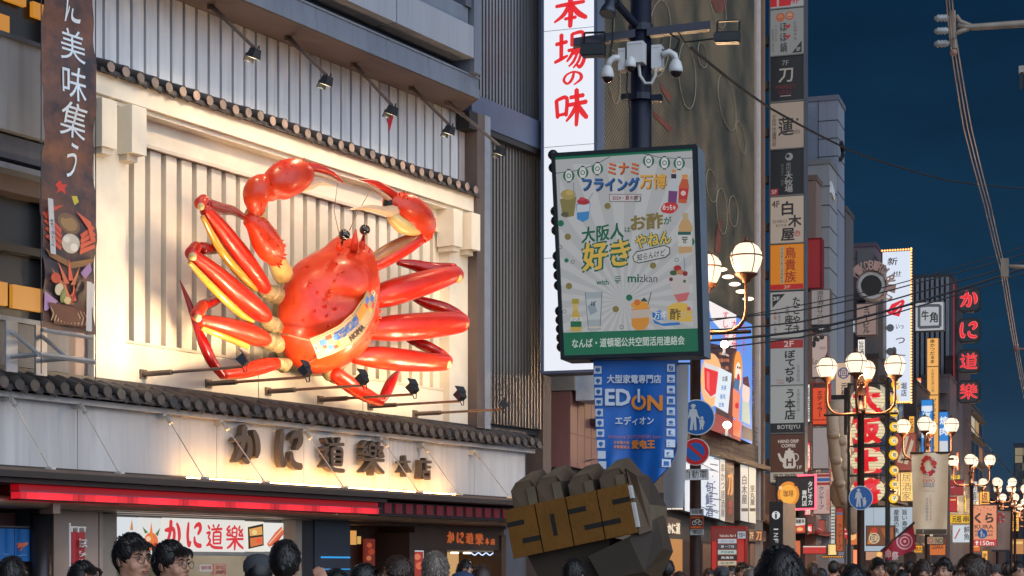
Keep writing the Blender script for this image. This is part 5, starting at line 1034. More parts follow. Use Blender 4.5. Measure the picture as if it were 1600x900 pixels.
m = MB(hatch()); bb_(m, aL, aR-.02, zb+.0, 23.5, -.1, .12); m.build('metal_screen', scr)
LOOP = pm((136, 128, 110), .6, 0, .1)
for (u, v, ru, rv, k) in ((905+40, 30, 14, 34, .15), (1030, 60, 18, 60, -.1), (1074, 118, 13, 52, .1), (1122, 10, 11, 34, .3), (1136, 160, 12, 44, .28), (960, 120, 9, 42, .1), (1112, 290, 8, 26, .2), (1146, 330, 7, 24, .1), (1128, 330, 8, 36, .1), (1158, 215, 6, 26, .3), (1098, 86, 7, 20, .2)):
    m = MB(LOOP); pts = []
    for i in range(25):
        t_ = 2*math.pi*i/24; du, dv = ru*math.cos(t_), rv*math.sin(t_); pts.append(BF.hit(u+du+dv*k*.6, v+dv, .16))
    m.tube(pts, .012, 5, False); m.build('loop_ornament', scr)
m = MB(pm((120, 66, 54), .6, 0, .3, 2))
for q in ([(1030, 128), (1050, 150), (1046, 160), (1034, 142)], [(1020, 172), (1052, 200), (1046, 206), (1022, 182)], [(1118, 372), (1124, 340), (1128, 345), (1126, 395), (1117, 395)], [(1110, 0), (1136, 0), (1134, 16), (1120, 20)]): m.poly([BF.hit(u, v, .135) for u, v in q])
m.build('painted_patch', scr)
m = MB(pm((106, 88, 74), .75, 0, .35, 3, .3)); zc = bpx(1150, 722)[1]; bb_(m, aL, aR+.6, zc, zb-.005, -.1, .2)
for i in range(9): m.m(pm((70, 58, 50), .8)); bb_(m, aL, aR+.6, zc+.05+i*.13, zc+.062+i*.13, .2, .204)
m.m(pm((60, 46, 40), .5, .2)); bb_(m, aL, aR+.6, zc-.12, zc-.001, -.1, .5); m.build('brick_band', scr)
m = MB(pm((150, 132, 120), .6, 0, .15, 1.5)); bb_(m, aR, aR+1.2, 0, 24, -1.2, .15); m.m(pm((188, 176, 168), .6)); bb_(m, aR+.2, aR+.5, 3, 24, .152, .22); m.m(pm((120, 92, 76), .6)); bb_(m, aR+.8, aR+1.1, 3, 24, .152, .24); m.build('column', scr)
m = MB(pm((128, 88, 84), .5, 0, .14, 1.2, kind='streak')); aA, aB = bpx(874, 650)[0], bpx(948, 650)[0]; z0, z1 = bpx(900, 734)[1], bpx(900, 620)[1]; bb_(m, aA, aB, z0, z1, -.3, .22)
m.m(pm((92, 60, 56), .6))
for i in range(1, 7): q = aA+(aB-aA)*i/7; bb_(m, q, q+.012, z0, z1, .22, .224)
q = bpx(900, 684)[1]; bb_(m, aA, aB, q, q+.015, .221, .226)
m.m(pm((148, 140, 130), .6)); bb_(m, aA, aB, z1+.02, z1+.35, -.3, .3); m.m(DARK); bb_(m, aA, aB, 0, z0-.01, -.3, .1); m.build('hoarding', scr)
m = MB(em((255, 190, 110), 1.2)); q0 = bpx(940, 684); bb_(m, q0[0]-.5, q0[0], q0[1]-.1, q0[1]+.5, .228, .25); m.build('lit_opening', scr)
m = MB(pm((190, 196, 206), .5)); a, z = bpx(888, 606); bb_(m, a-.5, a+.5, z-.3, z+.35, .3, .8); m.m(pm((60, 60, 64), .6)); m.tube([BF.w(a-.45, z-.25, .82), BF.w(a+.3, z-.28, .85), BF.w(a+.45, z+.3, .82)], .03, 6); m.build('air_conditioner', scr)
# soffit lights under the screen's upper step
for i in range(7):
    m = MB(em((255, 226, 190), 2.5)); q = BF.hit(1106+i*10.5, 398+i*11.5, .5); m.smooth = True; m.ell(q, (.16, .16, .05), None, 10, 5); m.smooth = False; m.build('soffit_light', scr)
# the big blue advert on the screen, lit by two arm lamps
adf = FR(BF.w(0, 0, .45), SD)
am = lambda u, v, d=0: adf.w(*adf.px(u, v), d)
ad = thing('advert_board', 'glowing blue advert with a red drink and menu strip on the hatched screen', 'advert', am(1130, 690, -.2))
Q = [(1060, 452), (1175, 507), (1175, 694), (1060, 640)]
m = MB(pm((60, 60, 66), .5)); m.prism([am(u, v, -.02) for u, v in Q], [am(u, v, -.4) for u, v in Q]); m.build('cabinet', ad)
m = MB(em((92, 142, 222), 1.15)); m.poly([am(u, v, 0) for u, v in Q]); m.build('panel', ad)
it = [('p', [(1060, 445), (1104, 470), (1112, 530), (1096, 560), (1060, 560)], (250, 190, 60)), ('p', [(1104, 468), (1150, 492), (1148, 560), (1130, 520), (1112, 500)], (236, 226, 224)),
      ('v', 'すし酒場', 1128, 486, 1138, 540, (206, 60, 80), .02), ('v', '大阪名物', 1142, 500, 1151, 545, (206, 60, 80), .02), ('v', 'DOTONBORI', 1158, 506, 1164, 554, (206, 30, 50), .02), ('p', [(1108, 536), (1150, 545), (1144, 660), (1118, 650)], (60, 36, 40)),
      ('t', '大阪の味', 1120, 560, 1138, 566, (200, 120, 80), .02, .0), ('t', 'めし処', 1121, 572, 1137, 578, (200, 120, 80), .02), ('d', 1110, 594, 17, (240, 180, 120), 42), ('p', [(1099, 566), (1121, 574), (1118, 618), (1108, 622), (1099, 610)], (214, 206, 206)), ('p', [(1098, 574), (1120, 581), (1118, 614), (1108, 620), (1099, 608)], (222, 40, 44)), ('p', [(1102, 580), (1106, 582), (1106, 612), (1102, 606)], (250, 110, 110)),
      ('p', [(1121, 574), (1141, 584), (1135, 646), (1114, 634)], (214, 224, 232)), ('t', 'お酒', 1126, 588, 1134, 596, (40, 50, 60), .02), ('t', '天丼', 1124, 602, 1132, 610, (60, 110, 180), .02), ('t', '寿司', 1122, 616, 1130, 624, (60, 110, 180), .02), ('t', '定食', 1120, 629, 1128, 636, (60, 110, 180), .02),
      ('d', 1150, 580, 7, (240, 150, 60), 32), ('d', 1150, 588, 5, (246, 226, 206), 22), ('d', 1150, 592, 2.6, (210, 40, 50), 8), ('d', 1149, 574, 1.2, (30, 20, 20), 2), ('d', 1152, 575, 1.2, (30, 20, 20), 2), ('p', [(1144, 590), (1152, 596), (1150, 612), (1142, 606)], (70, 110, 150)),
      ('p', [(1141, 606), (1152, 616), (1150, 660), (1140, 650)], (240, 130, 90)), ('d', 1147, 634, 3, (206, 40, 40), 5), ('d', 1161, 614, 6, (236, 206, 190), 24), ('p', [(1156, 590), (1164, 588), (1167, 606), (1156, 600)], (90, 40, 50)), ('p', [(1155, 626), (1166, 630), (1167, 664), (1154, 658)], (190, 196, 176)),
      ('o', 1157, 672, 3, 1.4, (236, 160, 60), 9), ('o', 1164, 676, 3, 1.4, (236, 160, 60), 9), ('p', [(1100, 640), (1152, 664), (1152, 690), (1100, 670)], (150, 60, 56)), ('p', [(1140, 655), (1153, 660), (1151, 684), (1140, 680)], (236, 110, 70)), ('p', [(1153, 664), (1170, 672), (1170, 690), (1153, 684)], (60, 56, 66)), ('v', '営業中', 1169, 560, 1173, 640, (40, 60, 140), .01)]
P_, T_ = art(it, am, 1.12, .003, .006); P_.build('picture', ad); T_.build('lettering', ad)
for u, v, lb in ((1132, 538, 'bright work lamp on an arm before the blue advert, beside its dark heading'), (1136, 664, 'bright work lamp on an arm at the foot of the blue advert')):
    t = thing('work_lamp', lb, 'lamp', am(u, v+14, .2)); m = MB(pm((200, 196, 190), .4)); q = adf.hit(u, v, .7); m.tube([am(u-8, v+14, .0), adf.hit(u-1, v+15, .7), q], .035, 6); m.tube([am(u+6, v+18, .0), adf.hit(u, v+15, .7)], .03, 6); m.build('arm', t)
    m = MB(em((255, 236, 206), 14)); m.smooth = True; m.ell(q, (.10, .10, .09), None, 12, 8); m.smooth = False; m.build('bulb', t)
# row of lit signs over the shops below
rowf = FR(BF.w(0, 0, .3), SD); rm = lambda u, v, d=0: rowf.w(*rowf.px(u, v), d)
def wallsign(label, quad, bg, items, lit=.95, name='wall_sign', depth=.2, group=None):
    t = thing(name, label, 'sign', rm(sum(q[0] for q in quad)/4, max(q[1] for q in quad), -.1), group)
    m = MB(pm((70, 60, 54), .5)); m.prism([rm(u, v, -.012) for u, v in quad], [rm(u, v, -depth) for u, v in quad]); m.build('cabinet', t)
    m = MB(em(bg, lit)); m.poly([rm(u, v, 0) for u, v in quad]); m.build('panel', t)
    P_, T_ = art(items, rm, lit*.95, .003, .006)
    if P_.f: P_.build('picture', t)
    if T_.f: T_.build('lettering', t)
dash = [('l', [(1104+R.random()*14, 716+i*9), (1106+R.random()*14+6, 718+i*9)], 1.6, (30, 40, 60)) for i in range(10)]
wallsign('bright white wall sign with scattered ink marks under the brick band', [(1070, 690), (1124, 707), (1124, 811), (1070, 798)], (222, 230, 240), dash+[('v', '旬鮮酒', 1100, 752, 1112, 808, (46, 80, 120), .03), ('l', [(1084, 720), (1120, 738)], 1.2, (40, 50, 70)), ('l', [(1088, 790), (1120, 802)], 1.2, (40, 50, 70))])
wallsign('narrow pale wall sign with a dark column of brush characters', [(1125, 712), (1133, 715), (1133, 815), (1125, 812)], (216, 210, 200), [('v', '串かつ居酒屋', 1126, 724, 1132, 808, (40, 36, 36), .02)])
wallsign('brown wall sign with a glowing orange blade character', [(1134, 715), (1147, 720), (1147, 818), (1134, 815)], (70, 50, 44), [('t', '刀', 1137, 742, 1144, 774, (250, 160, 80), .02), ('v', '焼肉', 1138, 782, 1143, 804, (214, 60, 50), .02)], .9)
wallsign('pale wall sign with bold dark 白木 characters', [(1157, 723), (1169, 727), (1169, 816), (1157, 813)], (206, 202, 196), [('v', '白木屋', 1158.5, 742, 1167, 788, (60, 50, 50), .03), ('r', 1158, 794, 1168, 799, (60, 50, 46))])
wallsign('cream wall sign with dark vertical characters at the column', [(1170, 728), (1181, 732), (1181, 818), (1170, 816)], (222, 212, 192), [('v', '里丸屋', 1172, 758, 1179, 790, (50, 40, 40), .03), ('r', 1171, 794, 1180, 799, (60, 50, 46))])
wallsign('dark shopfront sign with glowing white brush letters beside the cardboard fist', [(1040, 806), (1063, 812), (1063, 836), (1040, 834)], (58, 42, 34), [('t', 'かに道', 1043, 817, 1062, 834, (255, 236, 206), .03)], .9)
wallsign('white glowing brush lettering above the shopfront behind the grey banner', [(1038, 770), (1068, 782), (1068, 798), (1038, 792)], (70, 54, 46), [('t', '居酒屋', 1040, 780, 1066, 796, (255, 244, 226), .04)], .9)
wallsign('small orange lit sign 刀 with a dark ground at street level', [(1170, 826), (1197, 830), (1197, 846), (1170, 846)], (66, 44, 34), [('t', '7F', 1171, 832, 1177, 842, (250, 190, 130), .02), ('t', '刀', 1181, 831, 1189, 844, (250, 160, 90), .03)], .9)
# shopfronts under it
m = MB(pm((52, 40, 36), .6, 0, .3, 1)); bb_(m, bpx(1038, 850)[0], aR+1.0, 0, 2.3, -.1, .12); m.build('shopfront_wall', scr)
for u0, u1, v0, c_, k in ((1040, 1066, 842, (196, 132, 66), .8), (1098, 1118, 850, (90, 60, 40), .8), (1150, 1168, 852, (226, 160, 90), .9), (1172, 1192, 850, (120, 80, 56), .7)):
    m = MB(em(c_, k)); q0 = bpx(u0, 860, .13)[0]; q1 = bpx(u1, 860, .13)[0]; z = bpx((u0+u1)/2, v0, .13)[1]; bb_(m, q0, q1, .1, z, .1, .135); m.build('shop_window', scr)
t = sign('menu_rack', 'red framed rack of menu strips standing below the wall signs', 'menu rack', 1111, 822, 1165, 895, 44.6, (120, 36, 32), [('t', 'Yakiniku Bar 8', 1124, 835, 1150, 839, (220, 214, 206), .01)]+[('r', 1122, 842+i*8.6, 1151, 849+i*8.6, c_) for i, c_ in enumerate(((196, 200, 206), (70, 74, 84), (190, 206, 200), (34, 32, 34), (206, 192, 166), (226, 190, 60)))]+[('t', s_, 1127, 843.5+i*8.6, 1147, 847.5+i*8.6, c_, .01) for i, (s_, c_) in enumerate((('ロロトロぱ', (60, 90, 140)), ('蔵 一丁目', (220, 220, 220)), ('梅田酒場', (60, 90, 80)), ('鳥貴族', (230, 230, 226)), ('白木屋', (70, 60, 50)), ('ごえん', (120, 60, 30))))]+[('r', 1113, 846, 1120, 894, (196, 40, 36)), ('r', 1153, 838, 1163, 894, (190, 50, 40))], .3, (150, 36, 30), .75, .03)
sign('shop_sign', 'small pale notice beside the red menu rack', 'sign', 1152, 830, 1166, 842, 44.2, (190, 196, 204), [('t', '営業中', 1154, 832, 1164, 840, (60, 70, 80), .02)], .1, (60, 60, 64), .8, .01)
# information totem
f = FF(1202, 37.0); t = thing('information_totem', 'black street information totem with a white i disc and beige side', 'totem', f.w(.3, 0, -.2))
a1_ = f.px(1223, 800)[0]; zt = f.px(1212, 784)[1]
m = MB(pm((20, 22, 26), .35)); m.box(f, 0, a1_, 0, zt, -.05, 0); m.build('face', t)
m = MB(pm((158, 134, 112), .5, 0, .2, 3)); m.box(f, .01, a1_-.005, 0, zt-.01, -1.6, -.051); m.build('body', t)
mp = planemap(f, 840, 1212); P_, T_ = art([('d', 1212.5, 805, 6.4, (226, 226, 224)), ('t', 'i', 1211, 800, 1214, 810, (20, 20, 22), .03)], mp, .8, .004); P_.build('disc', t)
T_.m(em((214, 214, 212), .8, False))
for i, ch in enumerate('INFORMATION'):                          # set sideways, reading downwards
    T_.text(ch, (0, 0, 1, 1), (lambda x, y, d=0, i=i: mp(1216-(y)*7, 824+i*9+(1-x*0+x*6)-1, .01) if ch != 'I' else mp(1216-y*7, 826+i*9+x*2, .01)), 0, .0)
T_.build('lettering', t)

# ---------------------------------------------------------------- tower of shop signs
TY = 56.0
tf = FF(1203, TY); tw = thing('sign_tower', 'tall stack of restaurant sign panels from 9F down to the coffee pot', 'sign tower', tf.w(.55, tf.px(1230, 755)[1], -.3))
tm = planemap(tf, 400, 1230); tx = lambda u: tf.px(u, 400)[0]; tz = lambda v: tf.px(1230, v)[1]
m = MB(pm((92, 94, 100), .45, .3, .2, 2)); m.box(tf, tx(1202), tx(1258), tz(756), tz(-60), -.55, -.03)
for u in (1202, 1256): m.box(tf, tx(u), tx(u+2), tz(756), tz(-60), -.03, .05)
m.build('cabinet', tw)
BEI = (168, 152, 138); PALE = (150, 150, 150)
LIT = .72
panels = [
 (-56, 11, (150, 150, 152), [('p', [(1204, -50), (1250, -50), (1235, 9), (1204, 9)], (176, 20, 30)), ('p', [(1213, -50), (1218, -50), (1217, 9), (1214, 9)], (160, 150, 150)), ('t', '9F', 1237, -2, 1249, 7, (170, 50, 56), .03)]),
 (14, 85, (128, 128, 128), [('d', 1219.5, 26, 6.6, (160, 66, 30)), ('d', 1234, 25, 6.6, (160, 66, 30)), ('d', 1219.5, 26, 4.8, (176, 110, 70)), ('d', 1234, 25, 4.8, (176, 130, 100)), ('l', [(1217, 28), (1222, 28)], 1, (80, 30, 20)), ('l', [(1231, 27), (1237, 27)], 1, (80, 30, 20)), ('v', 'ほほ鍋', 1219, 34, 1230, 82, (30, 28, 28), .02),
   ('p', [(1231, 46), (1226.5, 41), (1228, 38), (1231, 40), (1234, 38), (1235.5, 41)], (150, 40, 40)), ('p', [(1231, 62), (1226.5, 57), (1228, 54), (1231, 56), (1234, 54), (1235.5, 57)], (150, 40, 40)), ('v', 'どんちゃん', 1240, 34, 1246, 64, (50, 46, 46), .01), ('v', 'こころあたたか', 1211, 38, 1215, 64, (60, 56, 56), .0), ('v', '季節料理と鍋の店', 1206, 44, 1210, 80, (60, 56, 56), .0), ('p', [(1238, 84), (1253, 66), (1253, 84)], (26, 26, 28)), ('t', '8F', 1245, 76, 1251, 82, (150, 150, 150), .02)]),
 (88, 157, (16, 16, 18), [('t', '7F', 1222, 94, 1232, 102, (128, 126, 122), .0), ('t', '刀', 1217, 107, 1239, 128, (150, 144, 136), .02), ('t', 'MARKET', 1212, 132, 1243, 139, (90, 30, 34), .02), ('t', 'GRILL', 1217, 141, 1238, 147, (90, 30, 34), .02), ('r', 1219, 149, 1236, 150.5, (140, 130, 126))]),
 (160, 231, (150, 134, 122), [('t', '蓮', 1216, 183, 1240, 212, (28, 24, 24), .015), ('v', '全国地酒', 1206, 176, 1213, 216, (60, 50, 46), .0), ('v', '居酒屋', 1206, 205, 1213, 228, (60, 50, 46), .0), ('t', 'REN', 1239, 204, 1250, 210, (50, 44, 42), .0), ('d', 1246, 188, 2, (60, 50, 46))]),
 (234, 304, (14, 14, 16), [('d', 1233, 245, 6, (130, 130, 130)), ('d', 1231, 244, 3, (30, 30, 32)), ('v', '焼肉屋', 1228, 254, 1236, 272, (120, 120, 120), .0), ('v', '大牧場', 1226, 270, 1239, 301, (140, 138, 136), .02), ('v', '黒毛和牛一頭買', 1220, 256, 1225, 290, (96, 94, 94), .0), ('r', 1203.5, 294, 1216, 304, (140, 20, 34)), ('t', '5F', 1206, 296, 1214, 302, (180, 160, 160), .02)]),
 (307, 379, BEI, [('t', '4F', 1206, 313, 1218, 323, (46, 38, 36), .02), ('t', '白', 1222, 315, 1239, 336, (34, 28, 28), .035), ('t', '木', 1232, 337, 1252, 355, (34, 28, 28), .035), ('t', '屋', 1221, 357, 1241, 376, (34, 28, 28), .035), ('t', 'SHIRO', 1207, 343, 1230, 348, (70, 56, 52), .0), ('t', 'KIYA', 1213, 350, 1230, 354, (70, 56, 52), .0), ('o', 1246, 366, 4.5, 1.2, (150, 40, 40)), ('t', '屋', 1243.5, 363.5, 1248.5, 368.5, (150, 40, 40))]),
 (382, 452, (214, 126, 14), [('r', 1204, 444, 1255, 452, (176, 26, 24)), ('v', '鳥貴族', 1226, 386, 1244, 442, (150, 50, 14), .02), ('r', 1219, 385, 1225, 443, (170, 150, 120)), ('v', 'TORIKIZOKU', 1219.6, 387, 1224.4, 442, (70, 46, 24), .01), ('t', '3F', 1225, 446, 1235, 451, (200, 160, 130), .02)]),
 (456, 527, (158, 156, 154), [('p', [(1207, 459), (1227, 459), (1207, 480)], (36, 36, 38)), ('t', '3F', 1208, 463, 1218, 469, (190, 190, 190), .02), ('v', 'たこやき', 1238, 464, 1251, 522, (34, 30, 30), .03), ('v', '座子', 1226, 492, 1239, 522, (34, 30, 30), .03), ('v', '道頓堀', 1227, 478, 1233, 492, (60, 50, 50), .0), ('v', '赤鬼', 1209, 486, 1214, 500, (150, 50, 50), .01), ('v', '大阪名物', 1216, 486, 1220, 510, (50, 46, 46), .0), ('v', 'たこ焼き', 1209, 502, 1214, 522, (60, 50, 50), .0)]),
 (530, 601, (152, 154, 156), [('r', 1204, 531, 1255, 544, (150, 40, 40)), ('t', '2F', 1225, 533, 1240, 542, (200, 180, 176), .03), ('v', 'ぼてぢゅ', 1226, 547, 1243, 600, (38, 36, 36), .03), ('v', '元祖発祥', 1245, 570, 1250, 598, (90, 86, 84), .0), ('t', 'Since', 1214, 592, 1225, 595, (150, 80, 76), .0), ('t', '1946', 1215, 596.5, 1225, 600, (150, 80, 76), .0)]),
 (603, 676, (156, 160, 158), [('v', 'う本店', 1226, 607, 1243, 656, (38, 36, 36), .03), ('v', '大阪伝統の味', 1245, 608, 1250, 644, (80, 76, 74), .0), ('r', 1204, 661, 1256, 676, (32, 34, 40)), ('t', 'BOTEJYU', 1215, 664, 1250, 672, (196, 196, 190), .0)]),
 (679, 753, (84, 52, 40), [('t', 'HAND DRIP', 1216, 687, 1248, 692, (214, 200, 190), .03), ('t', 'COFFEE', 1221, 694, 1243, 699, (214, 200, 190), .03), ('p', [(1223, 728), (1226, 708), (1241, 708), (1244, 728), (1241, 732), (1226, 732)], (206, 194, 184)), ('p', [(1225, 724), (1219, 720), (1215, 709), (1218, 707.5), (1222, 716), (1226, 716)], (206, 194, 184)), ('d', 1233.5, 706, 7, (206, 194, 184), 2.5), ('d', 1233.5, 702.5, 2, (206, 194, 184)), ('o', 1243, 715, 5.5, 1.6, (206, 194, 184), 6.5), ('t', 'H', 1229.5, 717, 1239, 728, (84, 52, 40), .06), ('t', '1F', 1246, 728, 1253, 733, (214, 200, 190), .03),
   ('r', 1204, 738, 1256, 753, (176, 166, 150)), ('t', '星乃珈琲店', 1208, 740, 1253, 750, (60, 44, 38), .015)]),
]
for v0, v1, bg_, items in panels:
    m = MB(em(bg_, LIT)); m.box(tf, tx(1204), tx(1256), tz(v1), tz(v0), -.03, 0); o = m.build('panel', tw)
    P_, T_ = art(items, tm, LIT*.97, .004, .005)
    for M_, nm in ((P_, 'picture'), (T_, 'lettering')):
        if M_.f: q = M_.build(nm, tw); q.parent = o
    m = MB(pm((128, 124, 120), .5, .2)); m.box(tf, tx(1203), tx(1257), tz(v1+2.2), tz(v1+.4), -.03, .03); q = m.build('divider', tw); q.parent = o
m = MB(pm((110, 100, 94), .5, .3, .25, 2))
for v in (52, 122, 196, 270, 345, 420, 495, 570, 645, 716): m.box(tf, tx(1170), tx(1202), tz(v+12), tz(v), -.45, -.15)
m.build('bracket', tw)

# ---------------------------------------------------------------- buildings further along
def bldg(label, u0, u1, vt, Y, L_, col, side=None, name='building', joints=(), vj=(), items=(), extra=None):
    f = FF(u0, Y); a1 = f.px(u1, 500)[0]; zt = f.px((u0+u1)/2, vt)[1]
    t = thing(name, label, 'building', f.w(a1/2, 0, -L_/2))
    m = MB(pm(col, .6, 0, .16, .35, kind='streak')); m.box(f, 0, a1, 0, zt, -L_, 0)
    m.build('wall', t)
    m = MB(pm(tuple(int(c*.8) for c in col), .6, .1)); m.box(f, -.04, a1+.04, zt+.001, zt+.18, -L_-.04, .04); m.build('parapet', t)
    if joints or vj:
        m = MB(pm((44, 46, 52), .7))
        for v in joints: z = f.px((u0+u1)/2, v)[1]; m.box(f, 0, a1+.012, z, z+.03, -L_, .012)
        for u in vj: a = f.px(u, 400)[0]; m.box(f, a, a+.03, 0, zt-.01, -.1, .013)
        m.build('joint_line', t)
    if extra: extra(t, f)
    return t, f
def side_windows(rows, cols, z0, z1, l0, l1, glass, k, a1, name='window'):
    def ex(t, f):
        for i in range(rows):
            for j in range(cols):
                zz0 = z0+(z1-z0)*(i+.15)/rows; zz1 = z0+(z1-z0)*(i+.75)/rows; q0 = l0+(l1-l0)*(j+.12)/cols; q1 = l0+(l1-l0)*(j+.88)/cols
                g_ = em(glass, k) if R.random() < .4 else pm((30, 36, 46), .15, .2)
                m = MB(g_); p = [f.w(a1+.03, z, -q) for q, z in ((q0, zz0), (q1, zz0), (q1, zz1), (q0, zz1))]; m.prism(p, [x-f.a*.1 for x in p]); m.build(name, t)
    return ex
def sw(u1, rows, cols, z0, z1, l0, l1, k=.8, p=.35):
    def ex(t, f):
        a1 = f.px(u1, 500)[0]
        for i in range(rows):
            for j in range(cols):
                zz0 = z0+(z1-z0)*(i+.15)/rows; zz1 = z0+(z1-z0)*(i+.75)/rows; q0 = l0+(l1-l0)*(j+.12)/cols; q1 = l0+(l1-l0)*(j+.88)/cols
                m = MB(em(R.choice(((246, 190, 110), (230, 214, 180), (206, 130, 70))), k*R.uniform(.5, 1)) if R.random() < p else pm((26, 30, 38), .2, .2)); P_ = [f.w(a1+.03, z, -q) for q, z in ((q0, zz0), (q1, zz0), (q1, zz1), (q0, zz1))]
                m.prism(P_, [x-f.a*.1 for x in P_]); m.build('window', t)
            m = MB(pm((52, 46, 46), .7)); z = z0+(z1-z0)*(i+.9)/rows; m.box(f, a1, a1+.25, z, z+.12, -l1, -l0); m.build('ledge', t)
    return ex
def ex1(t, f):
    m = MB(pm((104, 112, 128), .5)); m.box(f, f.px(1262, 300)[0], f.px(1277, 300)[0], 4, f.px(1270, 168)[1], .0, .06); m.build('wall_panel', t)
    m = MB(pm((30, 34, 44), .4)); q = f.px(1310, 240)
    m.tube([f.w(q[0]+.05, f.px(1310, 232-14+i*5)[1], -.4-.5*math.sin(i*.6)) for i in range(7)], .07, 6); m.build('emblem', t)
bldg('pale grey panelled tower rising into the night sky beside the sign tower', 1256, 1309, 158, 66, 1.7, (120, 126, 140), joints=(190, 218, 246, 274, 302, 330), vj=(1278,), extra=ex1)
def ex2(t, f):
    m = MB(pm((200, 202, 206), .5)); m.prism([f.w(f.px(1298, 300)[0]+.02, f.px(1298, v)[1], -q) for q, v in ((.1, 282), (.9, 292), (.9, 306), (.1, 300))], [f.w(f.px(1298, 300)[0]-.1, f.px(1298, v)[1], -q) for q, v in ((.1, 282), (.9, 292), (.9, 306), (.1, 300))]); m.build('sign_plate', t)
bldg('light grey tiled building in front of the tall tower', 1262, 1296, 257, 64.0, 1.9, (132, 134, 138), joints=(292, 322, 356, 388, 420, 455), extra=ex2)
bldg('pinkish slab wall edge rising behind the sign tower', 1258, 1275, 282, 61.5, 1.2, (120, 100, 94))
def ex3(t, f):
    m = MB(pm((16, 17, 20), .2, .2)); a = f.px(1318, 450)[0]; m.box(f, f.px(1299, 450)[0], a, f.px(1308, 536)[1], f.px(1308, 356)[1], .0, .05); m.m(pm((60, 62, 66), .5))
    for v in (422, 468, 520): m.box(f, f.px(1299, 450)[0], a, f.px(1308, v+3)[1], f.px(1308, v)[1], .05, .09)
    m.build('window_strip', t)
bldg('narrow building with a tall black window strip', 1294, 1322, 330, 67.5, 2, (84, 82, 84), extra=ex3)
bldg('mauve building with a grey flat roof behind the round rooftop sign', 1322, 1368, 386, 84, 3, (96, 78, 90), joints=(404,), extra=lambda t, f: MB(pm((92, 92, 92), .7)).box(f, f.px(1340, 400)[0], f.px(1366, 400)[0], f.px(1350, 470)[1], f.px(1350, 390)[1], 0, .1).build('wall_panel', t))
bldg('brown grey building behind the white bulb framed sign', 1352, 1380, 420, 82, 4, (90, 82, 80))
def ex4(t, f):
    m = MB(pm((104, 108, 118), .55)); a1 = f.px(1484, 500)[0]
    for i in range(8): a = a1*(i+.3)/8; m.box(f, a, a+a1*.07, 5, f.px(1450, 435)[1], 0, .35)
    m.m(pm((30, 32, 38), .6))
    for i in range(10): z = 8+i*1.1; m.box(f, .1, a1-.1, z, z+.5, .0, .05)
    m.build('fin', t)
bldg('dark building with vertical fins behind the white square sign', 1422, 1486, 433, 112, 9, (40, 42, 50), extra=ex4)
bldg('reddish brown building under the neon sign column', 1478, 1498, 560, 106, 9, (62, 44, 46))
bldg('grey balcony building between the orange and blue signs', 1440, 1484, 590, 100, 9, (78, 70, 74), extra=lambda t, f: [MB(pm((70, 66, 72), .6)).box(f, f.px(1442, 600)[0], f.px(1482, 600)[0], f.px(1460, v+10)[1], f.px(1460, v)[1], 0, .5).build('balcony', t) for v in (606, 632, 660, 690, 720)])
bldg('pale narrow building below the neon sign column', 1494, 1516, 630, 118, 12, (74, 66, 66), extra=sw(1516, 5, 3, 4, 12, .5, 11.5, .7, .2))
bldg('dim office block beyond the pale narrow building', 1508, 1530, 698, 150, 14, (66, 64, 70))
def ex5(t, f):
    for i in range(22):
        m = MB(em((210, 190, 150), .35, False)) if R.random() < .35 else MB(pm((40, 46, 58), .3)); q = f.px(1586+(i % 4)*6, 700+(i//4)*12); m.box(f, q[0], q[0]+1.2, q[1]-1.2, q[1], 0, .1); m.build('window', t)
bldg('distant dark blue tower with a few lit windows at the end of the street', 1584, 1640, 694, 300, 30, (30, 38, 54), extra=ex5)
bldg('distant low dark block behind the far lamps', 1540, 1640, 770, 260, 20, (34, 40, 52))
bldg('brown shop block behind the giant paper lanterns', 1300, 1372, 560, 78, 10, (62, 50, 46), extra=sw(1372, 4, 4, 3, 10, .5, 9.5))
bldg('shop block behind the yellow lantern string', 1372, 1432, 600, 92, 12, (60, 48, 46), extra=sw(1432, 4, 4, 3, 10, .5, 11.5))
bldg('far shop block behind the pale flag', 1424, 1500, 716, 122, 16, (54, 42, 40), extra=sw(1500, 3, 5, 3, 8.5, .5, 15.5, 1))
bldg('farthest row of shops at the end of the street', 1490, 1545, 752, 190, 30, (48, 38, 38), extra=sw(1545, 3, 6, 3, 9, 1, 29, 1))
# low dark continuation of the frontage so that the street closes at the horizon
# ---------------------------------------------------------------- hanging signs along the street
S_ = sign
S_('awning_sign', 'red slanted awning board beside the orange panel of the sign tower', 'awning', 1258, 372, 1284, 452, 60, (150, 26, 34), (), .5, (110, 20, 28), .55, .05)
S_('projecting_sign', 'grey sign with vertical characters 浪花酒井サロン under the red awning board', 'sign', 1267, 452, 1298, 508, 59.5, (142, 134, 132), [('v', '浪花酒井サロン', 1276, 454, 1287, 506, (40, 36, 38), .01)], .4, (90, 86, 86), .8)
S_('projecting_sign', 'small black floor sign reading 4F', 'sign', 1269, 509, 1296, 517, 59.5, (24, 24, 26), [('t', '4F', 1278, 511, 1288, 515.5, (190, 190, 186), .02)], .4, (60, 60, 60), .8, .02)
S_('projecting_sign', 'pink grey sign with black flowers and script lettering', 'sign', 1268, 524, 1294, 590, 59.2, (178, 156, 150), [('d', 1274, 529, 4, (30, 26, 28)), ('d', 1284, 527, 4, (30, 26, 28)), ('d', 1272, 537, 3, (30, 26, 28), 6), ('d', 1278, 531, 3, (30, 26, 28)), ('t', 'Lovely', 1270, 560, 1291, 572, (40, 34, 36), .01), ('t', 'hair', 1281, 541, 1291, 546, (90, 80, 80), .0), ('l', [(1272, 575), (1290, 570)], 1, (40, 34, 36))], .4, (110, 90, 90), .85)
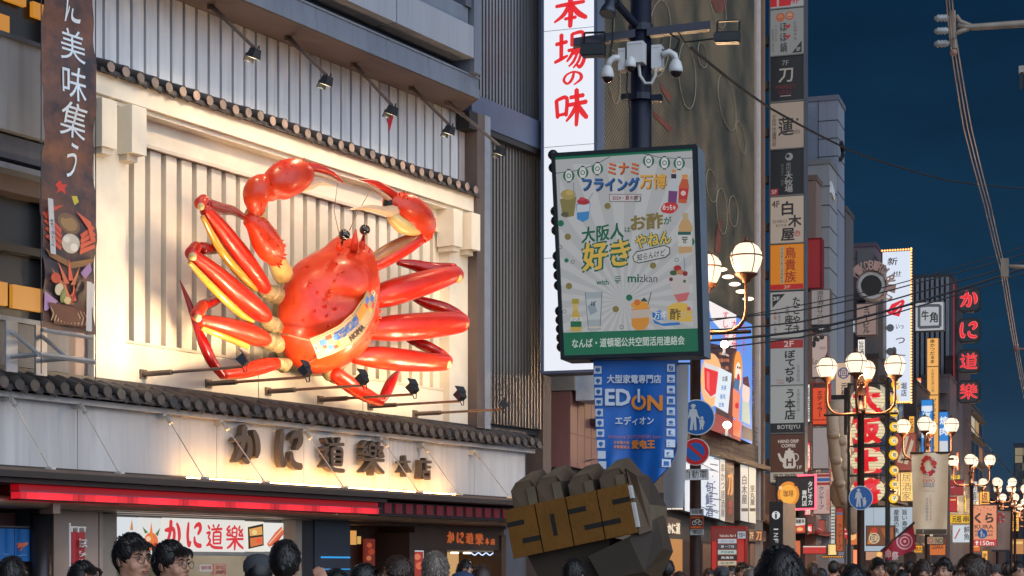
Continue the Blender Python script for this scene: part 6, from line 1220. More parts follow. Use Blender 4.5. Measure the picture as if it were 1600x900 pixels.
S_('projecting_sign', 'orange red sign with dark katakana ミティラー', 'sign', 1269, 598, 1296, 664, 58.6, (214, 72, 30), [('r', 1270, 599, 1295, 606, (60, 30, 30)), ('v', 'ミティラー', 1276, 610, 1286, 652, (70, 24, 20), .03), ('v', '印度料理', 1288, 611, 1293, 640, (90, 30, 24), .01), ('r', 1271, 655, 1294, 657, (150, 40, 24))], .4, (150, 46, 30), .95)
S_('projecting_sign', 'blank grey sign panel below the orange red sign', 'sign', 1269, 667, 1296, 733, 58.6, (150, 140, 140), (), .4, (90, 84, 84), .85)
S_('projecting_sign', 'striped sign with katakana クンテープ on pale ground', 'sign', 1270, 738, 1298, 804, 58, (190, 158, 148), [('r', 1271, 741, 1297, 745, (150, 40, 44)), ('r', 1271, 747, 1297, 752, (40, 90, 150)), ('r', 1271, 754, 1297, 758, (150, 40, 44)), ('v', 'クンテープ', 1279, 760, 1288, 796, (50, 60, 110), .02), ('v', 'タイ国料理店', 1272, 764, 1277, 798, (170, 60, 60), .0), ('v', '大阪道頓堀', 1291, 764, 1296, 798, (170, 60, 60), .0)], .4, (120, 90, 86), .9)
t = S_('neon_sign', 'black bubble tea sign with white lettering and pink neon edge', 'neon sign', 1212, 744, 1274, 794, 50.5, (20, 16, 18), [('v', 'タピオカ', 1262, 752, 1270, 790, (226, 222, 216), .02), ('v', '専門店', 1253, 766, 1261, 791, (226, 222, 216), .02), ('d', 1232, 772, 17, (230, 140, 40), 20), ('d', 1232, 772, 13, (250, 176, 60), 15), ('t', '珈琲', 1224, 766, 1240, 776, (150, 80, 30), .02), ('d', 1220, 762, 3, (250, 200, 140)), ('d', 1244, 757, 3, (60, 30, 20)), ('d', 1219, 784, 4, (60, 30, 20))], .3, (40, 20, 26), 1.0, .03)
f = FF(1212, 50.5); m = MB(em((255, 90, 110), 2.0)); a0, a1 = 0, f.px(1275, 770)[0]; z0, z1 = f.px(1243, 795)[1], f.px(1243, 743)[1]
m.tube([f.w(a1*.55, z1, .06), f.w(a1, z1, .06), f.w(a1, z0, .06), f.w(a1*.45, z0-.02, .06)], .04, 6); m.build('neon_tube', t)
S_('projecting_sign', 'small lit seafood bowl sign beside the information totem', 'sign', 1241, 808, 1260, 834, 47, (214, 206, 196), [('t', '海鮮丼', 1243, 811, 1257, 818, (40, 30, 30), .03), ('p', [(1243, 833), (1243, 822), (1258, 820), (1258, 833)], (214, 60, 40)), ('d', 1250, 827, 5, (250, 190, 120), 3)], .25, (50, 36, 34), .95)
# round rooftop sign
f = FF(1330, 76); t = thing('round_sign', 'round dark rooftop sign ringed by standing letters', 'sign', f.w(f.px(1362, 480)[0], f.px(1362, 478)[1], 0))
cp_ = lambda r_, a, d: f.w(*[x for x in (f.px(1362+r_*math.cos(a), 446+r_*math.sin(a)))], d); n = 32
m = MB(pm((150, 134, 124), .5)); m.prism([cp_(24, 2*math.pi*i/n, .0) for i in range(n)], [cp_(24, 2*math.pi*i/n, -.5) for i in range(n)]); m.m(pm((200, 196, 190), .4)); m.prism([cp_(21, 2*math.pi*i/n, .03) for i in range(n)], [cp_(21, 2*math.pi*i/n, .001) for i in range(n)]); m.build('disc', t)
m = MB(pm((40, 32, 30), .6)); m.prism([cp_(16, 2*math.pi*i/n, .08) for i in range(n)], [cp_(16, 2*math.pi*i/n, .031) for i in range(n)]); m.build('grille', t)
m = MB(pm((190, 150, 136), .5))
for i, ch in enumerate('MIKOBIRU BUILD'):
    a = -2.55+i*.245
    if ch != ' ': m.text(ch, (-1, -1, 1, 1), lambda x, y, d=0, a=a: cp_(31-y*7, a+x*.115, .05+d), .12, .03)
m.build('letter_ring', t)
S_('projecting_sign', 'pinkish sign with dark katakana ミコービル under the round sign', 'sign', 1338, 474, 1370, 524, 75, (148, 124, 116), [('v', 'ミコービル', 1348, 477, 1360, 521, (40, 32, 32), .03)], .4, (110, 92, 86), .8)
S_('projecting_sign', 'slim white lit sign squeezed beside the black window strip', 'sign', 1317, 398, 1323, 535, 70, (206, 206, 214), [('v', '季節料理居酒屋', 1318, 410, 1322, 520, (60, 60, 70), .01)], .3, (80, 80, 86), .95, .02)
S_('projecting_sign', 'tilted pale lit panel beside the mauve wall', 'sign', 1324, 500, 1336, 520, 72, (196, 200, 208), [('l', [(1325, 512), (1335, 505)], 1.2, (120, 124, 130))], .3, (110, 110, 112), .95, .02)
# white sign framed in bulbs
t = S_('projecting_sign', 'tall white lit sign with red fan seal framed by a chain of bulbs', 'sign', 1377, 391, 1425, 630, 83, (218, 226, 242),
  [('t', '新', 1386, 402, 1402, 414, (24, 24, 30), .01, .1), ('t', '世', 1394, 424, 1408, 432, (24, 24, 30), .01, .1), ('p', [(1386, 487), (1393, 475), (1411, 468), (1414, 472), (1405, 495), (1388, 490)], (226, 20, 44)), ('l', [(1392, 486), (1408, 474)], 1.4, (240, 220, 226)), ('l', [(1398, 490), (1408, 480)], 1.2, (240, 220, 226)), ('d', 1391, 512, 6, (70, 74, 84)), ('t', 'いっ', 1400, 507, 1412, 514, (24, 24, 30), .02), ('t', 'つ', 1400, 528, 1414, 537, (24, 24, 30), .02),
   ('d', 1391, 549, 6, (60, 62, 70)), ('d', 1397, 548, 4, (60, 62, 70), 6), ('l', [(1386, 562), (1396, 554), (1415, 556)], 1.4, (24, 24, 30)), ('t', 'と', 1394, 570, 1408, 582, (24, 24, 30), .02), ('v', '道頓', 1386, 598, 1394, 618, (40, 44, 60), .02), ('v', '堀店', 1408, 598, 1417, 620, (24, 24, 30), .02)], .5, (46, 40, 44), 1.0, .06)
f = FF(1377, 83); aa = f.px(1424, 500)[0]; zt, zb_ = f.px(1400, 390)[1], f.px(1400, 630)[1]
m = MB(em((255, 176, 96), 2.4))
def bulbs(p, q, n):
    for i in range(n): m = MB(em((255, 176, 96), 2.4)); m.ell(p.lerp(q, i/(n-1)), .05, None, 6, 4); m.build('bulb', t)
bulbs(f.w(.05, zt-.03, .08), f.w(aa, zt-.03, .08), 12); bulbs(f.w(aa, zt, .08), f.w(aa, zb_, .08), 54); bulbs(f.w(aa*.5, zb_+.03, .08), f.w(aa, zb_+.03, .08), 8)
S_('projecting_sign', 'white square sign with brush characters 牛角', 'sign', 1430, 472, 1475, 517, 100, (176, 178, 182), [('l', [(1436, 478), (1450, 477), (1469, 478), (1469, 511), (1436, 511), (1436, 477)], 4.5, (70, 76, 84)), ('t', '牛', 1440, 485, 1451, 500, (30, 32, 38), .03), ('t', '角', 1453, 488, 1465, 504, (30, 32, 38), .03)], .5, (110, 110, 114), .9)
S_('projecting_sign', 'tall narrow orange lit sign with three panels of brush characters', 'sign', 1448, 528, 1467, 730, 98, (244, 178, 92), [('r', 1449, 572, 1466, 573.5, (90, 60, 30)), ('r', 1449, 616.5, 1466, 618, (90, 60, 30)), ('r', 1449, 662, 1466, 663.5, (90, 60, 30)), ('v', '串かつだるま', 1453, 530, 1461, 568, (60, 36, 24), .02), ('v', '大阪新世界元祖', 1455, 576, 1460, 613, (90, 56, 34), .0), ('v', 'だるま', 1454, 622, 1463, 656, (60, 36, 24), .02)], .4, (120, 70, 30), .95)
S_('projecting_sign', 'blue and white lit sign beside the orange narrow sign, its lower end behind lamps', 'sign', 1439, 624, 1458, 720, 90, (40, 130, 206), [('r', 1440, 634, 1457, 642, (206, 222, 236)), ('v', '個室', 1442, 634, 1454, 654, (230, 240, 250), .03), ('r', 1440, 664, 1457, 684, (196, 216, 236)), ('t', '酒', 1444, 668, 1453, 680, (40, 110, 190), .03)], .4, (30, 80, 130), 1.0)
S_('projecting_sign', 'blue lit sign with white characters 焼肉 in front of the balcony building', 'sign', 1467, 643, 1482, 712, 97, (40, 126, 206), [('t', '焼', 1468.5, 651, 1481, 663, (236, 242, 248), .03), ('t', '肉', 1468.5, 668, 1481, 680, (236, 242, 248), .03), ('r', 1468, 689, 1481, 711, (206, 212, 216))], .4, (30, 80, 130), 1.0)
# neon boxes
f = FF(1494, 104); t = thing('neon_sign', 'column of four black boxes with red neon characters かに道楽', 'neon sign', f.w(f.px(1513, 630)[0], f.px(1513, 630)[1], -.3))
for ch, v0, v1 in (('か', 449, 487), ('に', 497, 535), ('道', 546, 583), ('樂', 594, 630)):
    a0, a1 = f.px(1495, 540)[0], f.px(1532, 540)[0]; z0, z1 = f.px(1513, v1)[1], f.px(1513, v0)[1]; b_ = .22
    oc = [(a0+b_, z0), (a1-b_, z0), (a1, z0+b_), (a1, z1-b_), (a1-b_, z1), (a0+b_, z1), (a0, z1-b_), (a0, z0+b_)]
    m = MB(pm((12, 12, 14), .4)); m.prism([f.w(x, y, .0) for x, y in oc], [f.w(x, y, -.5) for x, y in oc]); o = m.build('box', t)
    cx, cz = (a0+a1)/2, (z0+z1)/2; m = MB(pm((44, 50, 56), .5)); m.prism([f.w(cx+(x-cx)*.86, cz+(y-cz)*.86, .02) for x, y in oc], [f.w(cx+(x-cx)*.86, cz+(y-cz)*.86, .003) for x, y in oc]); q = m.build('face', t); q.parent = o
    h = (v1-v0); mpn = planemap(f, 540, 1513); m = MB(em((255, 96, 96), 1.2)); brush(m, ch, (1500, v0+h*.17, 1527, v1-h*.17), lambda x, y, d=0: mpn(x, y, .05+d), 0, 1.12)
    m.m(em((225, 16, 34), 1.0)); brush(m, ch, (1500, v0+h*.17, 1527, v1-h*.17), lambda x, y, d=0: mpn(x, y, .08+d), 0, .74); q = m.build('neon_character', t); q.parent = o
m = MB(pm((60, 40, 44), .5)); m.box(f, f.px(1491, 540)[0], f.px(1493.5, 540)[0], f.px(1492, 640)[1], f.px(1492, 432)[1], -.4, -.2)
for v in (468, 516, 564, 612): m.box(f, f.px(1491, 540)[0], f.px(1497, 540)[0], f.px(1495, v+2)[1], f.px(1495, v)[1], -.39, -.21)
m.m(em((200, 30, 50), .5)); m.box(f, f.px(1489, 540)[0], f.px(1490.5, 540)[0], f.px(1492, 640)[1], f.px(1492, 440)[1], -.3, -.25); m.build('mast', t)
# giant paper lanterns in a frame
LP = em((232, 214, 172), 1.0); LR = em((220, 22, 34), 1.0, False)
f = FF(1326, 52); t0 = thing('lantern_rack', 'tall black steel rack holding the giant paper lanterns', 'rack', f.w(f.px(1356, 800)[0], 0, 0))
m = MB(pm((26, 24, 26), .5, .3)); mpn = planemap(f, 700, 1356); ax = lambda u: f.px(u, 700)[0]; az = lambda v: f.px(1356, v)[1]
for u in (1325, 1384): m.box(f, ax(u), ax(u+4), 0, az(598), -.1, .15)
for v in (599, 648, 696, 742, 790): m.box(f, ax(1325), ax(1388), az(v+2.5), az(v), .02, .12)
m.box(f, ax(1298), ax(1325), az(622), az(615), -.2, -.1); m.box(f, ax(1318), ax(1323), az(678), az(604), -.22, -.08); m.build('frame', t0)
for ch, v0, v1 in (('大', 603, 648), ('阪', 652, 695), ('王', 699, 741), ('将', 745, 789)):
    t = thing('paper_lantern', 'giant cream paper lantern with red character %s' % ch, 'lantern', f.w(ax(1356), az(v1), 0), 'giant paper lanterns in the black rack')
    cu, cv, ru, rv = 1356.5, (v0+v1)/2, 27, (v1-v0)/2
    c = f.w(ax(cu), az(cv), .1); rx = (ax(cu+ru)-ax(cu-ru))/2; rz = (az(cv-rv)-az(cv+rv))/2*.93; M3 = Matrix((f.a, f.n, f.b)).transposed()
    m = MB(LP); m.smooth = True; m.ell(c, (rx, rx*.7, rz), M3, 24, 14); m.smooth = False; m.build('paper', t)
    def onl(u, v, d=0): x = (ax(u)-ax(cu))/rx; z = (az(v)-az(cv))/rz; return c+f.a*(ax(u)-ax(cu))+f.b*(az(v)-az(cv))+f.n*(rx*.7*math.sqrt(max(0, 1-x*x-z*z))+.02+d)
    m = MB(LR); m.text(ch, (cu-20, v0+rv*.16, cu+20, v1-rv*.16), lambda x, y, d=0: onl(x, y, d+.05), 0, .07); m.build('lettering', t)
    m = MB(pm((150, 126, 90), .6))
    for k in range(-3, 4):
        z = rz*k/4; q = math.sqrt(1-(z/rz)**2); m.tube([c+f.b*z+f.a*(rx*q*1.01*math.cos(a))+f.n*(rx*.7*q*1.01*math.sin(a)) for a in [math.pi*i/12 for i in range(13)]], .006, 4)
    m.build('rib', t)
for ch, u, v in (('大', 1400, 601), ('坂', 1398, 623), ('名', 1397, 644), ('物', 1397, 667), ('元', 1396, 689), ('祖', 1396, 711), ('焼', 1397, 735), ('餃', 1397, 757), ('子', 1396, 779)):
    t = thing('small_lantern', 'small round yellow lantern marked %s in the hanging string' % ch, 'lantern', at(u, v+8, 51.5), 'string of small yellow lanterns'); f2 = FF(u, 51.5); c = at(u, v, 51.5)
    m = MB(em((252, 196, 34), 1.0)); m.smooth = True; m.ell(c, (.135, .135, .135), None, 14, 9); m.smooth = False; m.build('shade', t)
    m = MB(em((250, 236, 190), 1.0, False)); q = c-Vector((0, .14, 0)); n = 14; m.poly([q+Vector((.085*math.cos(2*math.pi*i/n), 0, .085*math.sin(2*math.pi*i/n))) for i in range(n)]); m.m(pm((80, 30, 40), .6)); mpn2 = lambda x, y, d=0: q+Vector((x, -.006, -y)); m.text(ch, (-.055, -.055, .055, .055), mpn2, 0, .02); m.build('lettering', t)
    m = MB(pm((40, 30, 26), .6)); m.tube([c+Vector((0, 0, .13)), c+Vector((0, 0, .28))], .015, 5); m.build('hook', t)
t = thing('lantern_pole', 'thin black pole carrying the string of small yellow lanterns', 'pole', at(1391, 890, 51.6)); m = MB(pm((26, 24, 26), .5)); p = at(1388.5, 890, 51.7); m.tube([(p.x, p.y, 0), (p.x, p.y, at(1388, 590, 51.7).z)], .05, 8); [m.tube([at(1388.5, v, 51.7), at(1400, v, 51.6)], .018, 5) for v in (590, 612, 634, 656, 678, 700, 723, 746, 768)]; m.build('shaft', t)
# festive boards, lit boxes and white board
S_('shop_sign', 'red and cream fan shaped festive board behind the yellow lanterns', 'sign', 1398, 676, 1432, 736, 60, (150, 40, 44), [('p', [(1402, 722), (1416, 680), (1420, 682), (1410, 724)], (206, 190, 160)), ('p', [(1412, 724), (1424, 686), (1428, 690), (1418, 726)], (206, 190, 160)), ('v', '祝大入', 1406, 690, 1414, 722, (110, 20, 30), .02)], .3, (90, 30, 30), .7)
S_('shop_sign', 'cream lit sign with characters 居酒家 below the festive board', 'sign', 1406, 737, 1428, 784, 58, (252, 206, 120), [('v', '居酒家', 1409, 739, 1424, 782, (120, 96, 70), .0)], .3, (80, 50, 40), 1.05)
S_('shop_sign', 'wide pale board with three columns of brush writing over the shop', 'sign', 1349, 792, 1427, 862, 57, (176, 192, 206), [('v', '旨い寿司', 1409, 796, 1418, 832, (30, 30, 34), .02), ('v', '産直の魚', 1396, 796, 1405, 834, (30, 30, 34), .02), ('v', '居酒屋', 1383, 796, 1392, 824, (30, 30, 34), .02), ('l', [(1365, 793), (1365, 820)], .6, (120, 130, 140))], .3, (80, 80, 84), .85, .02)
S_('shop_sign', 'brown lit sign with a round cream emblem in front of the pale board', 'sign', 1353, 821, 1398, 853, 55.5, (110, 66, 44), [('p', [(1355, 850), (1360, 830), (1372, 836), (1366, 850)], (206, 130, 50)), ('p', [(1376, 826), (1395, 824), (1396, 840), (1386, 848)], (170, 90, 50)), ('d', 1366, 829, 5, (196, 60, 40)), ('d', 1366, 841, 9, (110, 66, 44)), ('o', 1366, 841, 8.5, 1.6, (226, 206, 170)), ('t', '豆助', 1360.5, 836, 1371.5, 846, (226, 206, 170), .02)], .25, (70, 44, 34), .9, .02)
S_('shop_sign', 'orange vertical sign with striped top beside the giant hand sculpture', 'sign', 1306, 793, 1318, 862, 54, (176, 84, 40), [('r', 1307, 794, 1317, 800, (150, 40, 44)), ('r', 1307, 801, 1317, 804, (60, 100, 150)), ('v', 'クンテープ', 1308, 818, 1316, 858, (70, 36, 24), .02)], .25, (120, 60, 30), .9, .02)
S_('shop_sign', 'lattice of white lamps in a vertical board', 'sign', 1298, 792, 1305, 850, 55, (206, 206, 196), [('r', 1299, 796+i*5, 1304, 798+i*5, (96, 90, 84)) for i in range(10)], .2, (90, 84, 80), .9, .01)
S_('shop_sign', 'red panelled lit board beside the orange vertical sign', 'sign', 1318, 806, 1328, 842, 55, (206, 44, 54), [('r', 1319, 812+i*7, 1327, 814+i*7, (240, 200, 196)) for i in range(4)], .2, (120, 30, 36), .95, .01)
S_('shop_sign', 'tall cream sign with a blue round crest behind the bronze lamp globes', 'sign', 1305, 566, 1330, 668, 62, (206, 176, 150), [('o', 1318, 583, 9, 2, (50, 70, 120)), ('t', '回', 1313, 578, 1323, 588, (50, 70, 120), .03), ('v', '元禄寿司', 1314, 598, 1324, 640, (50, 40, 40), .03), ('d', 1318, 650, 7, (220, 130, 60), 5)], .3, (120, 96, 80), .9, .02)
# the giant hand
t = thing('hand_sculpture', 'giant cream coloured hand sculpture hanging over the shops left of the lanterns', 'sculpture', at(1318, 790, 54)); HC = pm((172, 150, 128), .6, 0, .2, 3, .2)
for pts in ([(1300, 640, 9), (1302, 680, 10), (1306, 720, 9), (1312, 756, 8), (1318, 782, 6)], [(1312, 650, 9), (1314, 690, 10), (1318, 730, 9), (1324, 762, 8)], [(1322, 668, 8), (1324, 704, 9), (1328, 740, 8), (1334, 770, 7)], [(1336, 700, 7), (1338, 730, 8), (1340, 760, 7), (1338, 784, 6)]):
    m = MB(HC); m.smooth = True; P_ = [at(u, v, 54+.1*(u-1318)/10) for u, v, r_ in pts]; q = [r_*54/FPX for u, v, r_ in pts]; m.tube([P_[0]]+P_+[P_[-1]+Vector((.02, 0, -.12))], [q[0]*.5]+q+[q[-1]*.4], 12)
    for i in range(1, len(pts)-1): m.ell(P_[i]-Vector((0, .1, 0)), (q[i]*1.02, q[i], q[i]*.8), None, 12, 8)
    m.smooth = False; m.build('finger', t)
m = MB(HC); m.smooth = True; m.ell(at(1322, 770, 54.3), (.5, .35, .6), None, 16, 10); m.ell(at(1332, 800, 54.3), (.3, .3, .7), None, 16, 10); m.ell(at(1312, 648, 54.4), (.42, .3, .5), None, 14, 9); m.smooth = False; m.build('palm', t)
# flags over the street
def flag(label, quad, Y, items, foot=None, col=(176, 150, 120), amp=.06):
    f = FF(quad[0][0], Y); t = thing('street_flag', label, 'flag', f.w(*f.px((quad[0][0]+quad[1][0])/2, quad[2][1]), 0))
    mp = lambda u, v, d=0: f.w(*f.px(u, v), d+amp*math.sin(u*.16+v*.02)+amp*.5*math.sin(u*.05+v*.05))
    m = MB(pm(col, .7, 0, .12, 2)); n1, n2 = 10, 14; vs = []
    (x0, y0), (x1, y1), (x2, y2), (x3, y3) = quad
    for j in range(n2+1):
        for i in range(n1+1):
            s_, q = i/n1, j/n2; vs.append(mp((x0*(1-s_)+x1*s_)*(1-q)+(x3*(1-s_)+x2*s_)*q, (y0*(1-s_)+y1*s_)*(1-q)+(y3*(1-s_)+y2*s_)*q))
    m.smooth = True; m.add(vs, [(j*(n1+1)+i, j*(n1+1)+i+1, (j+1)*(n1+1)+i+1, (j+1)*(n1+1)+i) for j in range(n2) for i in range(n1)]); m.smooth = False; m.build('cloth', t)
    P_, T_ = art(items, mp, None, .004, .012); P_.build('emblem', t); T_.build('lettering', t)
    m = MB(pm((70, 60, 56), .4, .5)); m.tube([f.w(*f.px(x0-2, y0), 0), f.w(*f.px(x1+3, y1), 0)], .035, 6); m.build('rod', t)
ER = (196, 40, 44)
def ring(u, v, r, k=1): return [('d', u+r*math.cos(a)*.8, v+r*math.sin(a)*1.05, (2.6+1.4*((i*7) % 3)/2)*k, ER) for i, a in enumerate([2*math.pi*j/12+.2 for j in range(12)])]+[('d', u+r*.62, v-r*.9, 2.2*k, (226, 206, 190)), ('d', u+r*.62, v-r*.9, 1.1*k, (60, 90, 150)), ('d', u+r*.75, v+r*.45, 2*k, (226, 206, 190)), ('d', u+r*.75, v+r*.45, 1*k, (60, 90, 150)), ('d', u-r*.1, v+r*1.1, 2*k, (226, 206, 190)), ('d', u-r*.1, v+r*1.1, 1*k, (60, 90, 150))]
flag('pale beige street flag with red ring emblem and EXPO 2025 lettering', [(1424, 708), (1482, 707), (1480, 835), (1427, 835)], 52.6, ring(1451, 728, 12)+[('t', 'EXPO', 1443, 749, 1461, 754, ER, .0), ('t', '2025', 1443, 755, 1460, 761, (90, 110, 150), .0), ('r', 1443, 746.5, 1461, 747, ER), ('r', 1443, 767, 1461, 767.5, ER), ('v', '日本国際博覧会', 1447, 778, 1451, 814, (110, 110, 130), .0), ('v', '大阪関西万博開催', 1453, 772, 1456, 814, (190, 120, 100), .0), ('r', 1432, 827, 1480, 834.5, (74, 66, 52)), ('t', '道頓堀商店会', 1442, 828, 1466, 833, (190, 180, 160), .01)], col=(226, 206, 176))
flag('smaller distant beige street flag with a red ring', [(1556, 797), (1579, 797), (1578, 861), (1549, 861)], 92, ring(1564, 809, 6, .55)+[('v', '大阪関西万博', 1563, 822, 1567, 848, (150, 110, 100), .0), ('r', 1550, 859, 1579, 862, (40, 36, 36))], col=(150, 120, 104))
flag('crimson flag with white concentric rings slanting from a thin pole', [(1378, 862), (1426, 816), (1432, 858), (1388, 876)], 48, [('o', 1413.5, 846, 13, 2.6, (206, 150, 160)), ('o', 1413.5, 846, 8, 2.4, (206, 150, 160)), ('d', 1413.5, 846, 2.4, (206, 150, 160)), ('t', '命', 1383, 858, 1393, 872, (200, 170, 170), .03), ('t', '祭', 1394, 862, 1404, 875, (200, 170, 170), .03)], col=(150, 24, 50))
S_('shop_sign', 'salmon sign reading KURA REVOLVING SUSHI BAR with an arrow 150m', 'sign', 1518, 789, 1558, 853, 84, (222, 140, 104), [('d', 1522+i*5.2, 793+(i % 3)*2, .9, (120, 40, 30)) for i in range(7)]+[('t', 'くら', 1523, 802, 1552, 817, (44, 30, 30), .06), ('t', 'KURA', 1523, 820, 1552, 826, (44, 30, 30), .03), ('t', 'REVOLVING', 1523, 828, 1552, 832, (60, 40, 36), .01), ('t', 'SUSHI BAR', 1523, 834, 1552, 838, (60, 40, 36), .01), ('r', 1519, 843, 1557, 853, (196, 44, 50)), ('p', [(1523, 848), (1526.5, 844.5), (1530, 848), (1527.5, 848), (1527.5, 852), (1525.5, 852), (1525.5, 848)], (240, 226, 220)), ('t', '150m', 1532, 845, 1553, 852, (240, 226, 220), .02)], .3, (110, 60, 50), .95, .03)
disc_sign('traffic_sign', 'small distant blue pedestrian disc on a far lamp post', 'traffic sign', 1535, 834, 8, 72, (200, 205, 208), SBL, figures(1534.6, 834, .27, (196, 204, 206)))
# warm shopfront clutter at street level
CL = [
 ('lit red striped shop awning under the bubble tea sign', 1256, 812, 1290, 832, 62, (150, 70, 62), [('d', 1270, 824, 4, (220, 180, 160)), ('l', [(1262, 818), (1284, 828)], 1, (206, 150, 140))]),
 ('cream box lamp glowing over a food stall', 1293, 850, 1308, 868, 56, (250, 216, 140), [('l', [(1296, 852), (1296, 866)], .6, (190, 150, 80))]),
 ('red stall counter board with white edge', 1254, 852, 1292, 866, 53, (190, 50, 44), [('r', 1255, 853, 1291, 855, (226, 200, 190))]),
 ('row of tiny orange lamps on a dark beam', 1284, 868, 1318, 872, 50, (60, 30, 20), [('d', 1286+i*3.4, 870, 1.2, (255, 170, 60)) for i in range(10)]),
 ('orange lit shop panel behind the pedestrian sign post', 1322, 826, 1342, 852, 60, (206, 110, 60), [('d', 1332, 838, 6, (250, 190, 120))]),
 ('amber lit stall front beyond the crimson flag', 1352, 855, 1380, 876, 62, (190, 140, 110), [('r', 1354, 858, 1378, 860, (226, 160, 90)), ('d', 1374, 866, 4, (255, 200, 110))]),
 ('yellow lit sign low beside the flag foot', 1428, 852, 1442, 864, 66, (240, 170, 40), [('t', '焼肉', 1430, 854, 1440, 862, (120, 40, 20), .02)]),
 ('orange lit shop panel under the pale flag', 1450, 840, 1478, 868, 70, (196, 100, 40), [('r', 1453, 844, 1476, 847, (150, 60, 30)), ('t', 'OSAKA', 1456, 850, 1474, 858, (90, 36, 20), .02)]),
 ('white notice with red no entry mark below the pale flag', 1448, 838, 1475, 851, 54, (150, 130, 104), [('o', 1454, 844.5, 4, 1.2, (176, 50, 44)), ('t', 'NO', 1462, 841, 1473, 849, (70, 60, 50), .03)]),
 ('red dark awning board beside the distant lamp posts', 1484, 750, 1506, 774, 88, (140, 24, 34), [('l', [(1486, 762), (1504, 756)], 1.4, (220, 150, 150))]),
 ('yellow lit sign with dark characters behind the far lamp posts', 1484, 804, 1518, 818, 96, (226, 176, 30), [('t', '元祖', 1488, 806, 1502, 816, (40, 30, 20), .03), ('t', '串', 1505, 806, 1514, 816, (40, 30, 20), .03)]),
 ('pale blue lit board with dark brush strokes far down the street', 1488, 820, 1518, 848, 100, (196, 206, 212), [('v', '鮮魚', 1506, 822, 1515, 844, (40, 40, 46), .02), ('l', [(1492, 842), (1500, 826)], 2, (180, 60, 60))]),
 ('crimson lit board beside the distant lamps at mid height', 1483, 776, 1496, 800, 92, (176, 36, 40), [('r', 1485, 780, 1494, 782, (240, 190, 120))]),
 ('slim white lit vertical sign between the far lamps', 1519, 752, 1527, 784, 110, (206, 206, 206), [('v', 'ら喜', 1520, 754, 1526, 782, (40, 36, 40), .02)]),
 ('distant orange glowing board at the end of the shops', 1500, 848, 1532, 862, 118, (206, 96, 40), [('r', 1503, 852, 1529, 855, (250, 190, 110))]),
 ('distant yellow glowing panel beside the small flag', 1578, 842, 1600, 866, 120, (180, 120, 60), [('r', 1580, 846, 1598, 850, (240, 190, 110))]),
 ('cream lit sign beside the mid distance lamp globes', 1428, 684, 1442, 704, 96, (226, 190, 130), [('v', '鶏', 1431, 687, 1439, 700, (70, 40, 30), .02)]),
 ('red lit sign above the seafood stall', 1256, 792, 1268, 806, 60, (196, 50, 44), [('t', '酒', 1258, 794, 1266, 804, (240, 220, 210), .03)]),
 ('brown lit sign with pale characters behind the totem', 1228, 790, 1240, 826, 58, (120, 80, 60), [('v', '定食', 1230, 794, 1238, 818, (226, 206, 180), .02)]),
]
for lb, u0, v0, u1, v1, Y, bg_, it in CL: S_('shop_sign', lb, 'sign', u0, v0, u1, v1, Y, bg_, it, .3, (60, 44, 40), 1.0, .02)
# shopfront rooms: dim warm walls with windows behind the crowd
rowB = thing('shop_row', 'row of warmly lit shopfronts at street level behind the crowd', 'shops', BF.w(40, 0, -1))
m = MB(pm((72, 44, 32), .7, 0, .3, .8)); bb_(m, aR+1.25, 150, 0, 4.6, -3, -.4); m.build('wall', rowB)
for i in range(26):
    a = aR+1.6+i*3.6; m = MB(em(R.choice(((255, 196, 120), (250, 170, 96), (240, 206, 160), (230, 120, 80))), R.choice((.8, 1.2, 1.6)))); bb_(m, a, a+R.uniform(2, 3), .3, R.uniform(2.2, 2.8), -.42, -.38); m.build('shop_window', rowB)
for i in range(12):
    a = aR+2+i*7; m = MB(pm(R.choice(((130, 36, 34), (60, 50, 46), (120, 80, 50), (150, 130, 110))), .7)); m.prism([BF.w(a, 3.3, -.38), BF.w(a, 2.8, .6), BF.w(a, 2.7, .6), BF.w(a, 3.2, -.38)], [BF.w(a+5, 3.3, -.38), BF.w(a+5, 2.8, .6), BF.w(a+5, 2.7, .6), BF.w(a+5, 3.2, -.38)]); m.build('awning', rowB)

CH = '鮨鶏酒麺丼蟹牛串鍋茶飯魚豚餅湯'
CN = [('red', (206, 50, 44), (250, 230, 220)), ('amber', (246, 176, 70), (90, 40, 20)), ('white', (230, 226, 216), (60, 40, 40)), ('orange', (226, 110, 50), (255, 236, 210)), ('yellow', (250, 206, 60), (70, 40, 20)), ('pink', (230, 130, 130), (255, 240, 236))]
for i, ch in enumerate(CH):  # invented lit boards, added for more glow among the low shops
    nm, bgc, fc = CN[i % 6]; u = 1262+i*21+R.uniform(-5, 5); w = R.uniform(8, 13); v = R.uniform(800, 850) if i < 9 else R.uniform(815, 862); h_ = w*R.uniform(1, 1.7)
    S_('shop_sign', 'added small %s lit board marked %s low among the far shop signs' % (nm, ch), 'sign', u, v, u+w, v+h_, 60+i*5, bgc, [('t', ch, u+w*.2, v+h_*.25, u+w*.8, v+h_*.75, fc, .02)], .3, (50, 40, 36), 1.1, .02, group='small lit boards low among the far shops')
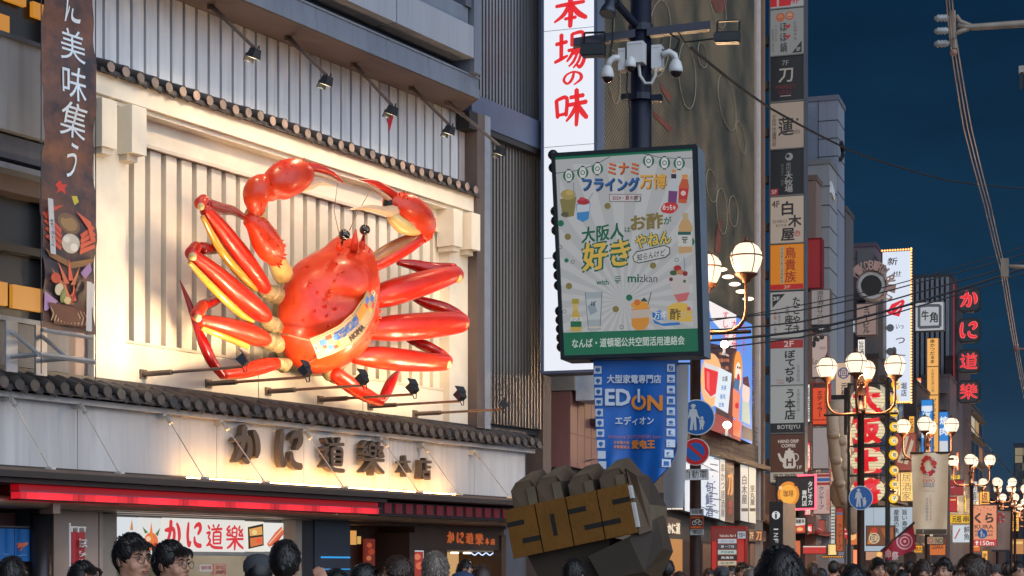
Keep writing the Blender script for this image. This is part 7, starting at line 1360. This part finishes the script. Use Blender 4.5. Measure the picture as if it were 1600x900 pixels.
VS = [('寿', 1297, 690, 1304, 740, 64, 0), ('喜', 1430, 640, 1439, 676, 99, 1), ('福', 1484, 650, 1492, 700, 108, 2), ('松', 1486, 706, 1499, 736, 104, 3), ('竹', 1502, 690, 1511, 722, 122, 4), ('梅', 1432, 590, 1440, 622, 101, 3), ('鶴', 1258, 600, 1266, 660, 61, 2), ('亀', 1258, 690, 1267, 735, 61, 0),
      ('花', 1420, 650, 1429, 690, 88, 1), ('月', 1511, 758, 1518, 786, 118, 0), ('風', 1531, 768, 1546, 788, 126, 1), ('波', 1498, 776, 1510, 800, 110, 4), ('旨', 1340, 530, 1352, 560, 77, 2), ('炭', 1366, 560, 1377, 600, 80, 0), ('粋', 1486, 742, 1500, 749, 99, 4), ('極', 1546, 812, 1556, 842, 120, 3), ('匠', 1580, 800, 1592, 830, 140, 1), ('華', 1304, 745, 1312, 790, 62, 4), ('宴', 1440, 700, 1449, 706, 96, 2), ('灯', 1330, 795, 1342, 822, 58, 1)]
for ch, u0, v0, u1, v1, Y_, ci in VS:  # invented signs on plain walls, added to brighten the far street
    nm, bgc, fc = CN[ci]; w = u1-u0; hh = v1-v0; n_ = max(1, min(3, int(hh/w/1.1))); it = [('v', (ch+'酒場')[:n_], u0+w*.15, v0+hh*.08, u1-w*.15, v0+hh*.92, fc, .02)]
    S_('added_hanging_sign', 'added upright %s lit sign headed %s on the far shop fronts' % (nm, ch), 'sign', u0, v0, u1, v1, Y_, bgc, it, .4, (60, 46, 40), 1.15, .02, group='upright lit signs on the far shop fronts')
# ---------------------------------------------------------------- power line pole out of frame, its arms and wires
UY = 34.0; CON = pm((140, 130, 118), .6, .2, .3, 3); ux = (1760-800)/FPX*UY
up_ = thing('utility_pole', 'grey utility pole whose long arms with white insulators reach over the street', 'utility pole', (ux, UY, 0))
m = MB(CON); m.smooth = True; m.tube([(ux, UY, 0), (ux, UY, 13)], [.19, .14], 14); m.smooth = False; m.build('shaft', up_)
m = MB(CON); m.smooth = True; m.tube([(ux, UY, at(0, 34, UY).z), at(1600, 37, UY), at(1510, 43, UY), at(1496, 40, UY)], [.075, .07, .06, .05], 10); m.tube([at(1520, 42, UY), at(1500, 34, UY), at(1494, 24, UY)], [.05, .05, .04], 8); m.tube([at(1516, 43, UY), at(1500, 49, UY), at(1492, 54, UY)], [.05, .05, .04], 8); m.smooth = False; m.build('arm', up_)
m = MB(CON); m.tube([at(1489, 17, UY), at(1491, 76, UY)], .05, 8); m.tube([at(1485, 18, UY), at(1487, 74, UY)], .025, 6); m.build('hanger', up_)
for v in (28, 48, 68):
    m = MB(pm((146, 150, 152), .3)); p0, p1 = at(1483, v, UY), at(1459, v+.5, UY); d = (p1-p0)
    m.smooth = True; m.lathe(p0, [(.03, 0), (.05, .02)]+[(.075 if i % 2 else .055, .04+i*.033) for i in range(7)]+[(.03, .28), (.0, .29)], 10, d); m.smooth = False; m.build('insulator', up_)
m = MB(pm((150, 120, 100), .5)); m.ell(at(1490, 82, UY), .07, None, 10, 7); m.build('clevis', up_)
m = MB(CON); m.smooth = True; m.tube([(ux, UY, at(0, 417, UY).z), at(1600, 417, UY), at(1572, 416, UY)], .04, 8); m.smooth = False; m.box(FF(1564, UY), 0, .14, FF(1564, UY).px(1570, 432)[1], FF(1564, UY).px(1570, 404)[1], -.1, .05); m.build('arm', up_)
m = MB(pm((120, 84, 76), .5)); m.tube([(ux, UY, at(0, 545, UY).z), at(1600, 545, UY), at(1588, 545, UY)], .02, 6); m.ell(at(1588, 545, UY), .06, None, 8, 6); m.build('arm', up_)
m = MB(pm((160, 150, 144), .5)); m.box(FF(1592, UY), 0, .12, at(0, 114, UY).z, at(0, 104, UY).z, -.05, .05); m.m(DARK); m.box(FF(1593, UY), 0, .06, at(0, 138, UY).z, at(0, 115, UY).z, -.03, .03); m.tube([(ux, UY, at(0, 108, UY).z), at(1592, 108, UY)], .015, 5); m.build('switch_box', up_)
WIRE = pm((20, 20, 24), .6); WIRL = pm((156, 150, 146), .5)
def wire(label, pts, r, mat, n=10):
    m = MB(mat); P_ = [at(*p) for p in pts]
    out = []
    for i in range(len(P_)-1):
        for k in range(n): t_ = k/n; out.append(P_[i].lerp(P_[i+1], t_)-Vector((0, 0, math.sin(math.pi*t_)*.04)))
    out.append(P_[-1]); m.tube(out, r, 5); m.smooth = True; o = m.build('overhead_wire', None, out[0], label=label, category='wire', group='overhead wires'); return o
for i, (dx, lb) in enumerate(((0, 'bundled pale cable dropping past the insulators, outermost from the pole'), (5, 'bundled pale cable dropping past the insulators, middle one'), (10, 'bundled pale cable dropping past the insulators, nearest the pole'))):
    k = .6
    wire(lb, [(1476+dx*.8, -40, 30), (1484+dx, 60, 34), (1506+dx*1.2, 200, 38), (1538+dx, 320, 44), (1564+dx*.8, 425, 50), (1588+dx*.6, 560, 60), (1604+dx*.5, 640, 70)], .013, WIRL)
for lb, ya, yb, yc, yd, r in (('thin black wire crossing highest in the fan above the neon boxes', 500, 470, 425, 384, .018), ('black wire crossing second in the fan above the neon boxes', 517, 488, 440, 396, .022), ('thick black cable crossing in the middle of the fan', 534, 503, 455, 404, .034), ('black wire crossing lowest in the fan of cables', 548, 512, 462, 412, .02), ('thin black wire crossing just over the orange panel of the sign tower', 508, 462, 418, 372, .014)):
    wire(lb, [(1040, ya+2, 44), (1250, yb+15, 46), (1430, yc+18, 50), (1640, yd, 54)], r, WIRE)
wire('long black wire slanting from the pole across the sign tower into the sky', [(1080, 75, 30), (1205, 170, 42), (1340, 240, 52), (1480, 282, 60), (1620, 296, 70)], .028, WIRE)
wire('thin black wire from the far shops down to a distant lamp', [(1510, 655, 90), (1550, 705, 100), (1590, 750, 110)], .03, WIRE)
# ---------------------------------------------------------------- people
SKIN = pm((184, 136, 112), .5, 0, .06, 9); LIP = pm((164, 92, 84), .5, 0, .05); EYEW = pm((182, 174, 166), .3, 0, .03); IRIS = pm((24, 16, 12), .15, 0, .03); BROW = pm((26, 20, 18), .7)
HAIRC = {'black': pm((20, 17, 17), .42, 0, .3, 30), 'brown': pm((52, 36, 28), .45, 0, .3, 30), 'grey': pm((104, 92, 84), .5, 0, .3, 30)}
def fuse(mb, vox, it=3):
    me = bpy.data.meshes.new('body'); me.from_pydata(mb.v, [], mb.f); me.update()
    import bmesh
    b = bmesh.new(); b.from_mesh(me); bmesh.ops.recalc_face_normals(b, faces=b.faces); b.to_mesh(me); b.free()
    o = bpy.data.objects.new('body', me); COL.objects.link(o)
    r = o.modifiers.new('r', 'REMESH'); r.mode = 'VOXEL'; r.voxel_size = vox; r.adaptivity = 0
    s = o.modifiers.new('s', 'SMOOTH'); s.factor = .5; s.iterations = it
    dg = bpy.context.evaluated_depsgraph_get(); e_ = o.evaluated_get(dg); q = e_.to_mesh()
    vs = [v.co.copy() for v in q.vertices]; fs = [tuple(p.vertices) for p in q.polygons]; e_.to_mesh_clear()
    bpy.data.objects.remove(o); bpy.data.meshes.remove(me)
    return vs, fs
def make_person(label, h=1.75, shirt=(60, 60, 66), pants=(34, 36, 44), hair='black', style='short', glasses=False, tilt=0., vox=.014, raise_hand=False, sleeves=True, strands=160, seed=1):
    rr = random.Random(seed)
    t = thing('person', label, 'person', (0, 0, 0)); t['_o'] = (0, 0, 0)
    k = h/1.75; B = MB(); V = Vector
    hz = h-.125-.012                                           # head centre
    # torso, hips, legs
    for s in (1, -1):
        st = .06*s*rr.uniform(.6, 1.5)
        B.tube([V((.09*s, 0, .93*k)), V((.10*s, -.01+st, .70*k)), V((.10*s, -.02+st*1.6, .50*k)), V((.105*s, .01+st*2.2, .28*k)), V((.105*s, .02+st*2.6, .09*k))], [.095, .085, .062, .058, .042], 12)
        B.tube([V((.105*s, .06+st*2.6, .045)), V((.11*s, -.05+st*2.6, .045)), V((.115*s, -.15+st*2.6, .035))], [.042, .048, .034], 10)
        sh = V((.195*s, .0, 1.43*k))
        if raise_hand and s == -1:
            pts = [V((.12*s, 0, 1.42*k)), sh, V((-.25, -.10, 1.24*k)), V((-.235, -.20, 1.38*k)), V((-.19, -.24, h-.27))]
        else: pts = [V((.12*s, 0, 1.42*k)), sh, V((.235*s, .02, 1.16*k)), V((.245*s, -.04, .95*k)), V((.24*s, -.07, .86*k))]
        B.tube(pts, [.055, .062, .046, .038, .026], 12)
        # hand: palm, four fingers of different lengths and a thumb from its side
        w = pts[-1]; d = (pts[-1]-pts[-2]).normalized(); x_ = V((1, 0, 0)) if raise_hand and s == -1 else V((0, -1, 0)); x_ = (x_-d*x_.dot(d)).normalized(); n_ = d.cross(x_)
        B.ell(w+d*.045, (.021, .038, .05), Matrix((n_, x_, d)).transposed(), 12, 8)
        for i, L_ in enumerate((.070, .080, .075, .058)):
            b0 = w+d*.08+x_*(.028-.019*i); c1 = n_*(.022 if s == 1 else -.022)
            B.tube([b0-d*.02, b0+d*L_*.45+c1*.3, b0+d*L_*.8+c1*1.1], [.0105, .0095, .007], 8)
        B.tube([w+d*.02+x_*.028, w+d*.05+x_*.052, w+d*.08+x_*.056], [.013, .0115, .008], 8)
    prof = [(.88, .155, .105), (.97, .16, .11), (1.08, .148, .10), (1.20, .165, .115), (1.32, .178, .118), (1.41, .16, .10), (1.46, .10, .075), (1.49, .06, .06)]
    n = 20; vs = []; fs = []
    for z, rx, ry in prof:
        for i in range(n):
            a = 2*math.pi*i/n; vs.append(V((rx*math.cos(a), ry*math.sin(a)-.005, z*k)))
    for j in range(len(prof)-1):
        for i in range(n): fs.append((j*n+i, j*n+(i+1) % n, (j+1)*n+(i+1) % n, (j+1)*n+i))
    fs += [tuple(range(n-1, -1, -1)), tuple((len(prof)-1)*n+i for i in range(n))]; B.add(vs, fs)
    B.tube([V((0, .015, 1.42*k)), V((0, .012, hz-.12)), V((0, .005, hz-.05))], [.062, .055, .058], 14)
    HM = Matrix.Rotation(tilt, 3, 'X'); hp = lambda x, y, z: V((0, 0, hz))+HM @ V((x, y, z)); hv = lambda p: hp(*p)
    def E(c, r): B.ell(hv(c), r, HM, 18, 12)
    E((0, .012, .012), (.075, .094, .103)); E((0, -.022, -.045), (.059, .066, .078)); E((0, -.062, -.098), (.027, .024, .02)); E((0, -.05, -.09), (.04, .035, .025))
    E((.036, -.056, -.036), (.028, .028, .03)); E((-.036, -.056, -.036), (.028, .028, .03)); E((0, -.066, .035), (.055, .022, .028))
    E((0, -.086, -.068), (.022, .012, .014))
    B.tube([hp(0, -.086, .012), hp(0, -.098, -.012), hp(0, -.109, -.034)], [.009, .0105, .014], 10); E((.011, -.096, -.037), (.009, .01, .008)); E((-.011, -.096, -.037), (.009, .01, .008))
    for s in (1, -1): E((.076*s, .012, -.012), (.011, .021, .031))
    vs, fs = fuse(B, vox)
    P = MB(); P.smooth = True; SH = pm(shirt, .8, 0, .12, 6, .15); PA = pm(pants, .8, 0, .12, 6, .1); SHOE = pm((40, 38, 40), .6)
    b0 = len(P.v); P.v += vs
    def matof(c):
        if c.z < .085: return SHOE
        if c.z > 1.465*k: return SKIN
        if c.z < .93*k and abs(c.x) < .2: return PA
        if abs(c.x) > .2 and c.z < (1.16 if sleeves else .93)*k: return SKIN
        if raise_hand and c.y < -.13: return SKIN
        if c.z < .93*k: return SKIN
        return SH
    for f in fs:
        c = sum((vs[i] for i in f), V((0, 0, 0)))/len(f); m_ = matof(c)
        P.m(m_); P.f.append(f); P.i.append(P.c); P.sm.append(True)
    for s in (1, -1):
        P.m(EYEW); P.ell(hp(.031*s, -.083, .0), (.0128, .006, .0056), HM, 12, 8)
        P.m(IRIS); P.ell(hp(.031*s, -.0885, .0), (.0062, .003, .0056), HM, 10, 6); P.tube([hp(.015*s, -.088, .005), hp(.031*s, -.0915, .0085), hp(.047*s, -.085, .004)], [.001, .0022, .001], 5)
        P.m(BROW); P.tube([hp(.013*s, -.0915, .021), hp(.032*s, -.092, .027), hp(.052*s, -.08, .022)], [.003, .0042, .0018], 6)
    P.m(LIP); P.ell(hp(0, -.0985, -.062), (.022, .006, .0042), HM, 12, 6); P.ell(hp(0, -.0975, -.0695), (.019, .007, .005), HM, 12, 6)
    P.m(SHOE); P.ell(hp(0, -.1015, -.0655), (.021, .003, .0012), HM, 10, 4)
    P.build('body', t, (0, 0, 0))
    # hair
    hm = HAIRC[hair]; Hh = MB(hm); Hh.smooth = True; C0 = V((0, .014, .016)); R0 = V((.087, .106, .117))
    nu, nv = 26, 14; vs = []; ok = []
    kk = .98 if style != 'long' else 1.25
    for j in range(nv+1):
        ph = math.pi*j/nv
        for i in range(nu):
            a = 2*math.pi*i/nu; p = V((math.sin(ph)*math.cos(a)*R0.x, math.sin(ph)*math.sin(a)*R0.y, math.cos(ph)*R0.z))
            f = .985+.035*noise.noise(p*18+V((seed, 0, 0)))+.02*noise.noise(p*60)
            q = C0+p*f; zl = .068-(q.y+.09)*kk
            if abs(q.x) > .055 and q.y < .02: zl -= .02
            if q.z < zl: q = C0+(p*.86); q.z = max(q.z, zl-.02) if q.z < zl-.02 else q.z
            vs.append(q)
    fs = [(j*nu+i, j*nu+(i+1) % nu, (j+1)*nu+(i+1) % nu, (j+1)*nu+i) for j in range(nv) for i in range(nu)]
    fs = [f for f in fs if all(vs[i].z > .05-(vs[i].y+.09)*kk-.045 for i in f)]
    Hh.add([hp(*v) for v in vs], fs)
    Hh.smooth = False; Hs = pm({'black': (46, 40, 38), 'brown': (84, 62, 50), 'grey': (140, 126, 114)}[hair], .38, 0, .3, 30)
    if style != 'cap' :
        for i in range(int(strands*1.6)):
            a = rr.uniform(0, 2*math.pi); ph = rr.uniform(.02, 1.75); p = V((math.sin(ph)*math.cos(a)*R0.x, math.sin(ph)*math.sin(a)*R0.y, math.cos(ph)*R0.z)); q = C0+p*1.0
            if q.z < .075-(q.y+.09)*kk*.9: continue
            nn = V((p.x/R0.x**2, p.y/R0.y**2, p.z/R0.z**2)).normalized(); cr = V((0, .06, .1)); dn = (q-(C0+cr)); dn = (dn-nn*dn.dot(nn))
            dn = dn.normalized() if dn.length > 1e-4 else V((0, -1, 0)); dn = (dn+V((rr.uniform(-.5, .5), rr.uniform(-.5, .5), 0))*.35).normalized()
            L_ = rr.uniform(.03, .06); wd = rr.uniform(.003, .006); sd = nn.cross(dn).normalized()*wd
            q = q-nn*.004; p1 = q+dn*L_*.55+nn*.005; p2 = q+dn*L_-nn*.006
            Hh.m(Hs if i % 3 == 0 else hm); Hh.add([hv(q-sd-nn*.004), hv(q+sd-nn*.004), hv(p1+sd*.8), hv(p1-sd*.8), hv(p2)], [(0, 1, 2, 3), (3, 2, 4)])
        if style == 'fringe':
            for i in range(46):
                x = rr.uniform(-.068, .068); z0 = .10-abs(x)*.4; z1 = rr.uniform(.022, .05)+(.02 if abs(x-.02) < .012 else 0)
                y1 = -.100+abs(x)**2*6; w = rr.uniform(.005, .010); dx = rr.uniform(-.012, .02)
                Hh.add([hp(x-w, -.075+abs(x)*.3, z0), hp(x+w, -.075+abs(x)*.3, z0), hp(x+w*.9+dx*.6, y1-.012, (z0+z1)/2), hp(x-w*.9+dx*.6, y1-.012, (z0+z1)/2), hp(x+dx, y1-.004, z1)], [(0, 1, 2, 3), (3, 2, 4)])
        if style == 'long':
            for i in range(60):
                a = rr.uniform(-.35, math.pi+.35); x, y = .085*math.cos(a), .02+.09*math.sin(a); w = .012
                tx_, ty_ = -math.sin(a)*w, math.cos(a)*w; zb = rr.uniform(-.26, -.16)
                Hh.add([hp(x*.8-tx_, y*.8-ty_, .06), hp(x*.8+tx_, y*.8+ty_, .06), hp(x*1.06+tx_, y*1.06+ty_, -.06), hp(x*1.06-tx_, y*1.06-ty_, -.06), hp(x*.98+tx_*.5, y*.98+ty_*.5, zb), hp(x*.98-tx_*.5, y*.98-ty_*.5, zb)], [(0, 1, 2, 3), (3, 2, 4, 5)])
    Hh.build('hair', t, (0, 0, 0))
    if style == 'cap':
        m = MB(pm((58, 60, 66) if seed % 2 else (40, 60, 96), .8, 0, .12, 8)); m.smooth = True
        m.lathe(hp(0, .012, .035), [(.093, -.01), (.097, .02), (.092, .055), (.07, .085), (.035, .10), (.0, .103)], 20); m.smooth = False
        m.hexa([hp(x, y, z) for z in (.028, .036) for x, y in ((-.06, -.07), (.06, -.07), (.045, -.16), (-.045, -.16))]); m.build('cap', t, (0, 0, 0))
    if glasses:
        m = MB(pm((60, 50, 44), .3, .6))
        for s in (1, -1):
            m.tube([hp(.033*s+.024*math.cos(a), -.108+abs(math.cos(a))*.003, -.004+.021*math.sin(a)) for a in [2*math.pi*i/20 for i in range(21)]], .0017, 5, False)
            m.tube([hp(.057*s, -.105, .004), hp(.074*s, -.085, .006), hp(.078*s, -.02, .006), hp(.078*s, .015, .0)], .0016, 5)
        m.tube([hp(-.010, -.109, .002), hp(0, -.112, .005), hp(.010, -.109, .002)], .0017, 5); m.build('glasses', t, (0, 0, 0))
    return t
def put(t, u, vtop, Y, face, label=None, copy=False):
    x = (u-CXP)/FPX*Y
    if copy: return dup(t, (x, Y, 0), rad(face), label)
    t.location = (x, Y, 0); t.rotation_euler = (0, 0, rad(face)); return t
def hgt(v, Y): return EYE+(HYP-v)/FPX*Y
NEAR = [  # u, top, distance, facing, label, options
 (207, 831, 9.1, 52, 'man with round glasses and tousled black fringe beside the red shop flag', dict(style='fringe', glasses=True, vox=.0085, strands=320, shirt=(46, 46, 52))),
 (268, 842, 9.7, 66, 'man with thin glasses and swept black hair before the lit shop menu', dict(style='fringe', glasses=True, vox=.0085, strands=320, shirt=(30, 30, 34))),
 (446, 842, 9.8, 180, 'man seen from behind with thick black hair and one hand raised by the shop pillar', dict(vox=.0085, strands=340, raise_hand=True, shirt=(54, 54, 60))),
 (404, 865, 11.0, 190, 'person in a dark grey cap half hidden behind the black haired man', dict(style='cap', seed=3)),
 (131, 874, 11.4, 60, 'person with rounded black hair in front of the red shop flag', dict(style='fringe', shirt=(40, 40, 44))),
 (20, 868, 11.0, 178, 'person with bushy dark hair below the blue door curtain', dict(strands=420, shirt=(60, 60, 64))),
 (525, 887, 10.2, 180, 'person whose dark crown of hair just shows below the blue light lines', dict(seed=5)),
 (572, 878, 12.4, 100, 'dark haired person turned to the right before the dark entrance', dict(style='fringe', seed=6)),
 (619, 867, 12.0, -95, 'man with wavy brown hair in profile before the entrance', dict(hair='brown', strands=320, seed=7)),
 (681, 860, 11.0, 170, 'man with ash brown layered hair seen from behind before the show window', dict(hair='grey', strands=360, seed=8, vox=.01)),
 (728, 873, 16.5, 20, 'dark haired person close to the glowing show window', dict(seed=9)),
 (752, 881, 14.0, 185, 'man with cropped dark hair beside the fist sculpture', dict(hair='brown', strands=40, seed=10)),
 (723, 893, 12.6, 180, 'person in a blue cap low before the show window', dict(style='cap', seed=4)),
 (897, 871, 14.4, 150, 'dark haired person standing in front of the fist sculpture', dict(strands=300, seed=12)),
 (1043, 873, 20.5, 160, 'short haired man in a dark red shirt right of the fist sculpture', dict(shirt=(70, 30, 34), seed=13)),
 (1062, 892, 19.0, 10, 'woman facing the camera low beside the stickered lamp post', dict(style='long', hair='brown', seed=14)),
 (1218, 851, 6.3, 176, 'man with a large close head of black hair under the information totem', dict(vox=.0085, strands=420, seed=15, shirt=(40, 40, 44))),
 (1160, 877, 23.0, 10, 'man facing the camera before the red menu rack', dict(style='fringe', seed=16)),
 (1128, 884, 22.0, 170, 'person in a black cap before the red menu rack', dict(style='cap', seed=17)),
 (1143, 883, 24.0, -20, 'person with short black hair between the cap wearer and the menu rack', dict(seed=18)),
 (1172, 886, 20.0, 175, 'man with very short hair beside the large close head', dict(strands=10, hair='grey', seed=19)),
 (1331, 880, 11.5, 180, 'person with smooth black hair low in front of the round pedestrian sign post', dict(seed=20, strands=240)),
 (1371, 870, 19.5, 12, 'young man facing the camera right of the pedestrian sign post', dict(style='fringe', seed=21, vox=.011)),
 (1409, 889, 18.0, 0, 'woman with long dark hair facing the camera below the crimson flag', dict(style='long', seed=22)),
 (1441, 873, 14.2, 8, 'woman with wavy dark hair looking down below the pale flag', dict(style='long', hair='brown', tilt=.25, seed=23, strands=260, vox=.011)),
 (1474, 870, 17.5, -30, 'young man with black hair glancing left below the pale flag', dict(style='fringe', seed=24, vox=.011)),
 (1517, 864, 11.0, -88, 'man with dark brown hair in sharp left profile below the salmon sign', dict(hair='brown', strands=360, seed=25, vox=.009)),
]
for u, v, Y, fc, lb, op in NEAR: put(make_person(lb, h=hgt(v, Y), **op), u, v, Y, fc)
VAR = [make_person('distant pedestrian in a white shirt in the street crowd', 1.72, (206, 204, 200), vox=.022, seed=31), make_person('distant pedestrian in a black shirt in the street crowd', 1.75, (30, 30, 34), vox=.022, seed=32, style='fringe'),
       make_person('distant long haired pedestrian in a red top in the street crowd', 1.63, (150, 40, 60), style='long', vox=.022, seed=33), make_person('distant pedestrian in a grey blue shirt in the street crowd', 1.7, (96, 106, 120), hair='brown', vox=.022, seed=34),
       make_person('distant pedestrian in a dark cap in the street crowd', 1.68, (70, 66, 60), style='cap', vox=.022, seed=35)]
FAR = [(1395, 875, 26, 180), (1283, 878, 27, 175), (1302, 877, 29, 170), (1268, 880, 24, 185), (1557, 871, 27, -40), (1574, 873, 25, 160), (1590, 879, 22, 20), (1421, 876, 30, 180), (1108, 888, 25, 0), (1250, 878, 31, 180), (1360, 880, 27, 180), (1384, 879, 32, 0), (1460, 876, 33, 180), (1495, 878, 30, 180), (1540, 879, 28, 10), (1318, 880, 30, 175), (1234, 884, 36, 0), (1343, 876, 38, 180)]
for i in range(60):
    Y = R.uniform(32, 95); lo, hi = 800+FPX*(2.62+.336*(Y-25.6)-3.6)/Y, 800+FPX*(2.62+.336*(Y-25.6)+4.5)/Y; FAR.append((R.uniform(lo, min(hi, 1620)), None, Y, R.choice((0, 180, 170, 190, 20, -30))))
used = [False]*5
for i, (u, v, Y, fc) in enumerate(FAR):
    k = (0, 2, 1, 3, 4)[i % 5] if i < 5 else R.randrange(5); t = VAR[k]; t['group'] = 'pedestrians crowding the street'
    if not used[k]: used[k] = True; put(t, u, v, Y, fc)
    else: put(t, u, v, Y, fc, copy=True)
